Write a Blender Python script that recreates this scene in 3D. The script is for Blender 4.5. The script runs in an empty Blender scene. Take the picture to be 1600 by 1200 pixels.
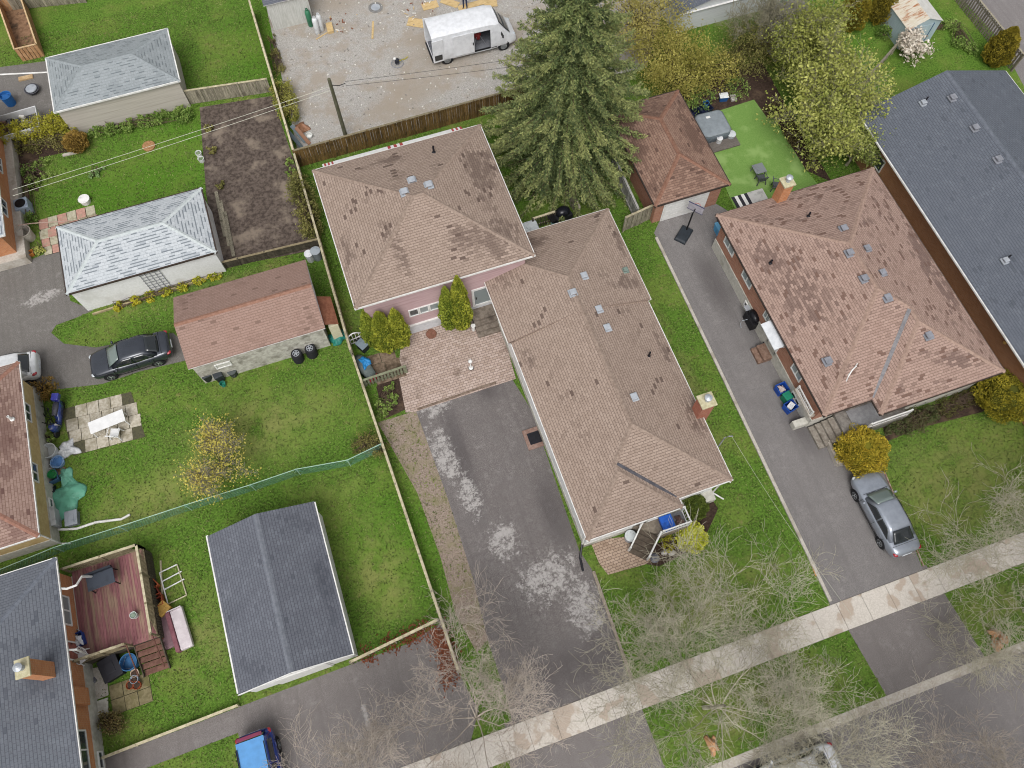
import bpy, math, random
import numpy as np
from mathutils import Vector, Matrix
random.seed(11); rng = np.random.default_rng(11)
S = bpy.context.scene; COL = S.collection
R = math.radians
# ---------------------------------------------------------------- camera, sky, sun, exposure
CAM_H, FPX, PITCH, YAW = 42.5, 1250.0, R(66.75), R(19.17)
cam = bpy.data.cameras.new('camera'); camo = bpy.data.objects.new('camera', cam); COL.objects.link(camo)
camo.location = (0, 0, CAM_H); camo.rotation_euler = (R(90) - PITCH, 0, -YAW)
cam.sensor_width = 36; cam.lens = FPX / 1600 * 36; cam.clip_start = .5; cam.clip_end = 2000
S.camera = camo
SUN_EL, SUN_AZ = R(58), R(205)          # azimuth clockwise from +Y
wd = bpy.data.worlds.new('World'); S.world = wd; wd.use_nodes = True
wn = wd.node_tree; bg = wn.nodes['Background']
sky = wn.nodes.new('ShaderNodeTexSky'); sky.sky_type = 'NISHITA'; sky.sun_disc = False
sky.sun_elevation = SUN_EL; sky.sun_rotation = SUN_AZ
sky.air_density = 1.0; sky.dust_density = 6.0; sky.ozone_density = 1.0
hs = wn.nodes.new('ShaderNodeHueSaturation'); hs.inputs['Saturation'].default_value = .12   # overcast: grey sky
wn.links.new(sky.outputs[0], hs.inputs['Color']); wn.links.new(hs.outputs[0], bg.inputs['Color'])
bg.inputs['Strength'].default_value = .15
sl = bpy.data.lights.new('sun', 'SUN'); so = bpy.data.objects.new('sun', sl); COL.objects.link(so)
sl.energy = .9; sl.angle = R(30); sl.color = (1, .975, .94)
so.rotation_euler = (R(90) - SUN_EL, 0, -SUN_AZ + R(180)); so.location = (0, 0, 60)
S.view_settings.view_transform = 'Standard'; S.view_settings.look = 'None'
S.view_settings.exposure = 0.16; S.view_settings.gamma = 1
S.render.engine = 'CYCLES'
S.cycles.filter_width = 1.05; S.cycles.max_bounces = 5; S.cycles.transparent_max_bounces = 6
# ---------------------------------------------------------------- photo pixel -> place at height z
_fw = Vector((math.sin(YAW) * math.cos(PITCH), math.cos(YAW) * math.cos(PITCH), -math.sin(PITCH)))
_rt = Vector((math.cos(YAW), -math.sin(YAW), 0)); _dn = _fw.cross(_rt)
def P(px, py, z=0.0):
    v = _rt * ((px - 800) / FPX) + _dn * ((py - 600) / FPX) + _fw
    t = (z - CAM_H) / v.z
    return Vector((v.x * t, v.y * t, z))
def PL(pts, z=0.0): return [P(a, b, z) for a, b in pts]
# ---------------------------------------------------------------- materials
MATS = {}
def srgb(h):
    h = h.lstrip('#'); c = [int(h[i:i + 2], 16) / 255 for i in (0, 2, 4)]
    return tuple(x / 12.92 if x <= .04045 else ((x + .055) / 1.055) ** 2.4 for x in c) + (1,)
K = 0.80                                   # displayed sRGB -> surface albedo
def C(h): c = srgb(h); return (c[0] * K, c[1] * K, c[2] * K, 1)
class NT:
    def __init__(s, name):
        s.m = bpy.data.materials.new(name); s.m.use_nodes = True; s.t = s.m.node_tree
        s.b = s.t.nodes['Principled BSDF']; s.b.inputs['Specular IOR Level'].default_value = .3
    def n(s, kind, **kw):
        nd = s.t.nodes.new('ShaderNode' + kind)
        for k, v in kw.items():
            if k.startswith('i_'):
                key = k[2:]; key = int(key) if key.isdigit() else key.replace('_', ' ')
                s.put(nd.inputs[key], v)
            else: setattr(nd, k, v)
        return nd
    def put(s, sock, v):
        if isinstance(v, bpy.types.NodeSocket): s.t.links.new(v, sock)
        else: sock.default_value = v
    def math(s, op, a, b=None, c=None):
        nd = s.n('Math', operation=op); s.put(nd.inputs[0], a)
        if b is not None: s.put(nd.inputs[1], b)
        if c is not None: s.put(nd.inputs[2], c)
        return nd.outputs[0]
    def mix(s, f, a, b, mode='MIX'):
        nd = s.n('Mix', data_type='RGBA', blend_type=mode); s.put(nd.inputs[0], f); s.put(nd.inputs[6], a); s.put(nd.inputs[7], b)
        return nd.outputs[2]
    def noise(s, vec, scale, detail=3, rough=.6):
        nd = s.n('TexNoise'); s.put(nd.inputs['Vector'], vec); nd.inputs['Scale'].default_value = scale
        nd.inputs['Detail'].default_value = detail; nd.inputs['Roughness'].default_value = rough
        return nd.outputs[0]
    def ramp(s, f, a, b):                  # smooth 0..1 between a and b
        nd = s.n('MapRange', interpolation_type='SMOOTHSTEP'); s.put(nd.inputs[0], f)
        nd.inputs[1].default_value = a; nd.inputs[2].default_value = b
        return nd.outputs[0]
    def pos(s): return s.n('NewGeometry').outputs['Position']
    def scaled(s, vec, sc):
        nd = s.n('VectorMath', operation='MULTIPLY'); s.put(nd.inputs[0], vec); nd.inputs[1].default_value = sc
        return nd.outputs[0]
    def blob(s, pos, cx, cy, rx, ry, ang=0, soft=.6):      # soft ellipse mask on the ground plane
        nd = s.n('Mapping', vector_type='TEXTURE'); s.put(nd.inputs[0], pos)
        nd.inputs[1].default_value = (cx, cy, 0); nd.inputs[2].default_value = (0, 0, ang); nd.inputs[3].default_value = (rx, ry, 1e3)
        ln = s.n('VectorMath', operation='LENGTH'); s.put(ln.inputs[0], nd.outputs[0])
        return s.ramp(ln.outputs['Value'], 1.0, 1 - soft)
    def bump(s, h, strength=.3, dist=.02):
        nd = s.n('Bump'); s.put(nd.inputs['Height'], h); nd.inputs['Strength'].default_value = strength; nd.inputs['Distance'].default_value = dist
        s.t.links.new(nd.outputs[0], s.b.inputs['Normal'])
    def done(s, col, rough=.85, metal=0, spec=None):
        s.put(s.b.inputs['Base Color'], col); s.put(s.b.inputs['Roughness'], rough); s.put(s.b.inputs['Metallic'], metal)
        if spec is not None: s.b.inputs['Specular IOR Level'].default_value = spec
        return s.m
def mat(name, a, b=None, scale=6, rough=.8, metal=0, bump=.0, c=None, cs=.6, rnd=0, stretch=None, spec=None, cthr=(.5, .68)):
    """noise-mixed surface: colours a,b (hex) at fine scale, optional c in large stains, rnd = brightness spread per object"""
    if name in MATS: return MATS[name]
    t = NT(name); p = t.pos()
    if stretch: p = t.scaled(p, stretch)
    f = t.noise(p, scale, 4, .65)
    col = t.mix(t.ramp(f, .35, .65), C(a), C(b or a))
    if c: col = t.mix(t.ramp(t.noise(p, cs, 4, .6), *cthr), col, C(c))
    if rnd:
        o = t.n('ObjectInfo').outputs['Random']
        col = t.mix(1.0, col, t.n('CombineColor', i_0=t.math('MULTIPLY_ADD', o, rnd, 1 - rnd / 2), i_1=t.math('MULTIPLY_ADD', o, rnd, 1 - rnd / 2), i_2=t.math('MULTIPLY_ADD', o, rnd, 1 - rnd / 2)).outputs[0], 'MULTIPLY')
    if bump: t.bump(t.noise(p, scale * 4, 3), bump, .01)
    MATS[name] = t.done(col, rough, metal, spec); return MATS[name]
def paint(name, h, rough=.35, metal=0, spec=.5, coat=0):
    if name in MATS: return MATS[name]
    t = NT(name); p = t.pos()
    c = C(h); col = t.mix(t.ramp(t.noise(p, 3, 4), .3, .75), c, (c[0] * .82, c[1] * .82, c[2] * .82, 1))
    t.b.inputs['Coat Weight'].default_value = coat; t.b.inputs['Coat Roughness'].default_value = .06
    MATS[name] = t.done(col, rough, metal, spec); return MATS[name]
def glass(name, h='#2a3236', rough=.05):
    if name in MATS: return MATS[name]
    t = NT(name); t.b.inputs['Coat Weight'].default_value = .6
    MATS[name] = t.done(C(h), rough, 0, .7); return MATS[name]
LK = 1.4                                    # leaves shade one another: single-leaf albedo lies above the crown's mean
def leafmat(name, cols, trans=.4, rough=.6, patch=.5):
    if name in MATS: return MATS[name]
    t = NT(name); r = t.n('NewGeometry').outputs['Random Per Island']; p = t.pos()
    cr = t.n('ValToRGB'); el = cr.color_ramp.elements
    for i, h in enumerate(cols):
        e = el[i] if i < 2 else el.new(0)
        e.position = i / max(1, len(cols) - 1); c_ = C(h); e.color = (min(.9, c_[0] * LK), min(.9, c_[1] * LK), min(.9, c_[2] * LK), 1)
    big = t.ramp(t.noise(p, patch, 2), .35, .65)
    t.put(cr.inputs[0], t.math('ADD', t.math('MULTIPLY', r, .62), t.math('MULTIPLY', big, .38)))
    tr = t.n('BsdfTranslucent'); t.put(tr.inputs[0], cr.outputs[0])
    mx = t.n('MixShader'); mx.inputs[0].default_value = trans
    out = t.t.nodes['Material Output']
    t.t.links.new(t.b.outputs[0], mx.inputs[1]); t.t.links.new(tr.outputs[0], mx.inputs[2]); t.t.links.new(mx.outputs[0], out.inputs[0])
    MATS[name] = t.done(cr.outputs[0], rough, 0, .2); return MATS[name]
def shingles(name, a, b, gap, stain, w=.305, h=.143, stain_lo=.52, stain_hi=.62, stain_scale=.5, blobs=(), bleach=None, stain_amt=.64, var=.5, odd=.02, oddc=None, dash=0, sdir=(1, .45), rw=.2):
    """asphalt shingles from UV in metres; stains take whole tabs; blobs = (x, y, rx, ry, ang) where stains gather"""
    if name in MATS: return MATS[name]
    t = NT(name); uv = t.n('UVMap').outputs[0]; p = t.pos()
    sx = t.n('SeparateXYZ'); t.put(sx.inputs[0], uv)
    vr = t.math('DIVIDE', sx.outputs[1], h); row = t.math('FLOOR', vr)
    off = t.math('MULTIPLY', t.math('MODULO', t.math('ABSOLUTE', row), 2.0), .5)
    ur = t.math('ADD', t.math('DIVIDE', sx.outputs[0], w), off); colm = t.math('FLOOR', ur)
    cell = t.n('CombineXYZ', i_0=colm, i_1=row).outputs[0]
    wn_ = t.n('TexWhiteNoise', noise_dimensions='2D'); t.put(wn_.inputs['Vector'], cell); rv = wn_.outputs[0]
    fu = t.math('FRACT', ur); fv = t.math('FRACT', vr)
    col = t.mix(t.math('MULTIPLY_ADD', rv, var, .5 - var / 2), C(a), C(b))
    col = t.mix(t.math('MULTIPLY', t.ramp(t.noise(p, 22, 3, .8), .42, .62), .55), col, C(b)); col = t.mix(t.math('MULTIPLY', t.ramp(t.noise(p, 7, 4, .8), .5, .68), .35), col, C(gap))
    # stains: low noise streaked down the slope, decided tab by tab
    cuv = t.scaled(cell, (w * sdir[0], h * sdir[1], 1)); sn = t.noise(cuv, stain_scale, 4, .62)
    g = t.math('ADD', sn, t.math('MULTIPLY', t.math('SUBTRACT', rv, .5), rw))
    for bl in blobs:
        g = t.math('ADD', g, t.math('MULTIPLY', t.blob(p, *bl, soft=.95), .26))
    sm = t.ramp(g, stain_lo - .05, stain_hi + .12)
    col = t.mix(t.math('MULTIPLY', sm, stain_amt), col, C(stain))
    od = t.math('GREATER_THAN', t.math('ADD', rv, t.math('MULTIPLY', t.math('SUBTRACT', sn, .5), .5)), 1.0 - odd)
    col = t.mix(t.math('MULTIPLY', od, .8), col, C(oddc or stain))
    if bleach: col = t.mix(t.math('MULTIPLY', t.math('ADD', t.math('MULTIPLY', t.ramp(t.noise(p, 1.7, 5, .7), .45, .8), .3), t.math('MULTIPLY', t.math('SUBTRACT', rv, .4), .3)), .8), col, C(bleach))
    gp = t.math('MAXIMUM', t.math('LESS_THAN', fv, .17), t.math('MULTIPLY', t.math('LESS_THAN', fu, .055), t.math('LESS_THAN', fv, 1.0)))  # tab slots, plus each course's shadow line painted into the colour
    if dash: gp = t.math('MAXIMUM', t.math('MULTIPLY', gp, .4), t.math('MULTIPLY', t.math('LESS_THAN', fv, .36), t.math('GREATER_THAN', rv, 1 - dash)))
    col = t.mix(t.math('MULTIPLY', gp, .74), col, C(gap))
    t.bump(t.math('SUBTRACT', fv, t.math('MULTIPLY', gp, 1.0)), .5, .012)
    MATS[name] = t.done(col, .93, 0, .25); return MATS[name]
def brick(name, a, b, mortar, bw=.21, bh=.075, ax='xz'):
    if name in MATS: return MATS[name]
    t = NT(name); uv = t.n('UVMap').outputs[0]
    bt = t.n('TexBrick'); t.put(bt.inputs['Vector'], uv); bt.inputs['Scale'].default_value = 1
    bt.inputs['Brick Width'].default_value = bw; bt.inputs['Row Height'].default_value = bh; bt.inputs['Mortar Size'].default_value = .006
    bt.inputs['Color1'].default_value = C(a); bt.inputs['Color2'].default_value = C(b); bt.inputs['Mortar'].default_value = C(mortar)
    col = t.mix(t.math('MULTIPLY', t.ramp(t.noise(t.pos(), 1.2, 4), .45, .7), .35), bt.outputs[0], C(b))
    t.bump(t.math('SUBTRACT', 1.0, bt.outputs[1]), .4, .008)
    MATS[name] = t.done(col, .9); return MATS[name]
# ---------------------------------------------------------------- mesh builder and object rules
BASE = {}                                   # object -> world offset its mesh is written in
class MB:
    def __init__(s): s.v = []; s.f = []; s.mi = []
    def add(s, vs, fs, mi=0):
        o = len(s.v); s.v += [tuple(q) for q in vs]; s.f += [tuple(i + o for i in q) for q in fs]; s.mi += [mi] * len(fs); return s
    def box(s, x0, x1, y0, y1, z0, z1, mi=0):
        return s.add([(x0, y0, z0), (x1, y0, z0), (x1, y1, z0), (x0, y1, z0), (x0, y0, z1), (x1, y0, z1), (x1, y1, z1), (x0, y1, z1)],
                     [(3, 2, 1, 0), (4, 5, 6, 7), (0, 1, 5, 4), (1, 2, 6, 5), (2, 3, 7, 6), (3, 0, 4, 7)], mi)
    def obox(s, c, size, M=None, mi=0):     # oriented box: centre, full size, 3x3 rotation
        M = M or Matrix.Identity(3); c = Vector(c); vs = []
        for z in (-.5, .5):
            for x, y in ((-.5, -.5), (.5, -.5), (.5, .5), (-.5, .5)): vs.append(c + M @ Vector((x * size[0], y * size[1], z * size[2])))
        return s.add(vs, [(3, 2, 1, 0), (4, 5, 6, 7), (0, 1, 5, 4), (1, 2, 6, 5), (2, 3, 7, 6), (3, 0, 4, 7)], mi)
    def beam(s, a, b, w, h=None, mi=0):     # box from a to b
        a = Vector(a); b = Vector(b); d = b - a; L = d.length; x = d.normalized()
        up = Vector((0, 0, 1)) if abs(x.z) < .95 else Vector((0, 1, 0))
        y = up.cross(x).normalized(); z = x.cross(y)
        M = Matrix((x, y, z)).transposed()
        return s.obox((a + b) / 2, (L, w, h or w), M, mi)
    def prism(s, poly, z0, z1, mi=0, mi_side=None):
        n = len(poly); a = sum(poly[i][0] * poly[(i + 1) % n][1] - poly[(i + 1) % n][0] * poly[i][1] for i in range(n))
        if a < 0: poly = poly[::-1]
        s.add([(q[0], q[1], z1) for q in poly], [tuple(range(n))], mi)
        if z0 is not None:
            s.add([(q[0], q[1], z) for z in (z0, z1) for q in poly], [(i, (i + 1) % n, n + (i + 1) % n, n + i) for i in range(n)], mi if mi_side is None else mi_side)
        return s
    def tube(s, pts, r, n=6, mi=0, cap=True):
        pts = [Vector(q) for q in pts]; m = len(pts); rs = r if isinstance(r, (list, tuple)) else [r] * m; vs = []
        for i, q in enumerate(pts):
            d = (pts[min(i + 1, m - 1)] - pts[max(i - 1, 0)]).normalized()
            up = Vector((0, 0, 1)) if abs(d.z) < .9 else Vector((1, 0, 0))
            a = d.cross(up).normalized(); b = a.cross(d)
            for k in range(n): vs.append(q + (a * math.cos(k * 2 * math.pi / n) + b * math.sin(k * 2 * math.pi / n)) * rs[i])
        fs = [(i * n + k, i * n + (k + 1) % n, (i + 1) * n + (k + 1) % n, (i + 1) * n + k) for i in range(m - 1) for k in range(n)]
        if cap: fs += [tuple(range(n))[::-1], tuple((m - 1) * n + k for k in range(n))]
        return s.add(vs, fs, mi)
    def lathe(s, prof, c=(0, 0, 0), n=16, axis='z', mi=0, M=None):
        c = Vector(c); vs = []
        for r_, z in prof:
            for k in range(n):
                a = k * 2 * math.pi / n; q = Vector((r_ * math.cos(a), r_ * math.sin(a), z))
                if axis == 'y': q = Vector((q.x, q.z, q.y))
                if axis == 'x': q = Vector((q.z, q.x, q.y))
                if M: q = M @ q
                vs.append(c + q)
        m = len(prof); fs = [(i * n + k, i * n + (k + 1) % n, (i + 1) * n + (k + 1) % n, (i + 1) * n + k) for i in range(m - 1) for k in range(n)]
        fs += [tuple(range(n))[::-1], tuple((m - 1) * n + k for k in range(n))]
        return s.add(vs, fs, mi)
    def loft(s, rings, mi=0, cap=True, closed=True):
        n = len(rings[0]); vs = [q for r_ in rings for q in r_]
        fs = [(i * n + k, i * n + (k + 1) % n, (i + 1) * n + (k + 1) % n, (i + 1) * n + k) for i in range(len(rings) - 1) for k in range(n if closed else n - 1)]
        if cap: fs += [tuple(range(n))[::-1], tuple((len(rings) - 1) * n + k for k in range(n))]
        return s.add(vs, fs, mi)
    def lump(s, c, r, sub=2, jit=.15, seed=0, squash=None, mi=0):
        import bmesh
        bm = bmesh.new(); bmesh.ops.create_icosphere(bm, subdivisions=sub, radius=1)
        rr = random.Random(seed); ph = [rr.uniform(0, 6) for _ in range(6)]
        r = r if isinstance(r, (tuple, list)) else (r, r, r); vs = []
        for v in bm.verts:
            q = v.co; k = 1 + jit * (math.sin(q.x * 3 + ph[0]) * math.sin(q.y * 3.4 + ph[1]) + .6 * math.sin(q.z * 5 + ph[2] + q.x * 4) + .4 * math.sin(q.y * 8 + ph[3]))
            vs.append((c[0] + q.x * k * r[0], c[1] + q.y * k * r[1], c[2] + q.z * k * r[2]))
        fs = [tuple(v.index for v in f.verts) for f in bm.faces]; bm.free()
        return s.add(vs, fs, mi)
    def build(s, name, mats, parent=None, smooth=False, bevel=0, uv=False, fix=False, **tags):
        me = bpy.data.meshes.new(name)
        off = BASE.get(parent.name, Vector((0, 0, 0))) if parent else Vector((0, 0, 0))
        org = Vector((0, 0, 0))
        if not parent and s.v:               # a single-mesh thing: origin at its base
            a = np.array(s.v); org = Vector(((a[:, 0].min() + a[:, 0].max()) / 2, (a[:, 1].min() + a[:, 1].max()) / 2, a[:, 2].min()))
        d = off + org
        me.from_pydata([(q[0] - d.x, q[1] - d.y, q[2] - d.z) for q in s.v], [], s.f)
        mats = mats if isinstance(mats, (list, tuple)) else [mats]
        for m in mats: me.materials.append(m)
        me.polygons.foreach_set('material_index', s.mi)
        if uv: face_uv(me)
        if smooth: me.polygons.foreach_set('use_smooth', [True] * len(me.polygons))
        if fix:
            import bmesh
            bm = bmesh.new(); bm.from_mesh(me); bmesh.ops.remove_doubles(bm, verts=bm.verts, dist=.0005); bmesh.ops.recalc_face_normals(bm, faces=bm.faces); bm.to_mesh(me); bm.free()
        me.update()
        return link(name, me, parent, org if not parent else None, bevel, **tags)
def face_uv(me):
    uvl = me.uv_layers.new(name='UVMap').data
    for pl in me.polygons:
        n = pl.normal; u = Vector((0, 0, 1)).cross(n)
        if u.length < 1e-3: u = Vector((1, 0, 0))
        u.normalize(); v = n.cross(u)
        for li in pl.loop_indices:
            q = me.vertices[me.loops[li].vertex_index].co; uvl[li].uv = (q.dot(u), q.dot(v))
def link(name, me, parent=None, loc=None, bevel=0, **tags):
    o = bpy.data.objects.new(name, me); COL.objects.link(o)
    if parent: o.parent = parent; BASE[o.name] = BASE.get(parent.name, Vector((0, 0, 0)))
    if loc is not None: o.location = loc
    if bevel:
        b = o.modifiers.new('bevel', 'BEVEL'); b.width = bevel; b.segments = 2; b.limit_method = 'ANGLE'
    tag(o, **tags); return o
def tag(o, label=None, cat=None, group=None, kind=None):
    if label: o['label'] = label
    if cat: o['category'] = cat
    if group: o['group'] = group
    if kind: o['kind'] = kind
    return o
def thing(name, label, cat, loc=(0, 0, 0), rz=0, group=None, world=False):
    """Empty at a thing's base; world=True: its parts are written in world coordinates"""
    o = bpy.data.objects.new(name, None); COL.objects.link(o); o.location = loc; o.rotation_euler = (0, 0, rz); o.empty_display_size = .3
    BASE[o.name] = Vector(loc) if world else Vector((0, 0, 0))
    return tag(o, label, cat, group)
def copy_tree(o, parent=None):
    c = o.copy(); COL.objects.link(c); c.parent = parent; BASE[c.name] = BASE.get(o.name, Vector((0, 0, 0)))
    for ch in list(o.children): copy_tree(ch, c)
    return c
def place(o, loc, rz=0, label=None, group=None, scale=None):
    c = copy_tree(o); c.location = loc; c.rotation_euler = (0, 0, rz)
    if label: c['label'] = label
    if group: c['group'] = group
    if scale: c.scale = scale
    return c
def rz3(a): return Matrix.Rotation(a, 3, 'Z')
# ================================================================ ground
def lawnmat():
    t = NT('grass_ground'); p = t.pos()
    f1 = t.noise(p, 9, 4, .7); f2 = t.noise(p, 1.1, 4, .6); f3 = t.noise(p, .28, 3, .55)
    col = t.mix(t.ramp(f1, .36, .62), C('#3a521c'), C('#6a8c38'))
    col = t.mix(t.math('MULTIPLY', t.ramp(f2, .42, .66), .55), col, C('#5f8430'))
    col = t.mix(t.math('MULTIPLY', t.ramp(t.noise(p, 4.2, 4, .75), .5, .66), .55), col, C('#3f5420'))
    col = t.mix(t.math('MULTIPLY', t.ramp(f3, .45, .65), .42), col, C('#7f8c44'))
    col = t.mix(t.math('MULTIPLY', t.ramp(t.math('ADD', t.noise(p, 2.3, 6, .75), t.math('MULTIPLY', t.math('SUBTRACT', f3, .5), .3)), .56, .72), .7), col, C('#8d8158'))
    for b in ((-9, 40, 7, 5), (-15, 38, 6, 3), (-3, 10.5, 3.5, 5), (-12, 48, 6, 3), (-1, 47, 5, 6)):
        col = t.mix(t.math('MULTIPLY', t.blob(p, *b, 0, .8), .42), col, C('#52801f'))
    for b in ((27, 4, 7, 3.5), (-8, 19, 6, 3), (-14, 17.5, 4, 2.5), (-17, 16, 2, 1.2), (11, 3, 4, 2.5), (-4, 9, 2, 3), (-5, 14.6, 3, 1.2)):
        col = t.mix(t.math('MULTIPLY', t.math('MULTIPLY', t.blob(p, *b, 0, .9), t.ramp(f2, .3, .6)), .6), col, C('#84914a'))
    for b in ((27, 3.5, 9, 4.5), (12, 2.6, 6, 2.6), (12, -3, 8, 2), (27, -3, 5, 2), (-9, 19.5, 7, 3), (-15, 17, 5, 2), (-4, 9.5, 2.4, 4.5), (15.6, 14, 1, 9), (-13.5, 9, 2, 4), (-8, 29.2, 5, 1)):
        col = t.mix(t.math('MULTIPLY', t.math('MULTIPLY', t.blob(p, *b, 0, .95), t.ramp(t.noise(p, .9, 5, .7), .38, .62)), .62), col, C('#8f8d58'))
    t.bump(f1, .5, .04); return t.done(col, .95, 0, .1)
def asphalt(name, a='#7d797b', b='#65615f', pale='#b9b5b2', blobs=(), cracks=(), dark=(), grit=.5, wet=.35):
    t = NT(name); p = t.pos()
    f = t.noise(p, 26, 3, .75); g = t.noise(p, .55, 4, .6)
    col = t.mix(t.ramp(f, .38, .62), C(b), C(a)); col = t.mix(t.math('MULTIPLY', t.ramp(t.noise(p, 9, 4, .8), .52, .7), .4), col, C(b)); col = t.mix(t.math('MULTIPLY', t.ramp(t.noise(p, 2.2, 5, .75), .5, .75), .3), col, C(pale))
    col = t.mix(t.math('MULTIPLY', t.ramp(t.noise(p, 40, 2, .7), .56, .68), grit), col, C(pale))
    col = t.mix(t.math('MULTIPLY', t.ramp(g, .45, .7), .45), col, C(b))
    col = t.mix(t.math('MULTIPLY', t.ramp(t.noise(t.scaled(p, (3.2, .16, 1)), 1.0, 4, .6), .45, .7), .4), col, C(b))
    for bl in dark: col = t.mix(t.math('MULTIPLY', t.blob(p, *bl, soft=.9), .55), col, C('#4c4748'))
    if blobs:
        m = 0.0
        for bl in blobs: m = t.math('MAXIMUM', m, t.blob(p, *bl, soft=.8))
        nn = t.math('ADD', t.math('MULTIPLY', t.noise(p, 2.0, 8, .78), .6), t.math('MULTIPLY', t.noise(p, 7.5, 6, .75), .4))
        pm = t.ramp(t.math('ADD', t.math('MULTIPLY', m, .13), t.math('MULTIPLY', nn, .8)), .475, .56)
        col = t.mix(t.math('MULTIPLY', t.math('MULTIPLY', pm, t.ramp(m, .02, .5)), .85), col, C('#b4b0ad'))
    ck = t.n('TexVoronoi', feature='DISTANCE_TO_EDGE'); t.put(ck.inputs['Vector'], t.n('VectorMath', operation='ADD', i_0=t.scaled(p, (1, 1, 1)), i_1=t.scaled(t.n('TexNoise', i_Vector=p, i_Scale=3.0).outputs[1], (.5, .5, 0))).outputs[0]); ck.inputs['Scale'].default_value = 2.4
    line = t.ramp(ck.outputs[0], .035, .012)
    cm = 0.0
    for bl in cracks: cm = t.math('MAXIMUM', cm, t.blob(p, *bl, soft=.7))
    if cracks: col = t.mix(t.math('MULTIPLY', t.math('MULTIPLY', line, cm), .5), col, C('#4d4744'))
    t.bump(f, .5, .012)
    return t.done(col, t.math('MULTIPLY_ADD', t.ramp(g, .45, .62), -wet, .92), 0, .3)
M_lawn = lawnmat()
M_asph = asphalt('asphalt_main', '#7d7775', '#625c5b', blobs=((1.3, 17.4, 1.6, 1.4), (1.0, 14.4, 1.3, 3.4, .1), (1.6, 11.8, 1.1, 2.4), (4.2, 6.2, 3.2, 2.2, .2), (5.4, 4.2, 1.8, 2.8), (2.6, 8.8, 1.6, 2.0)), cracks=((3.6, 6.5, 4, 4), (5.6, 4.2, 2, 2.5)), dark=((4, 1.6, 4, 2), (5.6, 9.5, 1.2, 3.4), (1.9, 14.0, .9, 5.5), (4.6, 17.6, 1.2, 1.6)))
M_asph2 = asphalt('asphalt_side', '#8a8685', '#706c6b', dark=((19.8, 19.4, 1.2, 3.6), (20.6, 9.5, 1.2, 2.6), (22.1, 5.2, .8, 2.6)), wet=.1)  # dark ellipses paint contact shade and wet asphalt by the bungalow wall
M_asph3 = asphalt('asphalt_old', '#7e7a76', '#686460', blobs=((-19, 32, 2.4, .8, .1),), dark=((-12.5, 27.6, 2.2, 1.2), (-15, 28, 5, 2)))
M_asph4 = asphalt('asphalt_verge', '#86807e', '#6e6866', blobs=((-6.6, 2.6, .25, 1.6),), wet=.15)
M_road = asphalt('asphalt_road', '#8c8786', '#757070', dark=((30, -8.4, 3, .3, .2),), wet=.1)
def gravelmat(name, a, b, c, tan=()):
    t = NT(name); p = t.pos()
    v = t.n('TexVoronoi'); t.put(v.inputs['Vector'], p); v.inputs['Scale'].default_value = 24
    sep = t.n('SeparateColor'); t.put(sep.inputs[0], v.outputs['Color'])
    col = t.mix(sep.outputs[0], C(a), C(b))
    col = t.mix(t.math('MULTIPLY', t.ramp(t.noise(p, .5, 4, .65), .45, .62), .7), col, C(c))
    for bl in tan: col = t.mix(t.math('MULTIPLY', t.blob(p, *bl, soft=.9), .75), col, C(c))
    col = t.mix(t.math('MULTIPLY', t.ramp(t.noise(p, 1.8, 5, .7), .58, .72), .45), col, C('#8a827a'))
    t.bump(v.outputs[0], .6, .03); return t.done(col, .95, 0, .2)
M_gravel = gravelmat('gravel', '#9c9893', '#bfbbb5', '#a39788', tan=((10, 43, 4.5, 4, 0), (6.5, 40, 4, 2, .2), (4, 50, 3, 2, 0)))
M_soil = mat('garden_soil', '#6b5f57', '#463c36', 4, .97, bump=.8, c='#877a6d', cs=.7)
M_mulch = mat('mulch', '#4d3c33', '#33271f', 9, .97, bump=.8, c='#5e4d3e', cs=1.2)
M_grit = mat('gritty_strip', '#a49589', '#867669', 12, .97, bump=.6, c='#86805f', cs=1.3, cthr=(.42, .78))
M_turf = mat('artificial_turf', '#7a9c50', '#6c9044', 14, .9, bump=.3, c='#8caa62', cs=.6)
M_conc = mat('concrete', '#c9c3ba', '#b8b0a5', 8, .9, bump=.2, c='#a39a8d', cs=.9)
def sidewalkmat():
    t = NT('sidewalk_concrete'); p = t.pos(); o = t.n('ObjectInfo').outputs['Random']
    col = t.mix(t.ramp(t.noise(p, 14, 4, .7), .35, .65), C('#dad3ca'), C('#c6beb4'))
    g = t.math('ADD', t.noise(p, .62, 3, .5), t.math('MULTIPLY', t.math('SUBTRACT', o, .5), .16))
    col = t.mix(t.math('MULTIPLY', t.ramp(g, .55, .6), .7), col, C('#b09d8b'))
    t.bump(t.noise(p, 40, 2), .2, .006); return t.done(col, .92, 0, .2)
M_walk = sidewalkmat()
def pavermat(name, a, b, m, stain, ang, w=.2, h=.1, st=(.5, .66)):
    t = NT(name); p = t.pos()
    mp = t.n('Mapping'); t.put(mp.inputs[0], p); mp.inputs['Rotation'].default_value = (0, 0, ang)
    bt = t.n('TexBrick'); t.put(bt.inputs['Vector'], mp.outputs[0]); bt.inputs['Scale'].default_value = 1
    bt.inputs['Brick Width'].default_value = w; bt.inputs['Row Height'].default_value = h; bt.inputs['Mortar Size'].default_value = .011
    bt.inputs['Color1'].default_value = C(a); bt.inputs['Color2'].default_value = C(b); bt.inputs['Mortar'].default_value = C(m)
    col = t.mix(t.math('MULTIPLY', t.ramp(t.noise(p, .75, 5, .65), *st), .8), bt.outputs[0], C(stain))
    t.bump(t.math('SUBTRACT', 1.0, bt.outputs[1]), .5, .01); return t.done(col, .9, 0, .2)
M_paver = pavermat('brick_pavers', '#c4b1a7', '#ad998d', '#74645b', '#6d5c52', 0, .26, .15, (.56, .74))
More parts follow.
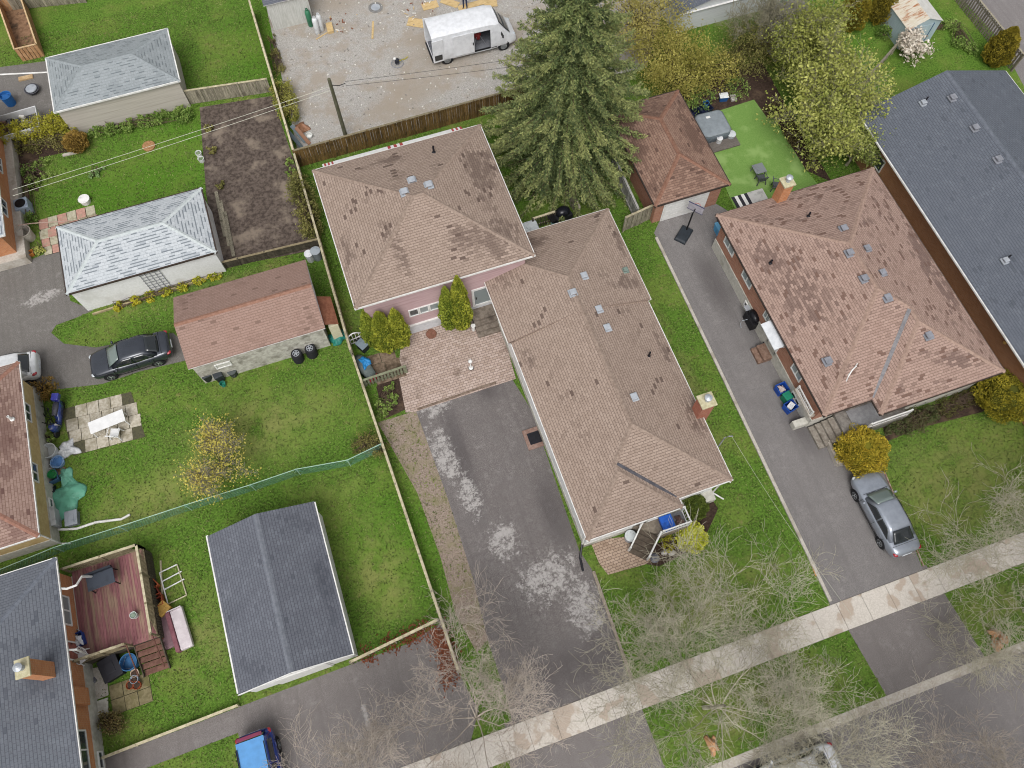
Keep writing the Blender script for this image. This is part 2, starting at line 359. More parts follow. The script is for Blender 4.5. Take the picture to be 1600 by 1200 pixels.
M_paver2 = pavermat('front_pavers', '#c4ad9a', '#ae9784', '#6b584c', '#8a7463', 0, .26, .15, (.58, .75))
HOLES = []                                   # ground polygons without lawn grass
def ground(name, pts, z, m, label, cat, z0=None, hole=True, kind='structure'):
    if hole: HOLES.append([(q[0], q[1]) for q in pts])
    return MB().prism([(q[0], q[1]) for q in pts], z0, z, 0).build(name, m, label=label, cat=cat, kind=kind)
lw = MB(); lw.add([(-220, -4.74, 0), (260, -4.74, 0), (260, 400, 0), (-220, 400, 0)], [(0, 1, 2, 3)]); lw.add([(-220, -90, -.02), (260, -90, -.02), (260, -14, -.02), (-220, -14, -.02)], [(0, 1, 2, 3)])
lw.build('lawn', M_lawn, label='spring lawn running round the houses and garages', cat='lawn', kind='structure')
ground('road', [(-220, -14), (260, -14), (260, -4.9), (-220, -4.9)], -.12, M_road, 'grey asphalt street below the kerb with bare branches over it', 'road')
k = MB(); k.box(-220, 260, -4.88, -4.72, -.14, .02); k.box(-220, 260, -5.16, -4.883, -.14, -.095)
k.build('kerb', M_conc, label='pale concrete kerb and gutter along the street', cat='kerb', kind='structure'); HOLES.append([(-220, -5.2), (260, -5.2), (260, -4.65), (-220, -4.65)])
ground('driveway', PL([(650, 642), (800, 592), (830, 640), (905, 860), (925, 890), (985, 1068), (805, 1150), (790, 1085), (762, 1000), (738, 900), (700, 780)]), .008, M_asph, 'dark worn asphalt driveway left of the long brown-roofed house', 'driveway')
ground('driveway', [(-1.2, -4.72), (6.35, -4.72), (6.3, .3), (-.3, .3)], .004, M_asph4, 'grey driveway apron between sidewalk and kerb, by the worn driveway', 'driveway')
ground('driveway', [(18.0, -4.72), (23.6, -4.72), (23.2, .3), (17.6, .3)], .004, M_asph4, 'grey driveway apron between sidewalk and kerb, below the silver sedan', 'driveway')
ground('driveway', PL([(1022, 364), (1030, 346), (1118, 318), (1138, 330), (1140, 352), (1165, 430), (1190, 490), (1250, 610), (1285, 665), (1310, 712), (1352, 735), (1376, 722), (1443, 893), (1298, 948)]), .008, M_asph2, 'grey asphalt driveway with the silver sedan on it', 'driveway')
ground('driveway', PL([(-80, 450), (0, 425), (92, 388), (110, 470), (146, 485), (118, 497), (88, 508), (80, 520), (100, 537), (150, 543), (270, 520), (300, 545), (296, 562), (220, 580), (160, 600), (60, 612), (-80, 650)]), .008, M_asph3, 'old asphalt driveway with a black car and a pale patch', 'driveway')
ground('driveway', PL([(40, 1290), (132, 1197), (250, 1152), (375, 1104), (552, 1037), (640, 1005), (690, 972), (712, 1043), (748, 1110), (735, 1160), (700, 1200), (640, 1290), (420, 1330), (388, 1210), (372, 1145), (222, 1203), (150, 1320)]), .008, M_asph4, 'cracked grey driveway in front of the dark grey garage', 'driveway')
ground('gravel_lot', PL([(418, 20), (440, 120), (468, 250), (785, 166), (1010, 105), (1040, 0), (1010, -160), (640, -160), (395, -100)]), .004, M_gravel, 'pale gravel yard with a parked white van', 'gravel yard')
ground('garden_bed', PL([(312, 168), (425, 150), (452, 230), (505, 388), (340, 420), (322, 300)]), .02, M_soil, 'bare dark soil of a vegetable garden plot', 'soil', z0=0)
ground('gritty_strip', PL([(590, 660), (650, 642), (700, 780), (738, 900), (762, 1000), (745, 1020), (712, 960), (688, 870), (652, 770)]), .004, M_grit, 'gritty tan earth strip between driveway and wooden fence', 'soil', hole=False)
ground('turf', PL([(1127, 172), (1178, 156), (1199, 185), (1209, 184), (1259, 266), (1300, 315), (1150, 330), (1085, 185)]), .02, M_turf, 'bright green artificial turf behind the brick garage', 'turf', z0=0)
ground('mulch_bed', PL([(1050, 150), (1105, 115), (1190, 95), (1220, 150), (1300, 285), (1259, 266), (1209, 184), (1199, 185), (1178, 156), (1127, 172), (1085, 190)]), .012, M_mulch, 'dark earth bed around the artificial turf', 'soil')
ground('mulch_bed', PL([(1000, 880), (1025, 850), (1080, 825), (1088, 780), (1108, 772), (1122, 795), (1105, 832), (1075, 862), (1030, 885)]), .012, M_mulch, 'dark mulch bed beside the white-railed front steps', 'soil')
ground('mulch_bed', PL([(1372, 640), (1440, 640), (1545, 600), (1600, 580), (1600, 620), (1530, 645), (1440, 668), (1385, 690)]), .012, M_mulch, 'planting bed under the front eave of the brick bungalow', 'soil')
ground('mulch_bed', PL([(0, 215), (115, 200), (135, 232), (70, 245), (60, 300), (20, 285)]), .012, M_mulch, 'earth bed below the yellow hedge', 'soil')
ground('mulch_bed', PL([(600, 582), (630, 590), (634, 640), (600, 655), (588, 605)]), .012, M_mulch, 'small weedy bed beside the brick-paved patio', 'soil')
ground('patio', PL([(622, 582), (628, 525), (692, 506), (775, 480), (806, 592), (650, 643), (634, 645)]), .03, M_paver, 'pinkish brick paver patio in front of the pink house wing', 'patio', z0=0)
ground('walkway', PL([(922, 845), (1010, 835), (1022, 872), (1008, 882), (950, 898), (936, 880)]), .03, M_paver2, 'small tan brick walkway at the foot of the front steps', 'walkway', z0=0)
ground('road', PL([(1500, -60), (1505, 0), (1560, 60), (1600, 135), (1640, 200), (1800, 100), (1640, -100)]), .006, M_road, 'grey side street beyond the plank fence and the blue shed', 'road')
ground('driveway', PL([(-80, 130), (0, 105), (75, 95), (85, 172), (70, 185), (0, 205), (-80, 230)]), .006, M_asph3, 'asphalt yard strip beside the grey-green hip garage', 'driveway')
# sidewalk with slabs one by one
sw = MB().box(-30, 40, -1.32, .1, 0, .012).build('sidewalk', mat('joint_dirt', '#5d564e', '#4a443d', 9, .97), label='concrete sidewalk crossing the driveways along the street', cat='sidewalk', kind='structure')
HOLES.append([(-30, -1.35), (40, -1.35), (40, .12), (-30, .12)])
sl_me = None
for i in range(42):
    x0 = -22 + i * 1.42
    if sl_me is None:
        o = MB().box(0, 1.405, -1.31, .09, .004, .045).build('slab', M_walk, sw, bevel=.008); sl_me = o.data; o.location = (x0 - sw.location.x, -sw.location.y, 0); bo = o
    else:
        o = bo.copy(); COL.objects.link(o); o.location = (x0 - sw.location.x, -sw.location.y, random.uniform(-.004, .004))
# driveway edging
def strip(name, a, b, w, h, m, label, cat):
    HOLES.append([(a.x - w, a.y), (a.x + w, a.y), (b.x + w, b.y), (b.x - w, b.y)])
    return MB().beam((a.x, a.y, h / 2), (b.x, b.y, h / 2), w, h).build(name, m, bevel=.01, label=label, cat=cat)
strip('edging', P(1025, 372), P(1297, 940), .17, .12, M_conc, 'long concrete edging between the side lawn and the grey driveway', 'edging')
strip('edging', P(927, 893), P(987, 1062), .16, .12, mat('concrete_stained', '#a2968a', '#8a7d70', 6, .9, bump=.3), 'stained concrete edging between worn driveway and front lawn', 'edging')
strip('edging', P(1376, 724), P(1443, 885), .07, .06, mat('brick_edge', '#8d5c4c', '#b9a99a', 5, .9), 'thin brick edging beside the parked silver sedan', 'edging')
strip('edging', P(146, 492), P(348, 428), .1, .15, mat('old_timber', '#b7a986', '#9a8c6c', 7, .9), 'timber edging of the flower strip along the white garage', 'edging')
strip('edging', P(652, 640), P(775, 598), .14, .05, mat('concrete_dirty', '#8d7d70', '#6d5c50', 5, .95, bump=.3), 'crumbling concrete edge between patio and worn driveway', 'edging')
def slabs(name, pa, pb, pc, nu, nv, mats, label, cat, skip=(), gap=.03, dark='#4d4a3c', pick=None):
    """paved patch: corner pa, along to pb (nu slabs) and along to pc (nv slabs); each slab its own piece"""
    pa, pb, pc = P(*pa), P(*pb), P(*pc); u = (pb - pa); v = (pc - pa)
    HOLES.append([tuple(q)[:2] for q in (pa, pb, pb + v, pc)])
    t = thing(name, label, cat, tuple(pa)); BASE[t.name] = pa
    MB().prism([tuple(q)[:2] for q in (pa, pb, pb + v, pc)], None, .008).build('bedding', mat('bedding' + dark, dark, '#5f5c45', 8, .97), t)
    ul, vl = u.length / nu, v.length / nv; a = math.atan2(u.y, u.x); me = {}
    for i in range(nu):
        for j in range(nv):
            if (i, j) in skip: continue
            mi = pick(i, j) if pick else random.randrange(len(mats))
            if mi not in me:
                o = MB().box(gap / 2, ul - gap / 2, gap / 2, vl - gap / 2, 0, .04).build('slab', mats[mi], t, bevel=.01); BASE[o.name] = Vector(); me[mi] = o
                for vv in o.data.vertices: vv.co += pa
            else: o = me[mi].copy(); COL.objects.link(o)
            o.location = u * (i / nu) + v * ((j + (1 if u.cross(v).z < 0 else 0)) / nv); o.rotation_euler = (random.uniform(-.01, .01), random.uniform(-.01, .01), a + random.uniform(-.012, .012)); o.location.z = random.uniform(0, .012)
    return t
M_slab = [mat('slab_pale', '#c4bdae', '#a89f8e', 7, .93, bump=.3, c='#8f8772', cs=1.1, rnd=.25)]
slabs('patio', (95, 640), (205, 612), (115, 712), 6, 4, M_slab, 'weathered square concrete slabs under the white table', 'patio', skip=((5, 0), (0, 3), (5, 3), (0, 0)))
slabs('patio', (58, 345), (146, 321), (66, 375), 6, 2, [mat('slab_pink', '#c69a8b', '#b5897b', 6, .92, c='#a89c86', cs=1.5), mat('slab_grey', '#c3bda6', '#aca58f', 6, .92, c='#9a9378', cs=1.5)], 'checkered pink and grey slab patio between brick house and white garage', 'patio', pick=lambda i, j: (i + j) % 2)
slabs('patio', (60, 363), (98, 353), (70, 400), 3, 3, [MATS['slab_pink'], MATS['slab_grey']], 'checkered slab path leading down to the asphalt beside the white garage', 'patio', pick=lambda i, j: (i + j + 1) % 2)
slabs('patio', (170, 1072), (232, 1050), (177, 1118), 3, 2, [mat('slab_mossy', '#8f8566', '#766d4f', 6, .95, bump=.3, c='#6f6a45', cs=1.2, rnd=.2)], 'mossy square slabs beside the deck stairs', 'patio')
slabs('patio', (566, 560), (612, 546), (590, 602), 2, 3, [mat('slab_brown', '#8c7a68', '#6d5c4c', 6, .95, bump=.3, c='#544638', cs=1.2, rnd=.2)], 'dark square slabs beside the clump of arborvitae', 'patio')
# ================================================================ buildings
M_white = mat('white_trim', '#efeeec', '#e2e1de', 5, .55)
M_gut = mat('white_gutter', '#f2f1ef', '#dedcd8', 3, .45)
M_gutbr = mat('brown_gutter', '#4d403a', '#3c322d', 3, .5)
M_pink = mat('pink_siding', '#cdb0b1', '#c2a4a6', 2.2, .7, c='#b89a9c', cs=.9, stretch=(.4, .4, 9))
M_found = mat('grey_foundation', '#cfccc2', '#bcb9af', 5, .9, bump=.2, c='#a5a296', cs=.8)
M_stucco = mat('white_stucco', '#f4f4f4', '#e9e9e8', 9, .9, bump=.2, c='#deddda', cs=.6)
M_greysid = mat('beige_siding', '#c9c2b8', '#bcb5ab', 2, .8, stretch=(.3, .3, 12), c='#b3aca1', cs=.7)
M_tan = mat('tan_stucco', '#d3bb8a', '#c6ad7b', 6, .9, bump=.2, c='#b99f6e', cs=.8)
M_block = mat('whitewashed_block', '#cfccc2', '#aeaaa0', 4, .95, bump=.3, c='#8d897e', cs=1.3)
M_brick = brick('red_brick', '#b9826a', '#a06c56', '#ada093')
M_brickor = brick('orange_brick', '#d39062', '#c07c50', '#bfa68e')
M_brickbr = brick('brown_brick', '#b8835f', '#a5714e', '#a8927c')
M_brickpale = brick('pale_red_brick', '#b5705a', '#a05c48', '#b39c8c')
M_glass = glass('window_glass', '#39444a'); M_glass2 = glass('pale_window_glass', '#8f9a9c', .15)
M_ventl = mat('pale_metal', '#c3c8cf', '#b0b6be', 3, .4, .3); M_ventg = mat('grey_metal', '#a3a5ae', '#8f9198', 3, .45, .3)
M_black = mat('black_plastic', '#23232a', '#1a1a20', 4, .45); M_iron = mat('black_iron', '#2b2a2c', '#1f1e20', 4, .5, .4)
M_flash = mat('grey_flashing', '#8e8c8e', '#777578', 5, .5, .3)
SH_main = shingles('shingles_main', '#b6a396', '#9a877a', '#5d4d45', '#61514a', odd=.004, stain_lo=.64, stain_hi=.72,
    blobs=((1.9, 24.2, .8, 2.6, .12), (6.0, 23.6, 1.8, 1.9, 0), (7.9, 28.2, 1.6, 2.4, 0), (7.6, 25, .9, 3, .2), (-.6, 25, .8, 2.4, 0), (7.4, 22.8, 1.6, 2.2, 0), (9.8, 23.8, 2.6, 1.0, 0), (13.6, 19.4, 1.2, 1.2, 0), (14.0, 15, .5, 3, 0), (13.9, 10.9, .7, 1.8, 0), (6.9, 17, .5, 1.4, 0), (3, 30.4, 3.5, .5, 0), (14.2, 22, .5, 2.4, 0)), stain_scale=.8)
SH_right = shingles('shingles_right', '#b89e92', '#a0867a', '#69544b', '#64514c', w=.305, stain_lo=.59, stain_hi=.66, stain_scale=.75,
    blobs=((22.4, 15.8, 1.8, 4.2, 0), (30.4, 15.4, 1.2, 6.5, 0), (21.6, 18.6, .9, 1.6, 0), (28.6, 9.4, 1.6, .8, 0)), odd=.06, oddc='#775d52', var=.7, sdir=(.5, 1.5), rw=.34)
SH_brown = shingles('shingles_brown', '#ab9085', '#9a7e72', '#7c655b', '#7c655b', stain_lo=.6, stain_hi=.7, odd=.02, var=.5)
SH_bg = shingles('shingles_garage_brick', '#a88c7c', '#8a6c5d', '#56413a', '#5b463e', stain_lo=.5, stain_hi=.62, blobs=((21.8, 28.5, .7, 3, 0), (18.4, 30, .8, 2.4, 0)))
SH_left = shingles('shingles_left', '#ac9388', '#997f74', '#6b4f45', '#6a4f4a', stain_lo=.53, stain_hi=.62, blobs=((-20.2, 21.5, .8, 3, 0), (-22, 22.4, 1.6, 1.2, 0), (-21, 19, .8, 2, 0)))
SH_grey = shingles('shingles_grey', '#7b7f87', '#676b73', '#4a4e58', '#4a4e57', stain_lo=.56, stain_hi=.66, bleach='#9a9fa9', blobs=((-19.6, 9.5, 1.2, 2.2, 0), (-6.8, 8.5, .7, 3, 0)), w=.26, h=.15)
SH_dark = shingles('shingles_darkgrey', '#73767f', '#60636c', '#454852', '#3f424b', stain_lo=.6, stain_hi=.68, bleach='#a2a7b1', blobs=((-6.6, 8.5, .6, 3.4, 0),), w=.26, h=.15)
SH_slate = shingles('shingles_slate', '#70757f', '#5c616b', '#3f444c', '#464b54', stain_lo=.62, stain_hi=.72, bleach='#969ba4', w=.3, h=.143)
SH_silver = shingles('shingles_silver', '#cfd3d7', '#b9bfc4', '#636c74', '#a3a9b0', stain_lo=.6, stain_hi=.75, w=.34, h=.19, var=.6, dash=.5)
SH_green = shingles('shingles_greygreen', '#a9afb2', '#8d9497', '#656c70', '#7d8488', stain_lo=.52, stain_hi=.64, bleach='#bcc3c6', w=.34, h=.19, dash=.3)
def roof(parent, faces, m, soffit=None, name='roof'):
    b = MB()
    for f in faces: b.add(f, [tuple(range(len(f)))], 0)
    if soffit:
        n0 = len(b.f); b.add(soffit, [tuple(range(len(soffit)))[::-1]], 1)
    return b.build(name, [m, M_white], parent, uv=True)
def caps(parent, lines, m, w=.13):
    """shingle caps lapped along ridges and hips"""
    b = MB()
    for a, c in lines:
        a, c = Vector(a), Vector(c); d = c - a; L = d.length; d.normalize(); side = d.cross(Vector((0, 0, 1))).normalized(); n = max(2, int(L / .2)); up = Vector((0, 0, 1))
        drop = .055
        for i in range(n):
            p0, p1 = a + d * (L * i / n), a + d * (L * (i + 1.15) / n)
            if i == n - 1: p1 = c
            h0, h1 = up * .035, up * .016
            b.add([p0 + h0, p1 + h1, p1 + side * w + h1 - up * drop, p0 + side * w + h0 - up * drop, p1 - side * w + h1 - up * drop, p0 - side * w + h0 - up * drop], [(0, 3, 2, 1), (0, 1, 4, 5)])
    return b.build('ridge_cap', m, parent)
def hip(x0, x1, y0, y1, z, p):
    """hip roof: faces, hip/ridge lines, height function"""
    w, l = x1 - x0, y1 - y0; d = min(w, l) / 2; zr = z + p * d
    if w >= l: r0, r1 = (x0 + d, y0 + d, zr), (x1 - d, y0 + d, zr)
    else: r0, r1 = (x0 + d, y0 + d, zr), (x0 + d, y1 - d, zr)
    a, b, c, e = (x0, y0, z), (x1, y0, z), (x1, y1, z), (x0, y1, z)
    if w >= l:
        F = [[a, b, r1, r0], [b, c, r1], [c, e, r0, r1], [e, a, r0]]; Ls = [(a, r0), (e, r0), (b, r1), (c, r1), (r0, r1)]
    else:
        F = [[a, b, r0], [b, c, r1, r0], [c, e, r1], [e, a, r0, r1]]; Ls = [(a, r0), (b, r0), (c, r1), (e, r1), (r0, r1)]
    hz = lambda x, y: z + p * min(x - x0, x1 - x, y - y0, y1 - y)
    return F, Ls, hz, [a, b, c, e]
def gable_y(x0, x1, y0, y1, z, p, xr=None):
    xr = xr or (x0 + x1) / 2; zr = z + p * (xr - x0); a, b, c, e = (x0, y0, z), (x1, y0, z), (x1, y1, z), (x0, y1, z); r0, r1 = (xr, y0, zr), (xr, y1, zr)
    return [[a, r0, r1, e], [b, c, r1, r0]], [(r0, r1)], (lambda x, y: zr - (zr - z) * abs(x - xr) / ((x1 - x0) / 2)), [a, b, c, e]
def gable_x(x0, x1, y0, y1, z, p):
    yr = (y0 + y1) / 2; zr = z + p * (yr - y0); a, b, c, e = (x0, y0, z), (x1, y0, z), (x1, y1, z), (x0, y1, z); r0, r1 = (x0, yr, zr), (x1, yr, zr)
    return [[a, b, r1, r0], [c, e, r0, r1]], [(r0, r1)], (lambda x, y: zr - p * abs(y - yr)), [a, b, c, e]
def on_roof(px, py, hz, z=4.0):
    for _ in range(25):
        q = P(px, py, z); z = .5 * z + .5 * hz(q.x, q.y)
    return P(px, py, z)
def gutter(parent, path, m=None, w=.09, name='gutter', closed=False, brackets=0):
    b = MB(); pts = list(path) + ([path[0]] if closed else [])
    for a, c in zip(pts, pts[1:]):
        a, c = Vector(a), Vector(c); d = (c - a).normalized() * (w / 2 - .003)
        b.beam(a - d, c - d, w, .11)
        if brackets:
            n = int((c - a).length / .9); s_ = d.cross(Vector((0, 0, 1))).normalized()
            for i in range(n):
                q = a.lerp(c, (i + .5) / n); b.beam(q + Vector((0, 0, .06)) - s_ * .07, q + Vector((0, 0, .07)) + s_ * .02, .025, .02)
    return b.build(name, m or M_gut, parent)
def rim(corners, dz=-.07): return [(q[0], q[1], q[2] + dz) for q in corners]
def walls(parent, x0, x1, y0, y1, z0, z1, m, name='wall', **k): return MB().box(x0, x1, y0, y1, z0, z1).build(name, m, parent, uv=True, **k)
def window(parent, c, face, w, h, n=1, frame=None, pane=None, name='window', bar=.07, dep=.06):
    """framed window on a wall plane; face is the outward axis"""
    c = Vector(c); nrm = {'x+': Vector((1, 0, 0)), 'x-': Vector((-1, 0, 0)), 'y+': Vector((0, 1, 0)), 'y-': Vector((0, -1, 0))}[face]
    u = Vector((0, 0, 1)).cross(nrm); up = Vector((0, 0, 1)); M = Matrix((u, up, nrm)).transposed(); b = MB()
    for s_ in (-1, 1):
        b.obox(c + up * (s_ * (h - bar) / 2) + nrm * dep / 2, (w, bar, dep), M); b.obox(c + u * (s_ * (w - bar) / 2) + nrm * dep / 2, (bar, h - 2 * bar, dep), M)
    for i in range(1, n): b.obox(c + u * (w * (i / n - .5)) + nrm * dep / 2, (bar, h - 2 * bar, dep * .9), M)
    f = b.build(name, frame or M_white, parent)
    for i in range(n):
        pw = w / n; MB().obox(c + u * (w * ((i + .5) / n - .5)) + nrm * .012, (pw - bar, h - 2 * bar, .016), M).build('pane', pane or M_glass, f)
    return f
def roof_vent(parent, q, s=.34, m=None):
    b = MB(); b.box(q.x - s * .7, q.x + s * .7, q.y - s * .7, q.y + s * .7, q.z - .03, q.z + .05); b.box(q.x - s * .38, q.x + s * .38, q.y - s * .38, q.y + s * .38, q.z + .04, q.z + .13, 1)
    b.box(q.x - s / 2, q.x + s / 2, q.y - s / 2, q.y + s / 2, q.z + .13, q.z + .21, 0)
    return b.build('roof_vent', [m or M_ventl, M_flash], parent, bevel=.015)
def stack(parent, q, r=.05, h=.4, m=None):
    return MB().lathe([(r * 1.9, -.06), (r * 1.9, .02), (r, .08), (r, h), (r * .7, h), (r * .7, h - .1)], q, 10).build('vent_pipe', m or M_black, parent)
def chimney(parent, x0, x1, y0, y1, z0, z1, m, flue=True):
    c = MB().box(x0, x1, y0, y1, z0, z1).build('chimney', m, parent, uv=True)
    MB().box(x0 - .07, x1 + .07, y0 - .07, y1 + .07, z1 + .002, z1 + .12).build('chimney_cap', mat('chimney_cap', '#cfc8a8', '#b9b18f', 6, .95, bump=.3), c, bevel=.02)
    if flue: MB().lathe([(.13, 0), (.13, .3), (.2, .3), (.2, .36), (.05, .44)], ((x0 + x1) / 2, (y0 + y1) / 2, z1 + .12), 14).build('flue', M_ventl, c)
    return c
def downspout(parent, pts, m=None, r=.045): return MB().tube(pts, r, 6).build('downspout', m or M_gut, parent)
# ---------------------------------------------------------------- the long brown-roofed house with its pink wing
H = thing('house', 'long brown-shingled house with a taller pink rear wing and white gutters', 'house', (10.3, 16, 0), world=True)
e, p = 3.15, .36
A, B, Cn, D = (6.3, 6.8, e), (11.45, 6.8, e), (11.45, 7.28, e), (14.42, 7.28, e)
P1, P2 = (8.875, 9.375, e + p * 2.575), (8.875, 9.855, e + p * 2.575); R1 = (10.36, 11.34, e + p * 4.06); zr = R1[2]; R2 = (10.36, 18.25, zr)
LB, RB = (6.3, 18.25, e), (14.42, 18.25, e)
e2 = 3.34; L2, Rr, LL, RR = (6.12, 18.25, e2), (14.55, 18.25, e2), (6.12, 24.65, e2), (14.55, 24.65, e2); R3 = (10.36, 20.4, zr)
roof(H, [[A, P1, P2, R1, R2, LB], [A, B, P1], [B, Cn, P2, P1], [Cn, D, R1, P2], [D, RB, R2, R1], [L2, R2, R3, LL], [Rr, RR, R3, R2], [RR, LL, R3], [L2, LB, R2], [RB, Rr, R2]], SH_main, rim([LL, RR, Rr, RB, D, Cn, B, A, LB, L2], -.1))
capm = mat('cap_shingle', '#a39184', '#8b796d', 7, .93)
caps(H, [(A, P1), (B, P1), (P1, P2), (P2, R1), (D, R1), (R1, R3), (LL, R3), (RR, R3)], capm)
vl = MB(); vl.beam(Vector(Cn) + Vector((-.1, .1, .035)), Vector(P2) + Vector((.1, -.1, .005)), .16, .02); vl.build('valley_flashing', mat('dark_flashing', '#5b5a60', '#4c4b51', 4, .6), H)
def hz_main(x, y):
    if y > 18.25: return min(zr, e2 + (zr - e2) / 4.24 * min(x - 6.12, 14.55 - x, 24.65 - y))
    return max(e + p * min(x - 6.3, 14.42 - x, y - 7.28), e + p * min(x - 6.3, 11.45 - x, y - 6.8))
gutter(H, rim([LB, A, B, Cn, D, RB]), brackets=1); gutter(H, rim([Rr, RR, LL, L2]), w=.07)
walls(H, 6.5, 14.05, 7.62, 24.2, .5, 3.2, M_stucco); walls(H, 6.52, 11.1, 7.1, 7.62, .5, 3.1, M_stucco); walls(H, 6.47, 14.08, 7.07, 24.22, 0, .52, M_found, 'foundation')
for a, b in ((912, 432), (895, 458), (935, 484), (948, 513), (990, 621)): roof_vent(H, on_roof(a, b, hz_main))
stack(H, on_roof(1014, 556, hz_main), .05, .45); roof_vent(H, on_roof(977, 423, hz_main), .26, mat('weathered_green_metal', '#7f8f86', '#6b7a72', 4, .6))
chimney(H, 14.02, 14.72, 10.85, 11.5, 0, 4.75, M_brickpale)
# electrical mast and service wires at the right eave
ms = MB().tube([(14.6, 9.2, .8), (14.6, 9.2, 4.2), (14.75, 9.15, 4.45), (14.95, 9.1, 4.4)], .035, 8).build('service_mast', M_ventg, H)
MB().box(14.08, 14.3, 9.0, 9.4, 1.2, 1.7).build('meter_box', M_ventg, H)
# pink wing
pe, pp = 5.3, .33
F, Ls, hz_pink, cr = hip(-1.15, 8.92, 21.9, 31.4, pe, pp)
roof(H, F, SH_main, rim(cr, -.1)); caps(H, Ls, capm); gutter(H, rim(cr), closed=True, w=.085)
walls(H, -.75, 8.52, 22.3, 31.0, 1.0, 5.25, M_pink); walls(H, -.72, 8.49, 22.25, 30.97, 0, .995, mat('white_base', '#dcdcdf', '#cfcfd3', 4, .8, c='#b9b8ba', cs=.9), 'foundation')
MB().box(-.74, 5.05, 22.19, 22.3, 1.0, 1.06).build('ledge', M_white, H)
for a, b in ((670, 290), (644, 283), (632, 301)): roof_vent(H, on_roof(a, b, hz_pink, 6.5), .36)
stack(H, on_roof(678, 238, hz_pink, 6), .06, .5)
for i in range(4): window(H, (1.85 + i * .6, 22.3, 2.4), 'y-', .59, .75, 1, pane=(M_glass, M_glass2, M_glass2, M_glass)[i])
d = window(H, (5.95, 22.3, 1.95), 'y-', 1.3, 1.9, 1, pane=M_glass2, name='door', bar=.14)
MB().box(5.5, 5.55, 22.16, 22.2, 1.9, 2.1).build('handle', M_iron, d)
window(H, (.9, 31.0, 3.9), 'y+', 1.4, 1.0, 2)
for x0, x1, st in ((-.55, .1, 1), (.1, 3.2, 0), (3.2, 4.3, 1), (4.3, 7.2, 0), (7.2, 7.95, 1)):      # rear awnings
    aw = MB(); n = 6 if st else 1
    for i in range(n):
        u0 = x0 + (x1 - x0) * i / n; u1 = x0 + (x1 - x0) * (i + 1) / n - .001
        aw.add([(u0, 31.42, 5.05), (u1, 31.42, 5.05), (u1, 32.15, 4.7), (u0, 32.15, 4.7), (u0, 31.42, 5.0), (u1, 31.42, 5.0), (u1, 32.15, 4.62), (u0, 32.15, 4.62)], [(0, 1, 2, 3), (7, 6, 5, 4), (3, 2, 6, 7), (0, 3, 7, 4), (1, 5, 6, 2)], (i % 2) if st else 0)
    aw.build('awning', [M_white, mat('red_stripe', '#b8494a', '#a53f42', 3, .6)], H)
# entry landing and steps of the pink wing
MB().box(5.1, 7.2, 21.5, 22.24, 0, .75).build('landing', mat('landing_concrete', '#8a7f74', '#6f655b', 5, .95, bump=.3, c='#5a5048', cs=1.0), H)
for i in range(3): MB().box(5.1, 7.2, 21.22 - i * .28, 21.497 - i * .28, 0, .56 - i * .19).build('step', MATS['landing_concrete'], H, bevel=.012)
# front porch with white railings
pz = .95
MB().prism([(9.2, 7.06), (9.46, 6.86), (10.33, 6.27), (10.5, 6.15), (11.97, 6.15), (11.97, 7.06)], 0, pz).build('porch', mat('porch_concrete', '#9b9081', '#82776a', 5, .92, bump=.2, c='#716657', cs=.9), H)
MB().box(11.2, 11.95, 6.18, 7.05, pz + .002, pz + .02).build('porch_mat', mat('grey_mat', '#77777a', '#66666a', 6, .9), H)
sdir = Vector((-.72, -.70, 0)).normalized(); sc = Vector((9.9, 6.57, 0)); side = Vector((-sdir.y, sdir.x, 0))
for i in range(5):
    q = sc + sdir * (.14 + i * .25); MB().obox((q.x, q.y, (pz - .16 - i * .16) / 2), (.247, 1.02, pz - .16 - i * .16), Matrix((sdir, side, Vector((0, 0, 1)))).transposed()).build('step', mat('step_concrete', '#6d6256', '#584e44', 5, .95, bump=.3), H, bevel=.012)
def rail(parent, pts, h=.85, m=None, n=8, r=.03):
    b = MB(); m = m or M_white
    for a, c in zip(pts, pts[1:]):
        a, c = Vector(a), Vector(c); up = Vector((0, 0, h)); b.beam(a + up, c + up, .07, .06); b.beam(a + up * .15, c + up * .15, .04, .04)
        k = max(2, int((c - a).length / .14))
        for i in range(1, k): b.beam(a.lerp(c, i / k) + up * .15, a.lerp(c, i / k) + up, .025)
    for q in pts: q = Vector(q); b.box(q.x - .045, q.x + .045, q.y - .045, q.y + .045, q.z, q.z + h + .08)
    return b.build('railing', m, parent)
for s_ in (-1, 1):
    a = sc + side * (.53 * s_) + Vector((0, 0, pz - .05)); c = sc + sdir * 1.2 + side * (.53 * s_) + Vector((0, 0, .02)); rail(H, [a, c])
rail(H, [(10.4, 6.2, pz), (11.92, 6.2, pz), (11.92, 7.0, pz)])
window(H, (12.7, 7.62, 1.9), 'y-', 1.8, 1.2, 2); window(H, (8.3, 7.1, 1.9), 'y-', 1.6, 1.2, 2)
d = window(H, (10.4, 7.1, 1.95), 'y-', .95, 2.0, 1, pane=M_stucco, name='door'); MB().box(10.7, 10.74, 7.0, 7.04, 1.8, 1.95).build('handle', M_iron, d)
downspout(H, [(14.3, 7.2, 3.05), (14.2, 7.5, 2.8), (14.12, 7.5, .3), (14.6, 7.0, .1)]); downspout(H, [(6.35, 7.0, 3.05), (6.42, 7.2, 2.8), (6.42, 7.2, .35)]); downspout(H, [(6.42, 7.2, .35), (6.1, 6.6, .08), (6.0, 5.9, .06)], M_black, .06)
# window well beside the driveway
MB().box(5.55, 6.45, 13.1, 14.3, 0, .1).box(5.75, 6.44, 13.35, 14.05, .1, .104, 1).build('window_well', [mat('well_curb', '#9b8378', '#84695f', 6, .9, bump=.3), M_black], H)
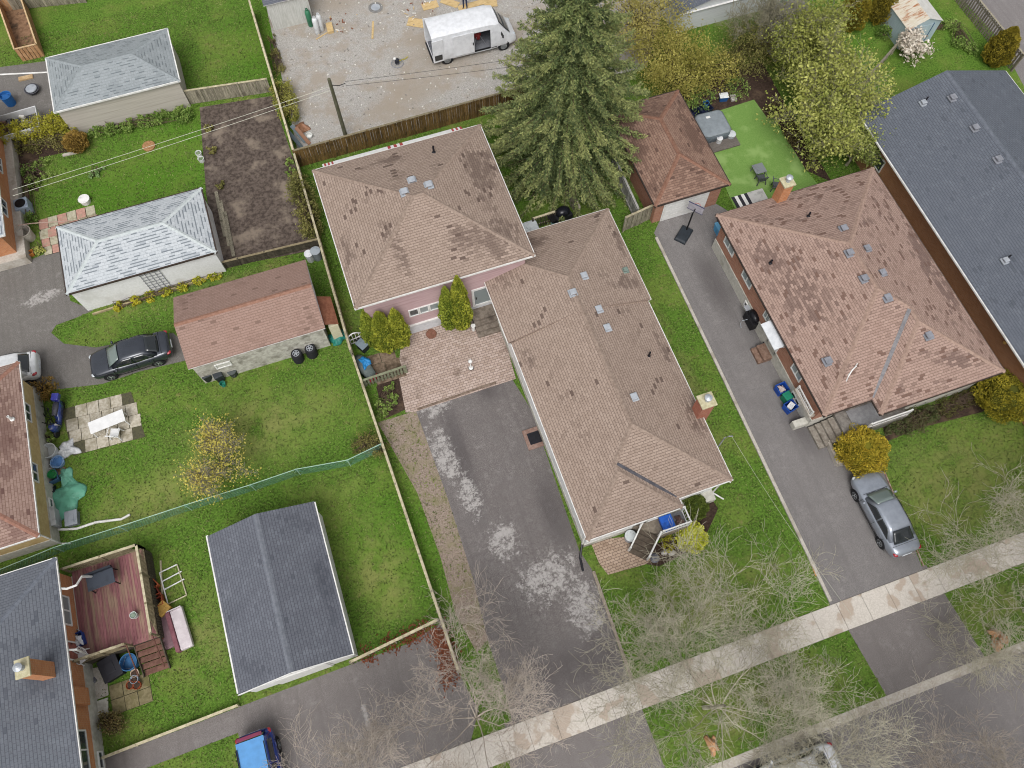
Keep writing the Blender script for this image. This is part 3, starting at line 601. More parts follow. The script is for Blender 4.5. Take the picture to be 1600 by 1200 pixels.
# ---------------------------------------------------------------- brick bungalow on the right
H2 = thing('house', 'brick bungalow with patchy brown hip roof beside the long grey driveway', 'house', (25.7, 15, 0), world=True)
e, p = 3.1, .36; x0, x1, y1, yf, yb, xb = 20.5, 30.95, 22.3, 8.85, 7.95, 23.35
wb = (x1 - xb) / 2; wm = (x1 - x0) / 2
a1, b1, b2, c1, d1, f1 = (x0, yf, e), (xb, yf, e), (xb, yb, e), (x1, yb, e), (x1, y1, e), (x0, y1, e)
Q1 = (xb + wb, yb + wb, e + p * wb); Q2 = (xb + wb, yf + wb, e + p * wb); T1 = (x0 + wm, yf + wm, e + p * wm); T2 = (x0 + wm, y1 - wm, e + p * wm)
roof(H2, [[a1, b1, Q2, T1], [b1, b2, Q1, Q2], [b2, c1, Q1], [c1, d1, T2, T1, Q2, Q1], [d1, f1, T2], [f1, a1, T1, T2]], SH_right, rim([f1, d1, c1, b2, b1, a1], -.1))
capr = mat('cap_shingle_right', '#ad9486', '#987f72', 7, .93)
caps(H2, [(a1, T1), (b2, Q1), (c1, Q1), (Q1, Q2), (Q2, T1), (T1, T2), (f1, T2), (d1, T2)], capr)
MB().beam(Vector(b1) + Vector((.08, .08, .03)), Vector(Q2) + Vector((-.1, -.1, .01)), .2, .02).build('valley_flashing', M_flash, H2)
hz_r = lambda x, y: max(e + p * min(x - x0, x1 - x, y - yf, y1 - y), e + p * min(x - xb, x1 - x, y - yb))
gutter(H2, rim([f1, a1, b1, b2, c1, d1]), M_gutbr, brackets=1); gutter(H2, rim([d1, f1]), M_gutbr, w=.07)
walls(H2, 20.86, 30.6, 9.35, 21.9, .95, 3.05, M_brick); walls(H2, 26.2, 30.6, 8.35, 9.35, .95, 3.05, M_brick); walls(H2, 20.8, 30.63, 9.3, 21.93, 0, .95, M_found, 'foundation'); walls(H2, 26.15, 30.63, 8.3, 9.3, 0, .95, M_found, 'foundation')
for a, b, s_ in ((1318, 358, .36), (1327, 396, .36), (1354, 389, .33), (1350, 436, .36), (1378, 427, .33), (1386, 466, .36), (1293, 565, .38), (1450, 525, .36)): roof_vent(H2, on_roof(a, b, hz_r), s_, M_ventg)
stack(H2, on_roof(1263, 338, hz_r), .06, .35); stack(H2, on_roof(1204, 411, hz_r), .06, .3)
chimney(H2, 24.15, 24.75, 21.75, 22.35, 0, 4.75, M_brickor)
for y_, w_ in ((20.6, 1.2), (18.2, 1.1), (15.6, .6), (11.9, 1.0)): window(H2, (20.86, y_, 2.1), 'x-', w_, .8, 2, pane=M_glass2)
window(H2, (20.8, 17.0, .55), 'x-', 1.0, .45, 2); window(H2, (20.8, 10.9, .55), 'x-', .9, .45, 2)
window(H2, (28.2, 8.35, 1.9), 'y-', 2.4, 1.2, 3)
d = window(H2, (20.86, 14.2, 1.6), 'x-', .95, 2.0, 1, pane=M_stucco, name='door'); MB().box(20.74, 20.79, 14.5, 14.54, 1.5, 1.6).build('handle', M_iron, d)
b = MB(); b.add([(20.97, 13.35, 2.85), (20.97, 15.05, 2.85), (20.0, 15.05, 2.62), (20.0, 13.35, 2.62), (20.97, 13.35, 2.8), (20.97, 15.05, 2.8), (20.0, 15.05, 2.56), (20.0, 13.35, 2.56)], [(3, 2, 1, 0), (4, 5, 6, 7), (2, 3, 7, 6), (0, 4, 7, 3), (1, 2, 6, 5)])
for s_ in (13.45, 14.95): b.beam((20.95, s_, 2.2), (20.1, s_, 2.56), .03)
b.build('canopy', mat('canopy_white', '#e4e6ea', '#d3d6da', 3, .5), H2)
MB().box(20.25, 20.79, 13.7, 14.7, 0, .4).box(19.95, 20.25, 13.7, 14.7, 0, .2).build('side_step', mat('brown_step', '#93796a', '#7a6052', 5, .9), H2, bevel=.012)
# front steps and landing with iron rail
MB().box(22.2, 26.1, 7.85, 9.28, 0, .9).build('porch', mat('wet_concrete', '#8d8983', '#6f6b66', 5, .6, bump=.2, c='#504b45', cs=1.1), H2)
MB().box(22.9, 24.6, 7.95, 9.2, .902, .915).build('porch_mat', mat('grey_mat2', '#8d8e90', '#7c7d80', 6, .8), H2)
for i in range(4): MB().box(21.86 - i * .34, 22.196 - i * .34, 7.85, 9.2, 0, .7 - i * .17).build('step', mat('step_grey', '#9a9389', '#827a70', 5, .9, bump=.2, c='#6d655b', cs=1.2), H2, bevel=.015)
MB().box(20.0, 20.93, 9.35, 9.75, 0, .5).build('wing_wall', M_found, H2, bevel=.02)
rail(H2, [(23.5, 7.92, .9), (26.0, 7.92, .9)], .7, M_white)
rail(H2, [(20.6, 9.5, 1.6), (20.6, 11.1, 1.6)], .4, M_white); MB().box(20.5, 20.84, 9.4, 11.2, 1.35, 1.6).build('planter_ledge', M_conc, H2, bevel=.02)
dish = MB().tube([(22.3, 10.3, 4.0), (22.3, 10.3, 4.6), (22.6, 10.5, 4.85)], .03, 6); dish.tube([(22.0, 10.0, 4.1), (22.0, 10.1, 4.5), (22.25, 10.3, 4.72), (22.5, 10.4, 4.8)], .035, 6); dish.build('roof_antenna', M_white, H2)
# ---------------------------------------------------------------- slate-roofed house at the right edge
H3 = thing('house', 'long slate-grey roofed brick house beyond the brick bungalow', 'house', (37.2, 14, 0), world=True)
F, Ls, hz3, cr = gable_y(32.0, 42.6, -1, 26.2, 3.3, .33); roof(H3, F, SH_slate, rim(cr, -.1)); caps(H3, Ls, mat('cap_slate', '#757a84', '#646973', 6, .93))
gutter(H3, rim([cr[3], cr[0]]), w=.13); gutter(H3, rim([cr[1], cr[2]]))
b = MB().box(32.5, 42.2, -.6, 25.8, 0, 3.2); b.add([(32.5, 25.8, 3.2), (42.2, 25.8, 3.2), (37.3, 25.8, 4.85)], [(0, 2, 1)]); b.add([(32.5, -.6, 3.2), (42.2, -.6, 3.2), (37.3, -.6, 4.85)], [(0, 1, 2)]); b.build('wall', M_brickbr, H3, uv=True)
for a, b_ in ((1488, 154), (1523, 201), (1559, 250)): roof_vent(H3, on_roof(a, b_, hz3), .36, M_ventg)
for a, b_ in ((1442, 162), (1570, 408)): roof_vent(H3, on_roof(a, b_, hz3), .3); stack(H3, on_roof(a + 4, b_ - 4, hz3), .05, .35)
window(H3, (32.5, 23.5, 1.8), 'x-', 1.4, 1.0, 2); window(H3, (36, 25.8, 1.8), 'y+', 1.4, 1.0, 2)
MB().lathe([(.09, 0), (.12, .1), (.06, .22)], (32.4, 9.6, 2.4), 8).build('wall_lamp', mat('brass_lamp', '#c9a05c', '#b08a4a', 4, .4), H3)
# ---------------------------------------------------------------- houses on the left edge
H4 = thing('house', 'tan stucco house with brown hip roof beside the slab patio', 'house', (-26, 21, 0), world=True)
F, Ls, hz4, cr = hip(-32.5, -19.35, 16.0, 26.1, 3.0, .36); roof(H4, F, SH_left, rim(cr, -.1)); caps(H4, Ls, mat('cap_left', '#a07869', '#8f6859', 6, .93)); gutter(H4, rim(cr), brackets=1, closed=True)
walls(H4, -32, -19.78, 16.45, 25.6, .9, 2.95, M_tan); walls(H4, -32, -19.74, 16.42, 25.63, 0, .9, M_found, 'foundation')
for y_ in (23.6, 20.0): window(H4, (-19.78, y_, 1.9), 'x+', 1.1, .8, 2)
window(H4, (-19.74, 18.4, .55), 'x+', .9, .4, 1); MB().box(-21.9, -21.2, 21.5, 22.3, 3.5, 4.2).build('roof_box', mat('tan_roof_box', '#c9a96b', '#b59558', 5, .8), H4, bevel=.03); stack(H4, on_roof(19, 655, hz4, 3.6), .07, .4, M_white)
downspout(H4, [(-19.4, 16.05, 2.9), (-19.6, 16.3, 2.6), (-19.6, 16.3, .25), (-19.2, 16.2, .1)])
H5 = thing('house', 'grey-shingled orange brick house with the red wooden deck', 'house', (-24, 8, 0), world=True)
F, Ls, hz5, cr = hip(-31, -18.55, 2.0, 14.5, 3.3, .3); roof(H5, F, SH_grey, rim(cr, -.1)); caps(H5, Ls, mat('cap_grey', '#757a84', '#666b75', 6, .93)); gutter(H5, rim(cr), closed=True, w=.1)
walls(H5, -30.6, -18.99, 2.4, 14.1, .95, 3.2, M_brickor); walls(H5, -30.63, -18.95, 2.37, 14.13, 0, .95, M_found, 'foundation')
q = on_roof(86, 1046, hz5, 3.8); chimney(H5, q.x - .5, q.x, q.y - .35, q.y + .35, q.z - .4, 5.6, M_brickor)
window(H5, (-18.99, 12.2, 2.1), 'x+', 1.5, 1.1, 2, pane=M_glass2); d = window(H5, (-18.99, 10.2, 2.0), 'x+', .95, 2.05, 1, pane=mat('door_pink', '#a86b60', '#945a50', 4, .7), name='door'); MB().box(-18.92, -18.9, 10.5, 10.54, 1.9, 2.0).build('handle', M_iron, d)
window(H5, (-18.99, 5.6, 2.1), 'x+', 1.8, 1.1, 2); window(H5, (-18.95, 4.7, .5), 'x+', 1.6, .5, 2); MB().box(-18.95, -18.75, 7.6, 8.4, 1.2, 3.1).build('wall_pier', M_brickor, H5, uv=True)
downspout(H5, [(-18.6, 13.0, 3.2), (-18.3, 12.9, 3.05), (-17.9, 12.95, 2.95), (-17.75, 13.4, 2.6), (-17.7, 13.6, 1.5)], r=.06); downspout(H5, [(-18.6, 10.0, 3.2), (-18.3, 9.95, 2.9), (-18.6, 9.95, 1.1)], r=.05)
downspout(H5, [(-18.6, 2.4, .5), (-17.6, 2.9, .12), (-16.6, 3.6, .1)], r=.06); downspout(H5, [(-18.6, 2.0, 3.2), (-18.2, 2.0, .6), (-17.2, 2.4, .1)], r=.06)
H6 = thing('house', 'brick house with silver roof edge beside the checkered slabs', 'house', (-25, 39, 0), world=True)
F, Ls, hz6, cr = hip(-34, -19.35, 34.75, 46, 3.0, .33); roof(H6, F, SH_silver, rim(cr, -.1)); gutter(H6, rim(cr), closed=True, w=.08)
walls(H6, -33.5, -19.85, 35.2, 45.5, .7, 2.95, M_brickor); MB().box(-33.5, -19.35, 34.68, 45.5, 0, .7).build('foundation', M_conc, H6, bevel=.02)
window(H6, (-19.85, 41.5, 1.8), 'x+', 1.2, 1.0, 2); window(H6, (-19.85, 38, 1.8), 'x+', 1.2, 1.0, 2)
# ---------------------------------------------------------------- garages and sheds
def garage(label, x0, x1, y0, y1, z, p, kind, shm, wallm, ov=.15, capm_=None, name='garage', gm=None):
    g = thing(name, label, 'garage' if name == 'garage' else 'shed', ((x0 + x1) / 2, (y0 + y1) / 2, 0), world=True)
    F, Ls, hz, cr = {'hip': hip, 'gx': gable_x, 'gy': gable_y}[kind](x0, x1, y0, y1, z, p)
    roof(g, F, shm, rim(cr, -.06)); caps(g, Ls, capm_ or capm)
    if gm: gutter(g, rim(cr, -.04), gm, w=.07, closed=True)
    a, b, c, d = x0 + ov, x1 - ov, y0 + ov, y1 - ov; w = MB().box(a, b, c, d, 0, z - .02); zr_ = z + p * (min(x1 - x0, y1 - y0) / 2 - ov if kind == 'hip' else (((y1 - y0) if kind == 'gx' else (x1 - x0)) / 2)) - .05
    if kind == 'gx':
        ym = (c + d) / 2; w.add([(a, c, z - .02), (a, d, z - .02), (a, ym, zr_)], [(0, 2, 1)]); w.add([(b, c, z - .02), (b, d, z - .02), (b, ym, zr_)], [(0, 1, 2)])
    if kind == 'gy':
        xm = (a + b) / 2; w.add([(a, c, z - .02), (b, c, z - .02), (xm, c, zr_)], [(0, 1, 2)]); w.add([(a, d, z - .02), (b, d, z - .02), (xm, d, zr_)], [(0, 2, 1)])
    w.build('wall', wallm, g, uv=True); HOLES.append([(a, c), (b, c), (b, d), (a, d)])
    return g, hz
def garage_door(g, c, face, w, h, n=4):
    d = MB(); c = Vector(c); nrm = {'x-': Vector((-1, 0, 0)), 'y-': Vector((0, -1, 0)), 'x+': Vector((1, 0, 0))}[face]; u = Vector((0, 0, 1)).cross(nrm); M = Matrix((u, Vector((0, 0, 1)), nrm)).transposed()
    o = MB().obox(c + nrm * .01, (w + .16, h + .08, .02), M).build('garage_door', M_white, g)
    for i in range(n): MB().obox(c + nrm * .035 + Vector((0, 0, h * ((i + .5) / n - .5))), (w, h / n - .03, .04), M).build('panel', M_white, o)
g1, _ = garage('garage with grey-green hip roof and beige side wall', -15.75, -7.72, 43.65, 48.5, 2.45, .33, 'hip', SH_green, M_greysid, capm_=mat('cap_green', '#9ba2a5', '#8d9497', 5, .93), gm=M_gut)
g2, _ = garage('white garage with silver hip roof and wall trellis', -16.68, -7.98, 30.0, 34.9, 2.3, .33, 'hip', SH_silver, M_stucco, capm_=mat('cap_silver', '#cdd3d4', '#bdc5c6', 5, .93), gm=M_gutbr)
garage_door(g2, (-16.53, 32.4, 1.05), 'x-', 2.6, 2.0)
tr = MB()
for i in range(5): tr.beam((-12.6 + i * .28, 30.1, .25), (-12.6 + i * .28, 30.1, 2.0), .025)
for i in range(7): tr.beam((-12.65, 30.075, .3 + i * .28), (-11.43, 30.075, .3 + i * .28), .025)
tr.build('trellis', mat('trellis_grey', '#8b8d92', '#77797e', 4, .6), g2)
g3, _ = garage('brown-shingled gable garage with whitewashed block wall', -10.88, -3.15, 22.95, 27.72, 2.4, .4, 'gx', SH_brown, M_block, capm_=mat('cap_brown', '#a07a69', '#906a59', 6, .93))
window(g3, (-9.2, 23.1, 1.5), 'y-', .9, .5, 1, pane=mat('boarded', '#d8d6cf', '#c4c2ba', 5, .8)); walls(g3, -3.0, -2.45, 23.3, 23.75, 0, 1.7, mat('cream_wall', '#ddd8bd', '#cfc9ab', 5, .9), 'lean_wall')
roof(g3, [[(-3.2, 23.3, 2.2), (-2.4, 23.3, 1.8), (-2.4, 25.2, 1.8), (-3.2, 25.2, 2.3)]], mat('rusty_sheet', '#94644d', '#7d4f3b', 5, .8), name='lean_roof')
g4, _ = garage('dark grey shingled gable garage with white trim by the cracked driveway', -11.62, -6.08, 5.55, 13.42, 2.4, .36, 'gy', SH_dark, M_stucco, capm_=mat('cap_dark', '#7f838c', '#70747d', 6, .93))
gutter(g4, [(-11.62, 13.42, 2.35), (-11.62, 5.55, 2.35)], w=.11); gutter(g4, [(-6.08, 5.55, 2.35), (-6.08, 13.42, 2.35)], w=.09); garage_door(g4, (-8.85, 5.68, 1.05), 'y-', 2.6, 2.0)
b = MB(); b.beam((-11.62, 5.52, 2.34), (-8.85, 5.52, 3.34), .04, .16); b.beam((-8.85, 5.52, 3.34), (-6.08, 5.52, 2.34), .04, .16); b.build('fascia', M_white, g4)
g5, _ = garage('small brick garage with brown hip roof under the spruce', 17.67, 22.7, 24.5, 32.4, 2.3, .38, 'hip', SH_bg, M_brick, .3, gm=M_gutbr, capm_=mat('cap_bg', '#94705f', '#805c4c', 6, .93))
garage_door(g5, (20.05, 24.78, 1.0), 'y-', 2.9, 1.95, 4)
g6, _ = garage('small white-walled shed with dark roof in the gravel yard corner', P(420, 36, 2.2).x, P(492, 20, 2.2).x, 48.6, 53, 2.3, .3, 'gx', SH_dark, mat('white_boards', '#d9d9d4', '#bdbdb6', 3, .85, stretch=(9, 9, .4)), name='shed')
g7, _ = garage('white building with dark shingles behind the yellow shrubs', 25.6, 34.6, 38.95, 50, 1.75, .25, 'gy', SH_slate, mat('white_siding', '#d9dcdd', '#c8cbcd', 2, .7, stretch=(.3, .3, 10)), capm_=MATS['cap_slate'])
g8, _ = garage('grey felt-roofed shed half hidden by the yellow-green tree', 31.2, 34.2, 34.2, 37.4, 2.1, .12, 'gx', mat('grey_felt', '#84848a', '#707076', 9, .95, bump=.4), M_greysid, name='shed')
# blue shed with rusty roof
q = P(1440, 40); xs, ys = 41.6, 32.6
sh = thing('shed', 'pale blue metal shed with rust-streaked roof beside the plank fence', 'shed', (xs, ys, 0), world=True)
a, b_, c, d = xs - 1.5, xs + 1.1, ys, ys + 2.6; xm = (a + b_) / 2
sh_m = mat('blue_metal', '#b9cad3', '#a9bbc5', 3, .5, stretch=(8, 8, .5))
w = MB().box(a, b_, c, d, 0, 1.75); w.add([(a, c, 1.75), (b_, c, 1.75), (xm, c, 2.3)], [(0, 1, 2)]); w.add([(a, d, 1.75), (b_, d, 1.75), (xm, d, 2.3)], [(0, 2, 1)]); w.build('wall', sh_m, sh)
rs = mat('rusty_roof', '#d9d3c6', '#cfc3ad', 3, .6, c='#a86f45', cs=1.3, stretch=(1, 4, 1))
MB().add([(a - .08, c - .1, 1.74), (xm, c - .1, 2.34), (xm, d + .1, 2.34), (a - .08, d + .1, 1.74)], [(3, 2, 1, 0)]).build('roof', rs, sh); MB().add([(xm, c - .1, 2.34), (b_ + .08, c - .1, 1.74), (b_ + .08, d + .1, 1.74), (xm, d + .1, 2.34)], [(3, 2, 1, 0)]).build('roof', mat('pale_roof', '#dcdad6', '#cfccc6', 3, .5), sh)
MB().box(a + .6, b_ - .6, c - .03, c - .005, .05, 1.65).build('door', sh_m, sh); bt = mat('blue_trim', '#3a5d86', '#2f4f75', 3, .5)
for x_ in (a + .55, b_ - .6): MB().box(x_, x_ + .06, c - .05, c - .004, .05, 1.7).build('trim', bt, sh)
for hx in ((6.5, 14.05, 7.1, 24.2), (-.75, 8.52, 22.3, 31), (20.98, 30.6, 8.4, 21.9), (32.5, 42.2, -1, 25.8), (-32, -19.8, 16.4, 25.6), (-31, -19, 2.4, 14.1), (-33.5, -19.4, 34.7, 45.5), (5.1, 7.2, 20.6, 22.3), (8.6, 12, 5.4, 7.1), (20, 26, 7.8, 9.4)):
    HOLES.append([(hx[0], hx[2]), (hx[1], hx[2]), (hx[1], hx[3]), (hx[0], hx[3])])
# ================================================================ fences
M_wbrown = mat('fence_brown', '#7c6238', '#5e4826', 5, .9, c='#46371e', cs=1.6, rnd=.5, stretch=(3, 3, .6), bump=.2)
M_wgrey = mat('fence_grey', '#a59d8b', '#86806f', 5, .95, c='#6b6556', cs=1.5, rnd=.45, stretch=(3, 3, .6), bump=.2)
M_wpale = mat('fence_pale', '#cfc5a8', '#b3a98c', 5, .95, c='#9a9077', cs=1.5, rnd=.25, bump=.2)
M_wdark = mat('fence_dark', '#5e574a', '#474136', 5, .95, rnd=.4, bump=.2)
M_dtl = mat('lattice_wood', '#93876c', '#7a6f57', 5, .95, rnd=.2)
def fence(label, a, b, h, bm, bw=.14, gap=.012, post=2.4, pm=None, rm=None, top=True, th=.02, hv=.0, group=None, name='fence', skip=None, side=1):
    a, b = Vector((a[0], a[1], 0)), Vector((b[0], b[1], 0)); d = b - a; L = d.length; d.normalize(); ang = math.atan2(d.y, d.x)
    t = thing(name, label, 'fence', tuple(a), ang, group); pm = pm or bm; rm = rm or pm
    npst = max(1, round(L / post)); pme = None
    for i in range(npst + 1):
        if pme is None: pme = MB().box(-.045, .045, -.045, .045, -.05, h + .06).build('post', pm, t, bevel=.006)
        else: o = pme.copy(); COL.objects.link(o); o.location = (L * i / npst, 0, random.uniform(-.02, .02)); o.rotation_euler = (random.uniform(-.02, .02), random.uniform(-.02, .02), 0)
    for z in ((h * .25, h * .85) if h > .8 else (h * .6,)): MB().box(0, L, .03, .07, z - .04, z + .04).build('rail', rm, t)
    if top: MB().box(-.02, L + .02, -.055, .075, h + .012, h + .045).build('top_rail', rm, t)
    n = int(L / (bw + gap)); bme = None
    for i in range(n):
        if skip and random.random() < skip: continue
        x = (i + .5) * L / n
        if bme is None: bme = MB().box(-bw / 2, bw / 2, -th - .004, -.004, .03, h).build('board', bm, t); o = bme
        else: o = bme.copy(); COL.objects.link(o)
        o.location = (x, (-1) ** i * .004, random.uniform(-hv, hv)); o.rotation_euler = (random.uniform(-.012, .012), random.uniform(-.01, .01), 0)
    return t
fence('brown board fence behind the pink house wing', (-2.1, 36.4), (17.3, 36.6), 1.6, M_wbrown, .15, .012, 2.4, rm=M_dtl, hv=.01)
fence('pale-topped board fence between gravel yard and vegetable garden', (-2.05, 50.6), (-2.1, 36.45), 1.35, M_wgrey, .2, .02, 2.4, rm=M_wpale)
fence('pale-topped board fence close along the pink house wall', (-2.1, 36.35), (-2.22, 21.6), 1.4, M_wgrey, .2, .02, 2.4, rm=M_wpale)
fence('low pale-topped fence along the gritty strip by the worn driveway', (-2.2, 21.5), (-1.66, 3.3), .95, M_wgrey, .16, .03, 2.0, rm=M_wpale)
a, b = P(290, 164), P(424, 144); fence('grey board fence between bright lawn and vegetable garden', a, b, 1.2, M_wgrey, .16, .01, 2.0, pm=M_wgrey, rm=M_wpale)
a, b = P(335, 424), P(500, 384); fence('low dark plank fence behind the brown-shingled garage', a, b, .7, M_wdark, .2, .01, 1.6, rm=M_dtl)
a, b = P(973, 362), P(1019, 341); fence('leaning grey plank gate beside the small brick garage', a, b, 1.5, M_wgrey, .16, .02, 1.2, rm=M_wpale, hv=.04)
fence('grey plank fence along the side of the small brick garage', (17.0, 25.2), (17.1, 29.5), 1.5, mat('fence_silver', '#a9a7a2', '#8f8d88', 5, .9, rnd=.3), .2, .01, 1.5)
a, b = P(832, 358), P(866, 347); fence('short dark baluster fence behind the long brown roof', a, b, 1.1, M_wdark, .05, .06, 1.2, rm=M_wpale)
a, b = P(882, 300), P(903, 345); fence('short grey plank screen under the spruce', a, b, 1.4, M_wgrey, .14, .03, 1.2)
a, b = P(571, 604), P(636, 582); fence('short grey-green picket fence closing the patio corner', a, b, .85, mat('fence_olive', '#8d9078', '#757861', 5, .95, rnd=.2), .11, .08, 1.0)
a, b = P(1475, -20), P(1580, 112); fence('grey slatted fence beside the side street', a, b, 1.5, mat('fence_taupe', '#8f8779', '#756d60', 5, .95, rnd=.4), .13, .09, 2.0, rm=M_wgrey)
a, b = P(1352, 132), P(1393, 85); fence('weathered wire-and-post fence beside the white-flowering bush', a, b, 1.0, M_wgrey, .04, .5, 1.6)
a, b = P(0, 18), P(135, 4); fence('grey plank fence along the top of the bright lawn', a, b, 1.5, M_wgrey, .17, .02, 2.2)
a, b = P(552, 1037), P(686, 972); fence('low wire fence with pale rail beside the dark grey garage', a, b, .9, M_wgrey, .03, .13, 1.9, rm=M_wpale, th=.015)
a, b = P(135, 1196), P(374, 1103); fence('knee-high pale timber fence along the narrow drive', a, b, .35, M_wpale, .12, .5, 2.2, rm=M_wpale)
# green wire mesh fence
gp = [P(-40, 915), P(0, 903), P(100, 862), P(200, 830), P(300, 797), P(400, 766), P(470, 742), P(548, 728), P(600, 703)]
gf = thing('fence', 'green wire mesh fence curving across the back lawns', 'fence', tuple(gp[0]), world=True); M_gw = mat('green_wire', '#7fb5a0', '#5f9a86', 4, .5); gh = 1.05
nb = MB(); tot = []
for a, b in zip(gp, gp[1:]):
    L = (b - a).length; n = int(L / .085)
    for i in range(n):
        for s_ in (-1, 1):
            p0 = a.lerp(b, i / n); k = gh * .5 / L * s_; p1 = a.lerp(b, min(1, max(0, i / n + k))); nb.tube([p0 + Vector((0, 0, .04)), p1 + Vector((0, 0, gh))], .006, 3, cap=False)
    MB().beam(a + Vector((0, 0, gh)), b + Vector((0, 0, gh)), .035).build('top_rail', mat('green_rail', '#b9d6c4', '#9fc3af', 4, .5), gf)
    MB().tube([a, a + Vector((0, 0, gh + .04))], .028, 8).build('post', MATS['green_rail'], gf)
nb.build('wire_mesh', M_gw, gf)
# ================================================================ small things
COLS = {}
def pm(h, rough=.55): return mat('c_' + h, '#' + h, None, 4, rough, c='#%02x%02x%02x' % tuple(int(int(h[i:i + 2], 16) * .86) for i in (0, 2, 4)), cs=2.5)
def box_thing(name, label, cat, q, s, h, ang=0, group=None, lid=None, ribs=True, taper=.92):
    """tapered tub / crate with rim and handles (or a lid)"""
    t = thing(name, label, cat, tuple(q), ang, group); w, l, hh = s
    r0 = [(-w / 2 * taper, -l / 2 * taper, 0), (w / 2 * taper, -l / 2 * taper, 0), (w / 2 * taper, l / 2 * taper, 0), (-w / 2 * taper, l / 2 * taper, 0)]; r1 = [(x / taper, y / taper, hh) for x, y, z in r0]; r2 = [(x * .94, y * .94, z) for x, y, z in r1]; r3 = [(x * .93, y * .93, .06) for x, y, z in r0]
    MB().loft([r0, r1, r2, r3]).build('body', pm(h), t, bevel=.015)
    b = MB()
    for s_ in (-1, 1): b.box(-w / 2 - .02, w / 2 + .02, s_ * l / 2 - .02, s_ * l / 2 + .02, hh - .05, hh + .012); b.box(s_ * w / 2 - .02, s_ * w / 2 + .02, -l / 2 + .021, l / 2 - .021, hh - .05, hh + .012)
    b.build('rim', pm(h), t)
    if lid: MB().box(-w / 2 - .03, w / 2 + .03, -l / 2 - .03, l / 2 + .03, hh + .014, hh + .06).box(-w / 4, w / 4, -l / 4, l / 4, hh + .06, hh + .085).build('lid', pm(lid), t, bevel=.02)
    return t
def bucket(name, label, cat, q, r, h, col, inner='3a3a3a', group=None, lid=None, n=18, m=None, fill=None):
    t = thing(name, label, cat, tuple(q), random.uniform(0, 6), group)
    MB().lathe([(r * .86, 0), (r * .97, h * .95), (r * 1.04, h * .95), (r * 1.04, h), (r * .93, h), (r * .9, h * (.75 if fill else .2))], n=n).build('body', m or pm(col), t, smooth=False)
    if fill: MB().lump((0, 0, h * .78), (r * .8, r * .8, .06), 2, .3, 3).build('contents', pm(fill, .9), t)
    if lid: MB().lathe([(r * 1.05, h + .002), (r * 1.05, h + .03), (r * .5, h + .05), (.01, h + .055)], n=n).build('lid', pm(lid), t)
    hd = MB().tube([(r, 0, h * .9), (r * .9, 0, h * .7), (0, -r * 1.08, h * .55), (-r * .9, 0, h * .7), (-r, 0, h * .9)], .008, 4); hd.build('handle', M_ventg, t)
    return t
def wheelie(label, q, ang, body, lid, group=None, h=1.0, w=.5):
    t = thing('bin', label, 'bin', tuple(q), ang, group)
    MB().loft([[(-w * .4, -w * .42, .05), (w * .4, -w * .42, .05), (w * .4, w * .42, .05), (-w * .4, w * .42, .05)], [(-w / 2, -w * .55, h), (w / 2, -w * .55, h), (w / 2, w * .55, h), (-w / 2, w * .55, h)]]).build('body', pm(body), t, bevel=.02)
    MB().loft([[(-w * .54, -w * .6, h + .002), (w * .54, -w * .6, h + .002), (w * .54, w * .6, h + .002), (-w * .54, w * .6, h + .002)], [(-w * .46, -w * .5, h + .07), (w * .46, -w * .5, h + .07), (w * .46, w * .5, h + .09), (-w * .46, w * .5, h + .09)]]).build('lid', pm(lid), t, bevel=.02)
    MB().tube([(-w * .45, w * .62, h), (w * .45, w * .62, h)], .018, 6).build('handle', pm(lid), t)
    for s_ in (-1, 1): MB().lathe([(.1, -.025), (.1, .025)], (s_ * w * .4, w * .42, .1), 12, 'x').build('wheel', M_black, t)
    return t
def sheet(name, label, cat, q, w, l, h, col, ang=0, seed=1, folds=3, ragged=.18, group=None, m=None):
    """crumpled tarp or bag draped in folds"""
    n = 22; rr = random.Random(seed); ph = [rr.uniform(0, 6) for _ in range(8)]; vs = []; fs = []
    for j in range(n + 1):
        for i in range(n + 1):
            u, v = i / n * 2 - 1, j / n * 2 - 1; rad = max(abs(u), abs(v)); th = math.atan2(v, u)
            k = 1 + ragged * math.sin(th * 3 + ph[0]) + ragged * .6 * math.sin(th * 5 + ph[1])
            z = h * max(0, 1 - rad ** 2.2) * (.7 + .3 * math.sin(u * folds + ph[2]) * math.cos(v * folds + ph[3])) + h * .16 * math.sin(u * folds * 2.3 + v * 4 + ph[4]) * (1 - rad * .6) + .03 + .02 * math.sin(th * 9 + ph[5])
            vs.append((u * w / 2 * k, v * l / 2 * k, max(.012, z)))
    for j in range(n):
        for i in range(n): fs.append((j * (n + 1) + i, j * (n + 1) + i + 1, (j + 1) * (n + 1) + i + 1, (j + 1) * (n + 1) + i))
    o = MB().add(vs, fs).build(name, m or pm(col, .5), label=label, cat=cat, group=group, smooth=True); c = Vector(q); o.location = c; o.rotation_euler = (0, 0, ang)
    sd = o.modifiers.new('thick', 'SOLIDIFY'); sd.thickness = .012; return o
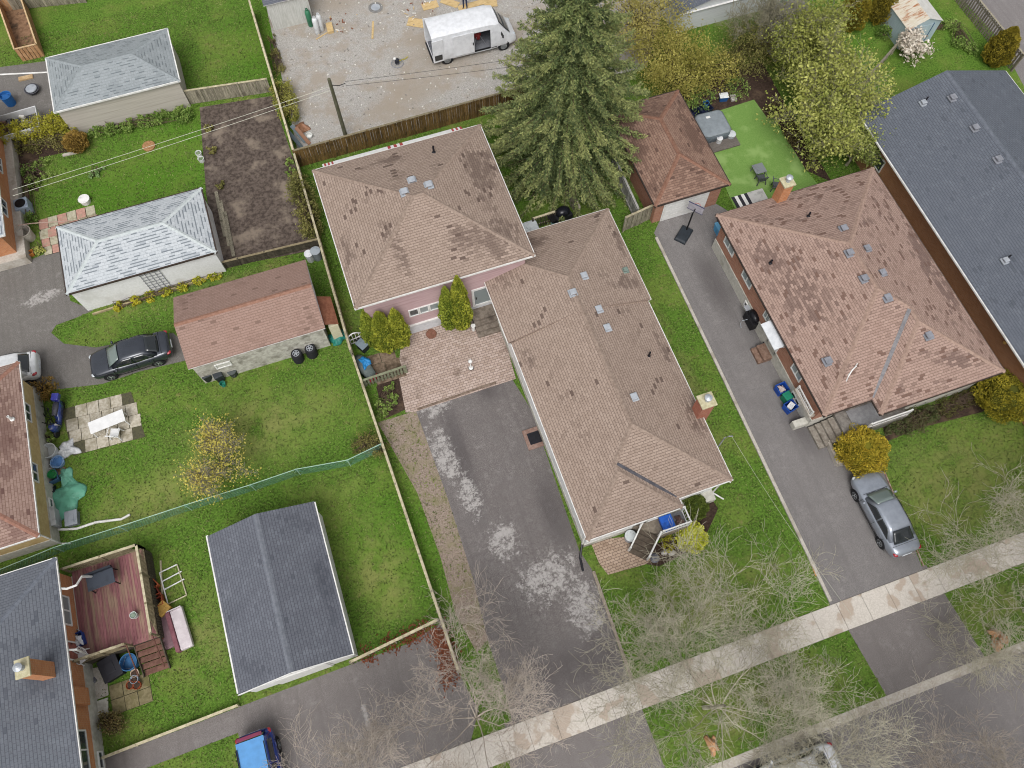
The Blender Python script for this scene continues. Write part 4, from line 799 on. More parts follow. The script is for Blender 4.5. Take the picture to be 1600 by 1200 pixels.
def chair(label, q, ang, col, group=None, name='chair', m=None):
    t = thing(name, label, 'chair', tuple(q), ang, group); m = m or pm(col, .4); w = .26
    MB().loft([[(-w, -w, .40), (w, -w, .40), (w * .9, w, .38), (-w * .9, w, .38)], [(-w, -w, .43), (w, -w, .43), (w * .9, w, .41), (-w * .9, w, .41)]]).build('seat', m, t, bevel=.015)
    b = MB()
    for i in range(5): b.beam((-.2 + i * .1, w - .02, .42), (-.2 + i * .1, w + .1, .86), .05, .02)
    b.beam((-.25, w + .1, .86), (.25, w + .1, .86), .05, .06); b.build('backrest', m, t)
    for x, y in ((-1, -1), (1, -1), (1, 1), (-1, 1)): MB().beam((x * w * .88, y * w * .88, .4), (x * w * 1.1, y * w * 1.1, 0), .05).build('leg', m, t)
    for s_ in (-1, 1): MB().tube([(s_ * w, -w, .42), (s_ * (w + .03), -w * .9, .62), (s_ * (w + .03), w * .8, .64), (s_ * w * .9, w + .06, .7)], .022, 6).build('armrest', m, t)
    return t
def table(label, q, ang, w, l, h, m, name='table', legm=None):
    t = thing(name, label, 'table', tuple(q), ang); MB().box(-w / 2, w / 2, -l / 2, l / 2, h - .04, h).build('top', m, t, bevel=.012)
    for x in (-1, 1):
        for y in (-1, 1): MB().beam((x * (w / 2 - .1), y * (l / 2 - .08), h - .04), (x * (w / 2 - .06), y * (l / 2 - .04), 0), .045).build('leg', legm or m, t)
    MB().box(-w / 2 + .1, w / 2 - .1, -.02, .02, h - .09, h - .041).build('apron', legm or m, t); return t
M_wp = mat('white_plastic', '#f1f1f1', '#e6e6e6', 3, .4)
q = P(167, 659, .7); table('white rectangular table on the square slabs', (q.x, q.y, .05), R(6), 1.95, .75, .7, M_wp)
q = P(181, 678, .3); chair('white plastic armchair beside the white rectangular table', (q.x, q.y, .05), R(160), 'f2f2f2', m=M_wp)
# ------------------------------------------------ junk along the tan house
box_thing('storage_box', 'light grey deck box against the tan house wall', 'box', P(83, 815), (.95, 1.0, .75), 'b9bcc0', lid='c6c9cc')
box_thing('storage_box', 'small grey tote with dark handle on the lawn by the deck box', 'box', P(117, 812), (.6, .75, .4), '8d939c', R(-4), lid='9aa0a9')
sheet('tarp', 'crumpled mint green tarp lying by the tan house', 'tarp', P(103, 777), 1.9, 1.7, .35, '6fb59a', .5, 3); sheet('tarp', 'small bunched mint tarp beside the crate of green and blue tubs', 'tarp', P(104, 745), .7, 1.1, .35, '78b8a0', .1, 8)
box_thing('crate', 'blue crate with a green tub inside by the tan house', 'crate', P(86, 748), (.6, .6, .45), '4f7396', R(10)); bucket('tub', 'round green tub stacked in the blue crate', 'tub', P(83, 742, .46) , .24, .16, '2f8f52')
for i, (a, b) in enumerate(((82, 770), (82, 783))): sheet('bag', ('black crumpled bag nearer the leaning pallet', 'black crumpled bag nearer the grey deck box')[i], 'bag', P(a, b), .65, .38, .25, '1f2a2b', .6 + i, 20 + i, group='black bags by the tan house')
pal = thing('pallet', 'grey slatted pallet leaning on the tan house wall', 'pallet', tuple(P(71, 745)), R(90)); 
for i in range(6):
    MB().obox((-.7 + 0, 0, 0), (0.01, .01, .01)) if False else None
    o = MB().beam((-.7, .05 + i * .11, .08 + i * .13), (.7, .05 + i * .11, .08 + i * .13), .1, .025).build('slat', mat('pallet_grey', '#6f7076', '#5c5d63', 5, .9), pal)
for x in (-.6, 0, .6): MB().beam((x, .08, .05), (x, .68, .78), .05, .04).build('stringer', MATS['pallet_grey'], pal)
bucket('bucket', 'large white bucket in the clutter by the tan house', 'bucket', P(82, 708), .42, .5, 'd5d8d8'); sheet('bag', 'white crumpled plastic sack beside the large white bucket', 'bag', P(106, 703), 1.0, .95, .35, 'd9dadd', .2, 5)
bucket('tub', 'pale blue tub below the white plastic sack', 'tub', P(93, 724), .36, .3, '8fb0d8', fill='5a86c0'); box_thing('box', 'small white box by the grey pallet', 'box', P(83, 730), (.25, .25, .2), 'ecebe6')
sheet('rag', 'brown bundle of rags beside the blue crate', 'rag', P(97, 738), .6, .5, .22, '93745c', 0, 9)
# blue scooter
def scooter(label, q, ang):
    t = thing('motor_scooter', label, 'scooter', tuple(q), ang); bl = paint('scooter_blue', '#273f86', .2, 0, .5, .6); wt = M_white
    MB().loft([[(x, -w, z0), (x, w, z0), (x, w * .8, z1), (x, -w * .8, z1)] for x, w, z0, z1 in ((-.9, .1, .55, .75), (-.6, .2, .4, .85), (-.1, .19, .3, .8), (.15, .16, .22, .4), (.45, .18, .22, .38), (.6, .2, .25, .9), (.85, .17, .35, 1.0), (1.0, .08, .5, .8))]).build('body', bl, t, smooth=True)
    MB().loft([[(x, -w, .8 + d), (x, w, .8 + d), (x, w * .8, .9 + d), (x, -w * .8, .9 + d)] for x, w, d in ((-.65, .15, .05), (-.3, .17, .03), (.1, .13, 0))]).build('seat', pm('4b4b55', .6), t, smooth=True)
    MB().box(-1.15, -.72, -.2, .2, .85, 1.15).build('top_box', paint('topbox_blue', '#3b3f9a', .25, 0, .5, .5), t, bevel=.05); MB().box(-1.17, -1.13, -.15, .15, .9, 1.0).build('tail_light', pm('b0304a', .3), t)
    MB().tube([(.6, -.35, 1.05), (.7, -.1, 1.02), (.7, .1, 1.02), (.6, .35, 1.05)], .02, 6).build('handlebar', M_iron, t)
    for s_ in (-1, 1): MB().lump((.62, s_ * .36, 1.16), (.02, .07, .05), 1, 0).build('mirror', M_iron, t)
    for x in (-.72, .95):
        w = MB().lathe([(.14, -.055), (.25, -.055), (.27, 0), (.25, .055), (.14, .055)], (x, 0, .27), 18, 'y').build('wheel', M_black, t); MB().lathe([(.14, -.03), (.14, .03)], (x, 0, .27), 12, 'y').build('rim', M_ventl, w)
    MB().loft([[(.55, -.19, .3), (.55, .19, .3), (.6, .19, .9), (.6, -.19, .9)], [(.95, -.1, .5), (.95, .1, .5), (.93, .08, .92), (.93, -.08, .92)]]).build('front_shield', wt, t, smooth=True)
    return t
scooter('blue motor scooter with rear top box by the tan house', P(97, 655), R(-106))
bk = thing('bicycle', 'black bicycle lying against the blue scooter', 'bicycle', tuple(P(74, 655)), R(-70)); 
for x in (-.52, .52):
    w = MB(); w.tube([(x + .32 * math.cos(k * .3142), .32 * math.sin(k * .3142) * .8, .14 + .2 * math.sin(k * .3142)) for k in range(21)], .025, 5); w.build('wheel', M_black, bk)
    s_ = MB()
    for k in range(8): s_.tube([(x, 0, .14), (x + .3 * math.cos(k * .785), .24 * math.sin(k * .785), .14 + .19 * math.sin(k * .785))], .006, 3)
    s_.build('spokes', M_ventg, bk)
MB().tube([(-.52, 0, .14), (-.1, .02, .16), (.35, .3, .4), (.52, 0, .14)], .022, 5).tube([(-.1, .02, .16), (-.2, .35, .42), (.35, .3, .4)], .022, 5).build('frame', M_black, bk); MB().lump((-.22, .42, .46), (.13, .06, .04), 1, .1).build('saddle', M_black, bk); MB().tube([(.3, .4, .2), (.4, .42, .48), (.3, .45, .75)], .015, 5).build('handlebar', M_black, bk)
MB().tube([P(62, 829, .2), P(80, 828, .06), P(120, 826, .06), P(150, 816, .07), P(190, 811, .07), P(203, 804, .1)], .07, 8).build('drain_pipe', M_gut, label='white corrugated drain pipe trailing over the lawn', cat='pipe')
# ------------------------------------------------ red wooden deck
dz = .95; dk = thing('deck', 'weathered red wooden deck with lattice rails', 'deck', (-17.2, 12, 0), world=True)
M_deck = mat('deck_red', '#8f5f63', '#7b4f52', 3.5, .85, c='#927d68', cs=.8, stretch=(7, .55, 1), rnd=.35, cthr=(.42, .72)); dx0, dx1, dy0, dy1 = -18.95, -15.25, 9.7, 14.35
MB().box(dx0, dx1, dy0, dy1, .1, dz - .04).build('base', M_wdark, dk)
n = 26; pl = None
for i in range(n):
    w = (dx1 - dx0) / n
    if pl is None: pl = MB().box(dx0 + .004, dx0 + w - .004, dy0, dy1, dz - .035, dz).build('plank', M_deck, dk)
    else: o = pl.copy(); COL.objects.link(o); o.location.x = i * w; o.location.z = random.uniform(-.003, .003)
def lattice(parent, a, b, z0, z1, m):
    a, b = Vector(a), Vector(b); L = (b - a).length; d = (b - a) / L; n = int(L / .13); t = MB()
    for i in range(n):
        for s_ in (-1, 1):
            x0 = L * i / n; x1 = x0 + s_ * (z1 - z0)
            if 0 <= x1 <= L: t.beam(a + d * x0 + Vector((0, 0, z0)), a + d * x1 + Vector((0, 0, z1)), .035, .012)
    t.build('lattice', m, parent); 
    MB().beam(a + Vector((0, 0, z1)), b + Vector((0, 0, z1)), .12, .05).build('handrail', M_wpale, parent); MB().beam(a + Vector((0, 0, z0)), b + Vector((0, 0, z0)), .06, .05).build('handrail', M_dtl, parent)
    k = max(1, round(L / 1.6))
    for i in range(k + 1): q = a + d * (L * i / k); MB().box(q.x - .045, q.x + .045, q.y - .045, q.y + .045, dz - .1, z1 + .06).build('post', M_dtl, parent)
lattice(dk, (dx0, dy1, 0), (dx1, dy1, 0), dz + .1, dz + .95, M_dtl); lattice(dk, (dx1, dy1, 0), (dx1, dy0 + .05, 0), dz + .1, dz + .95, M_dtl); lattice(dk, (dx0, dy0, 0), (dx1 - 1.3, dy0, 0), dz + .1, dz + .95, M_dtl)
b = MB(); 
for i in range(34): b.box(dx1 + .02, dx1 + .04, dy0 + i * .135, dy0 + i * .135 + .1, .05, dz - .05)
b.build('skirt', M_wdark, dk)
for i in range(5): MB().box(dx1 - 1.25, dx1 - .02, dy0 - .29 - i * .29, dy0 - .012 - i * .29, dz - .19 - i * .17 - .045, dz - .19 - i * .17).build('step', mat('stair_brown', '#7d5c50', '#6a4b41', 4, .9, rnd=.2), dk)
for s_ in (dx1 - 1.27, dx1 + .01): MB().beam((s_, dy0, dz - .2), (s_, dy0 - 1.5, .12), .05, .2).build('stringer', M_wdark, dk); MB().beam((s_, dy0, dz + .8), (s_, dy0 - 1.5, .85), .05, .05).build('handrail', mat('rail_brown', '#6e4a40', '#5a3b33', 4, .9), dk)
t = table('dark metal swing table standing on the red deck', (P(158, 905, dz + .6).x, P(158, 905, dz + .6).y, dz), R(3), 1.35, .85, .7, pm('3e444f', .5), legm=M_iron)
MB().box(-.68, .68, .34, .44, .701, .95).build('back_panel', pm('2a2f38', .5), t)
bucket('bucket', 'white bucket standing on the red deck', 'bucket', P(208, 961, dz + .3) - Vector((0, 0, .3)), .17, .32, 'd9e2df', fill='8c9c8c')
box_thing('recycling_bin', 'blue recycling bin holding white paper on the red deck', 'bin', P(123, 1000, dz + .2) - Vector((0, 0, .2)), (.55, .65, .38), '27448f', R(8)); sheet('paper', 'crumpled white paper in the blue deck bin', 'paper', P(123, 1001, dz + .36), .4, .5, .12, 'e9ebf0', 0, 12)
bucket('bucket', 'small white tub beside the blue deck bin', 'bucket', P(119, 988, dz + .15) - Vector((0, 0, .15)), .16, .2, 'e6e6ea'); chair('white plastic chair at the corner of the red deck', P(131, 1026, dz + .3) - Vector((0, 0, .3)), R(20), 'f0efef', m=M_wp)
# ------------------------------------------------ clutter round the deck
so_ = thing('sofa', 'white and pink upholstered bench seat standing on the lawn', 'sofa', tuple(P(288, 983)), R(-84))
MB().box(-1.05, 1.05, -.32, .3, .12, .42).build('seat', mat('sofa_white', '#dcd3d6', '#cbc1c5', 3, .8), so_, bevel=.05); MB().box(-1.05, 1.05, -.55, -.33, .05, .5).build('backrest', mat('sofa_pink', '#8d5d66', '#7b4d56', 3, .85), so_, bevel=.04); MB().box(-1.1, -1.055, -.5, .28, .05, .5).build('armrest', MATS['sofa_white'], so_, bevel=.02)
ct = thing('mattress', 'mauve folded cushion slab between deck and white bench', 'mattress', tuple(P(263, 985)), R(-84)); MB().box(-.95, .95, -.3, .3, .1, .3).build('cushion', mat('mauve', '#8d7177', '#7b6067', 3, .9), ct, bevel=.05); MB().box(-.9, .9, -.28, .28, 0, .1).build('base', M_wdark, ct)
for i, (a, b, c) in enumerate(((241, 915, 'c4693f'), (246, 930, '7c3526'), (251, 940, 'a34d31'))): box_thing('crate', ('bright orange crate beside the red deck', 'dark red crate between two others beside the deck', 'rust-coloured crate next to the yellow box')[i], 'crate', P(a, b), (.5, .6, .5), c, R(30 - i * 12))
box_thing('box', 'yellow cardboard box beside the deck', 'box', P(259, 953), (.6, .55, .45), 'b99147', R(35), taper=1.0, lid='bd964d'); box_thing('box', 'long rust-brown planter box against the deck side', 'planter', P(250, 983), (.3, 1.2, .4), '8c4630', R(6))
fr = thing('frame', 'white tubular frame lying on the lawn behind the deck', 'frame', tuple(P(271, 912)), R(8)); 
for a, b in (((-.55, -.9), (.45, -.9)), ((.45, -.9), (.5, .85)), ((.5, .85), (-.45, .85)), ((-.45, .85), (-.55, -.9)), ((-.5, -.1), (.6, -.05)), ((-.5, .35), (.6, .4))): MB().tube([(a[0], a[1], .08), (b[0], b[1], .08)], .035, 6).build('tube', M_wp if a[1] > -.2 else mat('pale_tube', '#cfc8ac', '#bdb699', 4, .6), fr)
MB().beam(P(251, 876, .05), P(254, 935, .06), .09, .06).build('timber_post', M_wpale, label='long pale timber post lying on the lawn beside the deck', cat='post')
bucket('tub', 'round blue tub piled beside the deck stairs', 'tub', P(208, 1036), .42, .6, '3d6f9d', m=None); box_thing('box', 'black plastic box below the deck edge', 'box', P(180, 1045), (.9, 1.1, .55), '26262c', R(14), lid='2e2e35')
for i, (a, b, c) in enumerate(((214, 1052, 'd9c2ac'), (213, 1062, 'a9b4c4'), (207, 1071, 'a9532f'), (217, 1071, '9c4a2a'))): bucket('pot', ('cream pot beside the deck stairs', 'blue-grey pot in front of the deck stairs', 'terracotta pot on the mossy slabs, nearer the black plastic box', 'terracotta pot on the mossy slabs, nearer the deck stairs')[i], 'pot', P(a, b), .2, .3, c, fill='4a3a30', group='terracotta pots on the mossy slabs' if i > 1 else None)
sheet('bag', 'grey crumpled bag at the orange brick wall', 'bag', P(141, 1069), .6, .6, .3, '77777c', 0, 31)
MB().prism([tuple(P(*q))[:2] for q in ((151, 1096), (169, 1090), (170, 1119), (153, 1121))], .0, .06).build('paving_pad', mat('pad_white', '#d5d2c9', '#bdb9ae', 5, .9, bump=.2), label='pale square concrete pad beside the orange brick wall', cat='paving'); MB().prism([tuple(P(*q))[:2] for q in ((138, 1046), (166, 1040), (170, 1086), (150, 1094))], .0, .05).build('paving_pad', M_conc, label='rough concrete pad under the deck edge', cat='paving')
# ------------------------------------------------ round the brown garage and patio
ty = thing('tyre_stack', 'stack of black tyres with alloy rims by the whitewashed wall', 'tyres', (0, 0, 0), 0, 'tyre stacks by the brown garage')
for k in range(4):
    w = MB().lathe([(.2, 0), (.3, -.005), (.325, .05), (.325, .16), (.3, .215), (.2, .21)], (random.uniform(-.02, .02), random.uniform(-.02, .02), k * .215), 20).build('tyre', pm('26262a', .8), ty)
    if k == 3:
        r_ = MB().lathe([(.2, .0), (.2, .19), (.17, .19), (.17, .12)], (0, 0, k * .215 + .035), 20)
        for j in range(5): a = j * 1.2566; r_.obox((.1 * math.cos(a), .1 * math.sin(a), k * .215 + .2), (.19, .055, .05), rz3(a))
        r_.build('rim', M_ventl, w)
ty.location = P(468, 562); ty['label'] = 'tyre stack by the whitewashed wall, nearer the dark bins'; place(ty, P(489, 554), .7, 'tyre stack by the whitewashed wall, nearer the teal tarp')
sheet('tarp', 'crumpled teal tarp between fence and brown garage', 'tarp', P(529, 528), 1.1, .75, .4, '2f8377', .2, 14)
for i, (a, b, c) in enumerate(((328, 592, '2e3236'), (346, 592, '34383c'))): wheelie(('dark grey wheelie bin at the corner of the brown-shingled garage', 'dark grey wheelie bin between its twin and the round bin')[i], P(a, b), R(10), c, '3c4145', 'dark bins by the brown garage', .75, .5)
bucket('bin', 'round dark bin with lid beside the wheelie bins', 'bin', P(366, 585), .26, .5, '3f4444', lid='565b5b'); bucket('pot', 'small teal pot in front of the dark bins', 'pot', P(350, 602), .16, .3, '2f8f7a')
bucket('barrel', 'white rain barrel in the fence corner', 'barrel', P(486, 406), .26, .7, 'd9dcdf', lid='e6e8ea'); bucket('barrel', 'grey rain barrel with round lid in the fence corner', 'barrel', P(497, 403), .3, .8, '8d949b', lid='a3abb2')
ag = thing('garden_gate', 'white arched garden gate beside the pink house corner', 'gate', tuple(P(557, 536)), R(8)); arc = [(-.45 + .9 * i / 10, 0, .9 + .35 * math.sin(math.pi * i / 10)) for i in range(11)]
MB().tube([(-.45, 0, 0), (-.45, 0, .9)] + arc[1:] + [(.45, 0, 0)], .04, 6).build('frame', M_white, ag)
for i in range(4): x = -.3 + i * .2; MB().beam((x, 0, .15), (x, 0, .9 + .3 * math.sin(math.pi * (x + .45) / .9)), .035).build('slat', M_white, ag)
for z in (.15, .6): MB().beam((-.45, 0, z), (.45, 0, z), .04, .06).build('rail', M_white, ag)
tc = thing('cart', 'grey tarp-covered garden cart by the pale-topped fence', 'cart', tuple(P(571, 577)), R(-70)); MB().loft([[(x, -w, 0), (x, w, 0), (x, w * .8, h), (x, -w * .8, h)] for x, w, h in ((-.95, .2, .25), (-.6, .36, .55), (.2, .4, .6), (.7, .33, .5), (.95, .2, .3))]).build('cover', mat('cover_grey', '#6d7674', '#5a6361', 4, .7), tc, smooth=True); MB().box(.75, .98, -.3, .3, .05, .35).build('tail_board', pm('b03a44'), tc, bevel=.02)
sheet('tub', 'bright blue bag on the tarp-covered cart', 'bag', P(571, 566, .58), .5, .7, .2, '2f86c4', .3, 41)
box_thing('planter', 'dark plastic bin with pale rim behind the covered cart', 'bin', P(568, 545), (.45, .6, .6), '2a2c33', R(30), lid='7f8c96'); bucket('pot', 'dark round pot at the end of the arched gate', 'pot', P(563, 534), .24, .35, '3c3f42', fill='2e2a26')
gl = thing('garden_lamp', 'small white globe lamp on the paver patio', 'lamp', tuple(P(736, 575))); MB().lathe([(.14, 0), (.14, .05), (.05, .1), (.035, .15), (.035, .75), (.06, .8)], n=12).build('post', M_white, gl); MB().lump((0, 0, .92), .13, 2, 0).build('globe', M_white, gl, smooth=True); MB().lathe([(.17, 0), (.17, .03)], (0, -.02, 0), 12).build('base', mat('terracotta', '#a8603f', '#935033', 5, .9), gl)
MB().lathe([(.32, 0), (.32, .035), (.28, .05), (.05, .05)], P(674, 522, .03), 20).build('stepping_stone', mat('stone_brown', '#8a5f50', '#74503f', 6, .9), label='round brown stepping stone on the paver patio', cat='stone')
MB().lathe([(.1, 0), (.1, .5), (.14, .55), (.14, .6)], P(740, 516), 8).build('post', M_white, label='short white post at the foot of the arborvitae', cat='post')
# behind the long roof
box_thing('cabinet', 'pale grey utility cabinet behind the pink wing corner', 'cabinet', P(828, 366), (.9, .75, .8), 'c2c8cb', lid='d3d9dc', taper=1.0)
gr = thing('barbecue', 'black round-lidded barbecue behind the long brown roof', 'barbecue', tuple(P(878, 345)), R(10)); MB().lump((0, 0, .95), (.5, .4, .35), 2, .02).build('hood', pm('1e1f26', .25), gr, smooth=True); MB().box(-.55, .55, -.35, .35, .15, .8).build('cabinet', pm('25252b'), gr, bevel=.02); MB().box(-.95, -.56, -.3, .3, .78, .84).build('shelf', M_iron, gr)
sheet('bag', 'small teal bag beside the black barbecue', 'bag', P(862, 352), .4, .4, .25, '7fb0b8', 0, 51)
# ------------------------------------------------ front of the long house
bucket('bin', 'silver round bin under the front eave', 'bin', (8.95, 6.72, .03), .3, .6, 'b9c0c2', lid='d3d9da', m=M_ventl)
MB().lump(tuple(P(1023, 872, .16)), (.26, .26, .22), 3, .06, 4).build('boulder', mat('boulder_grey', '#7d7d86', '#66666f', 6, .9, bump=.3), label='round grey boulder at the edge of the mulch bed', cat='stone', smooth=True)
for i, (a, b) in enumerate(((1038, 864), (1050, 864))): MB().lump(tuple(P(a, b, .08)), (.2, .13, .1), 2, .1, i).build('stone', mat('stone_white', '#c9c3bc', '#b5aea6', 5, .9), label=('small pale stone of the mulch bed nearest the grey boulder', 'small pale stone of the mulch bed nearest the yellow shrub')[i], cat='stone', group='pale stones of the mulch bed', smooth=True)
bx = box_thing('storage_bench', 'bright blue storage bench on the front porch', 'bench', (10.85, 6.6, .97), (.62, .75, .42), '1f4fa8', 0, lid='2460c4'); sheet('ornament', 'small cluster of dark ornaments on the porch mat', 'ornament', (11.6, 6.6, .97), .4, .5, .25, '6a5550', 0, 61)
# ------------------------------------------------ yard with the hot tub
q = P(1110, 205); tb = thing('hot_tub', 'square grey inflatable hot tub with padded cover', 'hot tub', tuple(q), R(-2))
def rsq(w, z, n=6, k=.35):
    o = []
    for cx, cy, a0 in ((1, 1, 0), (-1, 1, 90), (-1, -1, 180), (1, -1, 270)):
        for i in range(n + 1): a = R(a0 + 90 * i / n); o.append((cx * w * (1 - k) + w * k * math.cos(a), cy * w * (1 - k) + w * k * math.sin(a), z))
    return o
MB().loft([rsq(.9, 0), rsq(1.0, .1), rsq(1.0, .55), rsq(.96, .68), rsq(.8, .72)]).build('wall', mat('tub_grey', '#6f7880', '#5f686f', 4, .6), tb, smooth=True); MB().loft([rsq(.98, .69), rsq(.99, .75), rsq(.88, .81), rsq(.78, .79), rsq(.74, .8)]).build('cover', mat('tub_cover', '#8f979d', '#828a90', 3, .6), tb, smooth=True); MB().box(-.28, .0, .45, .62, .8, .815).build('label_patch', M_white, tb)
MB().box(q.x - .9, q.x + 1.35, q.y - 1.75, q.y - .3, .02, .14).build('platform', mat('platform', '#77706a', '#645d57', 4, .9, stretch=(1, 7, 1)), label='low grey platform in front of the hot tub', cat='platform', bevel=.015)
bucket('pot', 'white ribbed pot standing before the hot tub', 'pot', P(1122, 224), .2, .5, 'd5d6d8', lid='dfe0e2'); bucket('stool', 'round silver side table beside the hot tub', 'table', P(1141, 215), .28, .35, 'b9bfc4', lid='d0d5d8')
for i, (a, b) in enumerate(((1085, 182), (1101, 175))): box_thing('recycling_bin', ('dark navy bin behind the hot tub, against the brick garage', 'dark navy bin behind the hot tub with the blue bucket in it')[i], 'bin', P(a, b), (.75, .65, .45), '1c2440', R(14), group='navy bins behind the hot tub')
bucket('bucket', 'bright blue bucket in a navy bin behind the hot tub', 'bucket', P(1101, 168), .2, .5, '2f76b4'); box_thing('cooler', 'blue cooler with white lid on the dark earth bed', 'cooler', P(1129, 156), (.55, .4, .38), '27568f', R(-12), lid='eef0f2'); box_thing('box', 'small pale box next to the blue cooler', 'box', P(1145, 155), (.35, .4, .2), 'cfcac4', R(-8), taper=1); bucket('pot', 'small teal pot on the dark earth bed', 'pot', P(1111, 153), .18, .25, '2f6f6c', fill='6fb3a4')
table('square grey patio table on the artificial turf', (P(1186, 264, .5).x, P(1186, 264, .5).y, .02), R(0), .75, .75, .55, pm('7f8487', .6)); chair('grey wicker chair beside the square grey patio table', (P(1189, 280, .3).x, P(1189, 280, .3).y, .02), R(170), '4e5255'); chair('dark wicker chair by the brick chimney', (P(1213, 291, .3).x, P(1213, 291, .3).y, .02), R(60), '55585c')
rg = thing('rug', 'black and white striped rug at the edge of the turf', 'rug', tuple(P(1172, 311, .02)), R(0), world=False)
for i in range(5): MB().box(-1.1 + i * .22, -1.1 + i * .22 + .218, -.5, .5, .004, .016).build('stripe', M_white if i % 2 else pm('33333a', .9), rg)
MB().box(.0, 1.1, -.5, .5, .004, .016).build('panel', pm('c9c7c4', .9), rg)
# basketball hoop
bh = thing('basketball_hoop', 'portable basketball hoop on the grey driveway', 'basketball hoop', tuple(P(1068, 368)), R(40))
MB().loft([[(x * k, y * k, z) for x, y in ((-.62, -.38), (.62, -.38), (.62, .38), (-.62, .38))] for k, z in ((1, 0), (1, .14), (.85, .22), (.6, .24))]).build('base', pm('2f353c', .5), bh, bevel=.04); MB().tube([(.35, 0, .2), (.5, 0, 1.75)], .05, 8).build('pole', M_iron, bh); MB().beam((.3, 0, .2), (.5, 0, 1.2), .04).build('brace', M_iron, bh)
bd = MB().box(.85, .885, -.5, .5, 1.55, 2.15).build('backboard', mat('acrylic', '#b9b4bd', '#a6a1ab', 4, .2), bh, bevel=.01); MB().box(.84, .895, -.52, .52, 1.52, 1.55).box(.84, .895, -.52, .52, 2.15, 2.18).build('edge', pm('4a4a6a'), bd); MB().beam((.49, 0, 1.7), (.85, 0, 1.8), .06).build('arm', M_iron, bh)
MB().tube([(1.16 + .23 * math.cos(k * .3142), .23 * math.sin(k * .3142), 1.68) for k in range(21)], .02, 6).build('rim', pm('d08a84'), bh); nt = MB()
for k in range(12): a = k * .5236; nt.tube([(1.16 + .23 * math.cos(a), .23 * math.sin(a), 1.68), (1.16 + .14 * math.cos(a + .4), .14 * math.sin(a + .4), 1.3)], .009, 3); nt.tube([(1.16 + .23 * math.cos(a), .23 * math.sin(a), 1.68), (1.16 + .14 * math.cos(a - .4), .14 * math.sin(a - .4), 1.3)], .009, 3)
nt.build('net', M_white, bh)
# along the brick bungalow
box_thing('box', 'blue and white toy box beside the brick bungalow', 'box', P(1124, 365), (.5, .9, .6), '5aa0cc', R(0), lid='6fb0d6'); box_thing('box', 'small navy box behind the blue toy box', 'box', P(1126, 350), (.4, .4, .5), '2f3060', 0, lid='3a3a72')
hr = thing('hose_reel', 'coiled dark garden hose on the bungalow side wall', 'hose', tuple(P(1142, 425)), R(90)); 
for k in range(3): MB().tube([(.3 * math.cos(j * .3142), .05 + k * .03, .55 + .33 * math.sin(j * .3142)) for j in range(21)], .025, 6).build('coil', pm('4a4038'), hr)
MB().box(-.05, .05, .0, .16, .4, .8).build('bracket', M_iron, hr)
g2_ = thing('barbecue', 'black barbecue with side handle beside the bungalow door', 'barbecue', tuple(P(1172, 505)), R(90)); MB().box(-.5, .5, -.3, .3, .1, .8).build('cabinet', pm('202024'), g2_, bevel=.02); MB().lump((0, 0, .9), (.48, .3, .28), 2, .02).build('hood', pm('1b1b20', .3), g2_, smooth=True); MB().box(.5, .85, -.25, .25, .75, .8).build('shelf', M_ventl, g2_)
MB().tube([P(1158, 512, .04), P(1157, 505, .3), P(1160, 501, .6), P(1168, 499, .7)], .02, 6).build('walking_frame', M_ventl, label='thin white hooked pole on the driveway by the barbecue', cat='pole')
box_thing('box', 'black tray on the ground beside the bungalow wall', 'tray', P(1200, 545), (.5, .7, .35), '22242c', R(0))
for i, (a, b, c) in enumerate(((1240, 612, '2353b0'), (1250, 637, '2353b0'))): box_thing('recycling_bin', ('blue recycling bin topped with papers by the bungalow steps', 'blue recycling bin holding a white carton by the steps')[i], 'bin', ((20.4, 11.75, .01), (20.35, 10.6, .01))[i], (.6, .55, .55), c, R(5 + i * 8))
box_thing('recycling_bin', 'green compost bin between two blue recycling bins', 'bin', (20.42, 11.18, .01), (.42, .42, .6), '1f7a5c', R(10), lid='24876a'); box_thing('carton', 'white carton in the blue recycling bin', 'carton', (20.35, 10.6, .4), (.35, .25, .15), 'e8eaee', R(30), taper=1, lid='e8eaee'); sheet('paper', 'crumpled papers in the blue recycling bin', 'paper', (20.4, 11.75, .4), .35, .4, .1, 'c9b9b4', 0, 71)
cb = MB(); pts = [P(1293, 700), P(1302, 690), P(1318, 690)]; cb.beam(P(1294, 692, .2), P(1308, 726, .2), .15, .4); cb.beam(P(1308, 726, .2), P(1325, 722, .2), .15, .4); cb.beam(P(1294, 692, .2), P(1310, 684, .2), .15, .4); cb.build('planter_kerb', M_conc, label='low concrete planter kerb around the golden globe shrub', cat='planter')
# ------------------------------------------------ gravel yard clutter
def cylinder_tank(label, q, col, group=None):
    t = thing('gas_cylinder', label, 'gas cylinder', tuple(q), 0, group); MB().lathe([(.17, 0), (.19, .04), (.19, 1.15), (.16, 1.28), (.07, 1.34)], n=16).build('tank', pm(col, .4), t, smooth=True); MB().lathe([(.09, 1.3), (.09, 1.45), (.075, 1.45), (.075, 1.36)], n=12).build('collar', pm(col, .4), t); MB().lathe([(.03, 1.34), (.03, 1.42)], n=8).build('valve', M_ventg, t)
cylinder_tank('green gas cylinder beside the white-walled shed', P(486, 40), '3f7f5f')
for a, b in ((497, 52), (503, 47)): cylinder_tank('white gas cylinder ' + ('nearer the thin batten' if a == 497 else 'nearer the green cylinder'), P(a, b), 'e3e6e8', 'white gas cylinders on the gravel')
M_ply = mat('plywood', '#d8bd8c', '#c9ab78', 4, .8, c='#b39866', cs=1, stretch=(1, 5, 1))
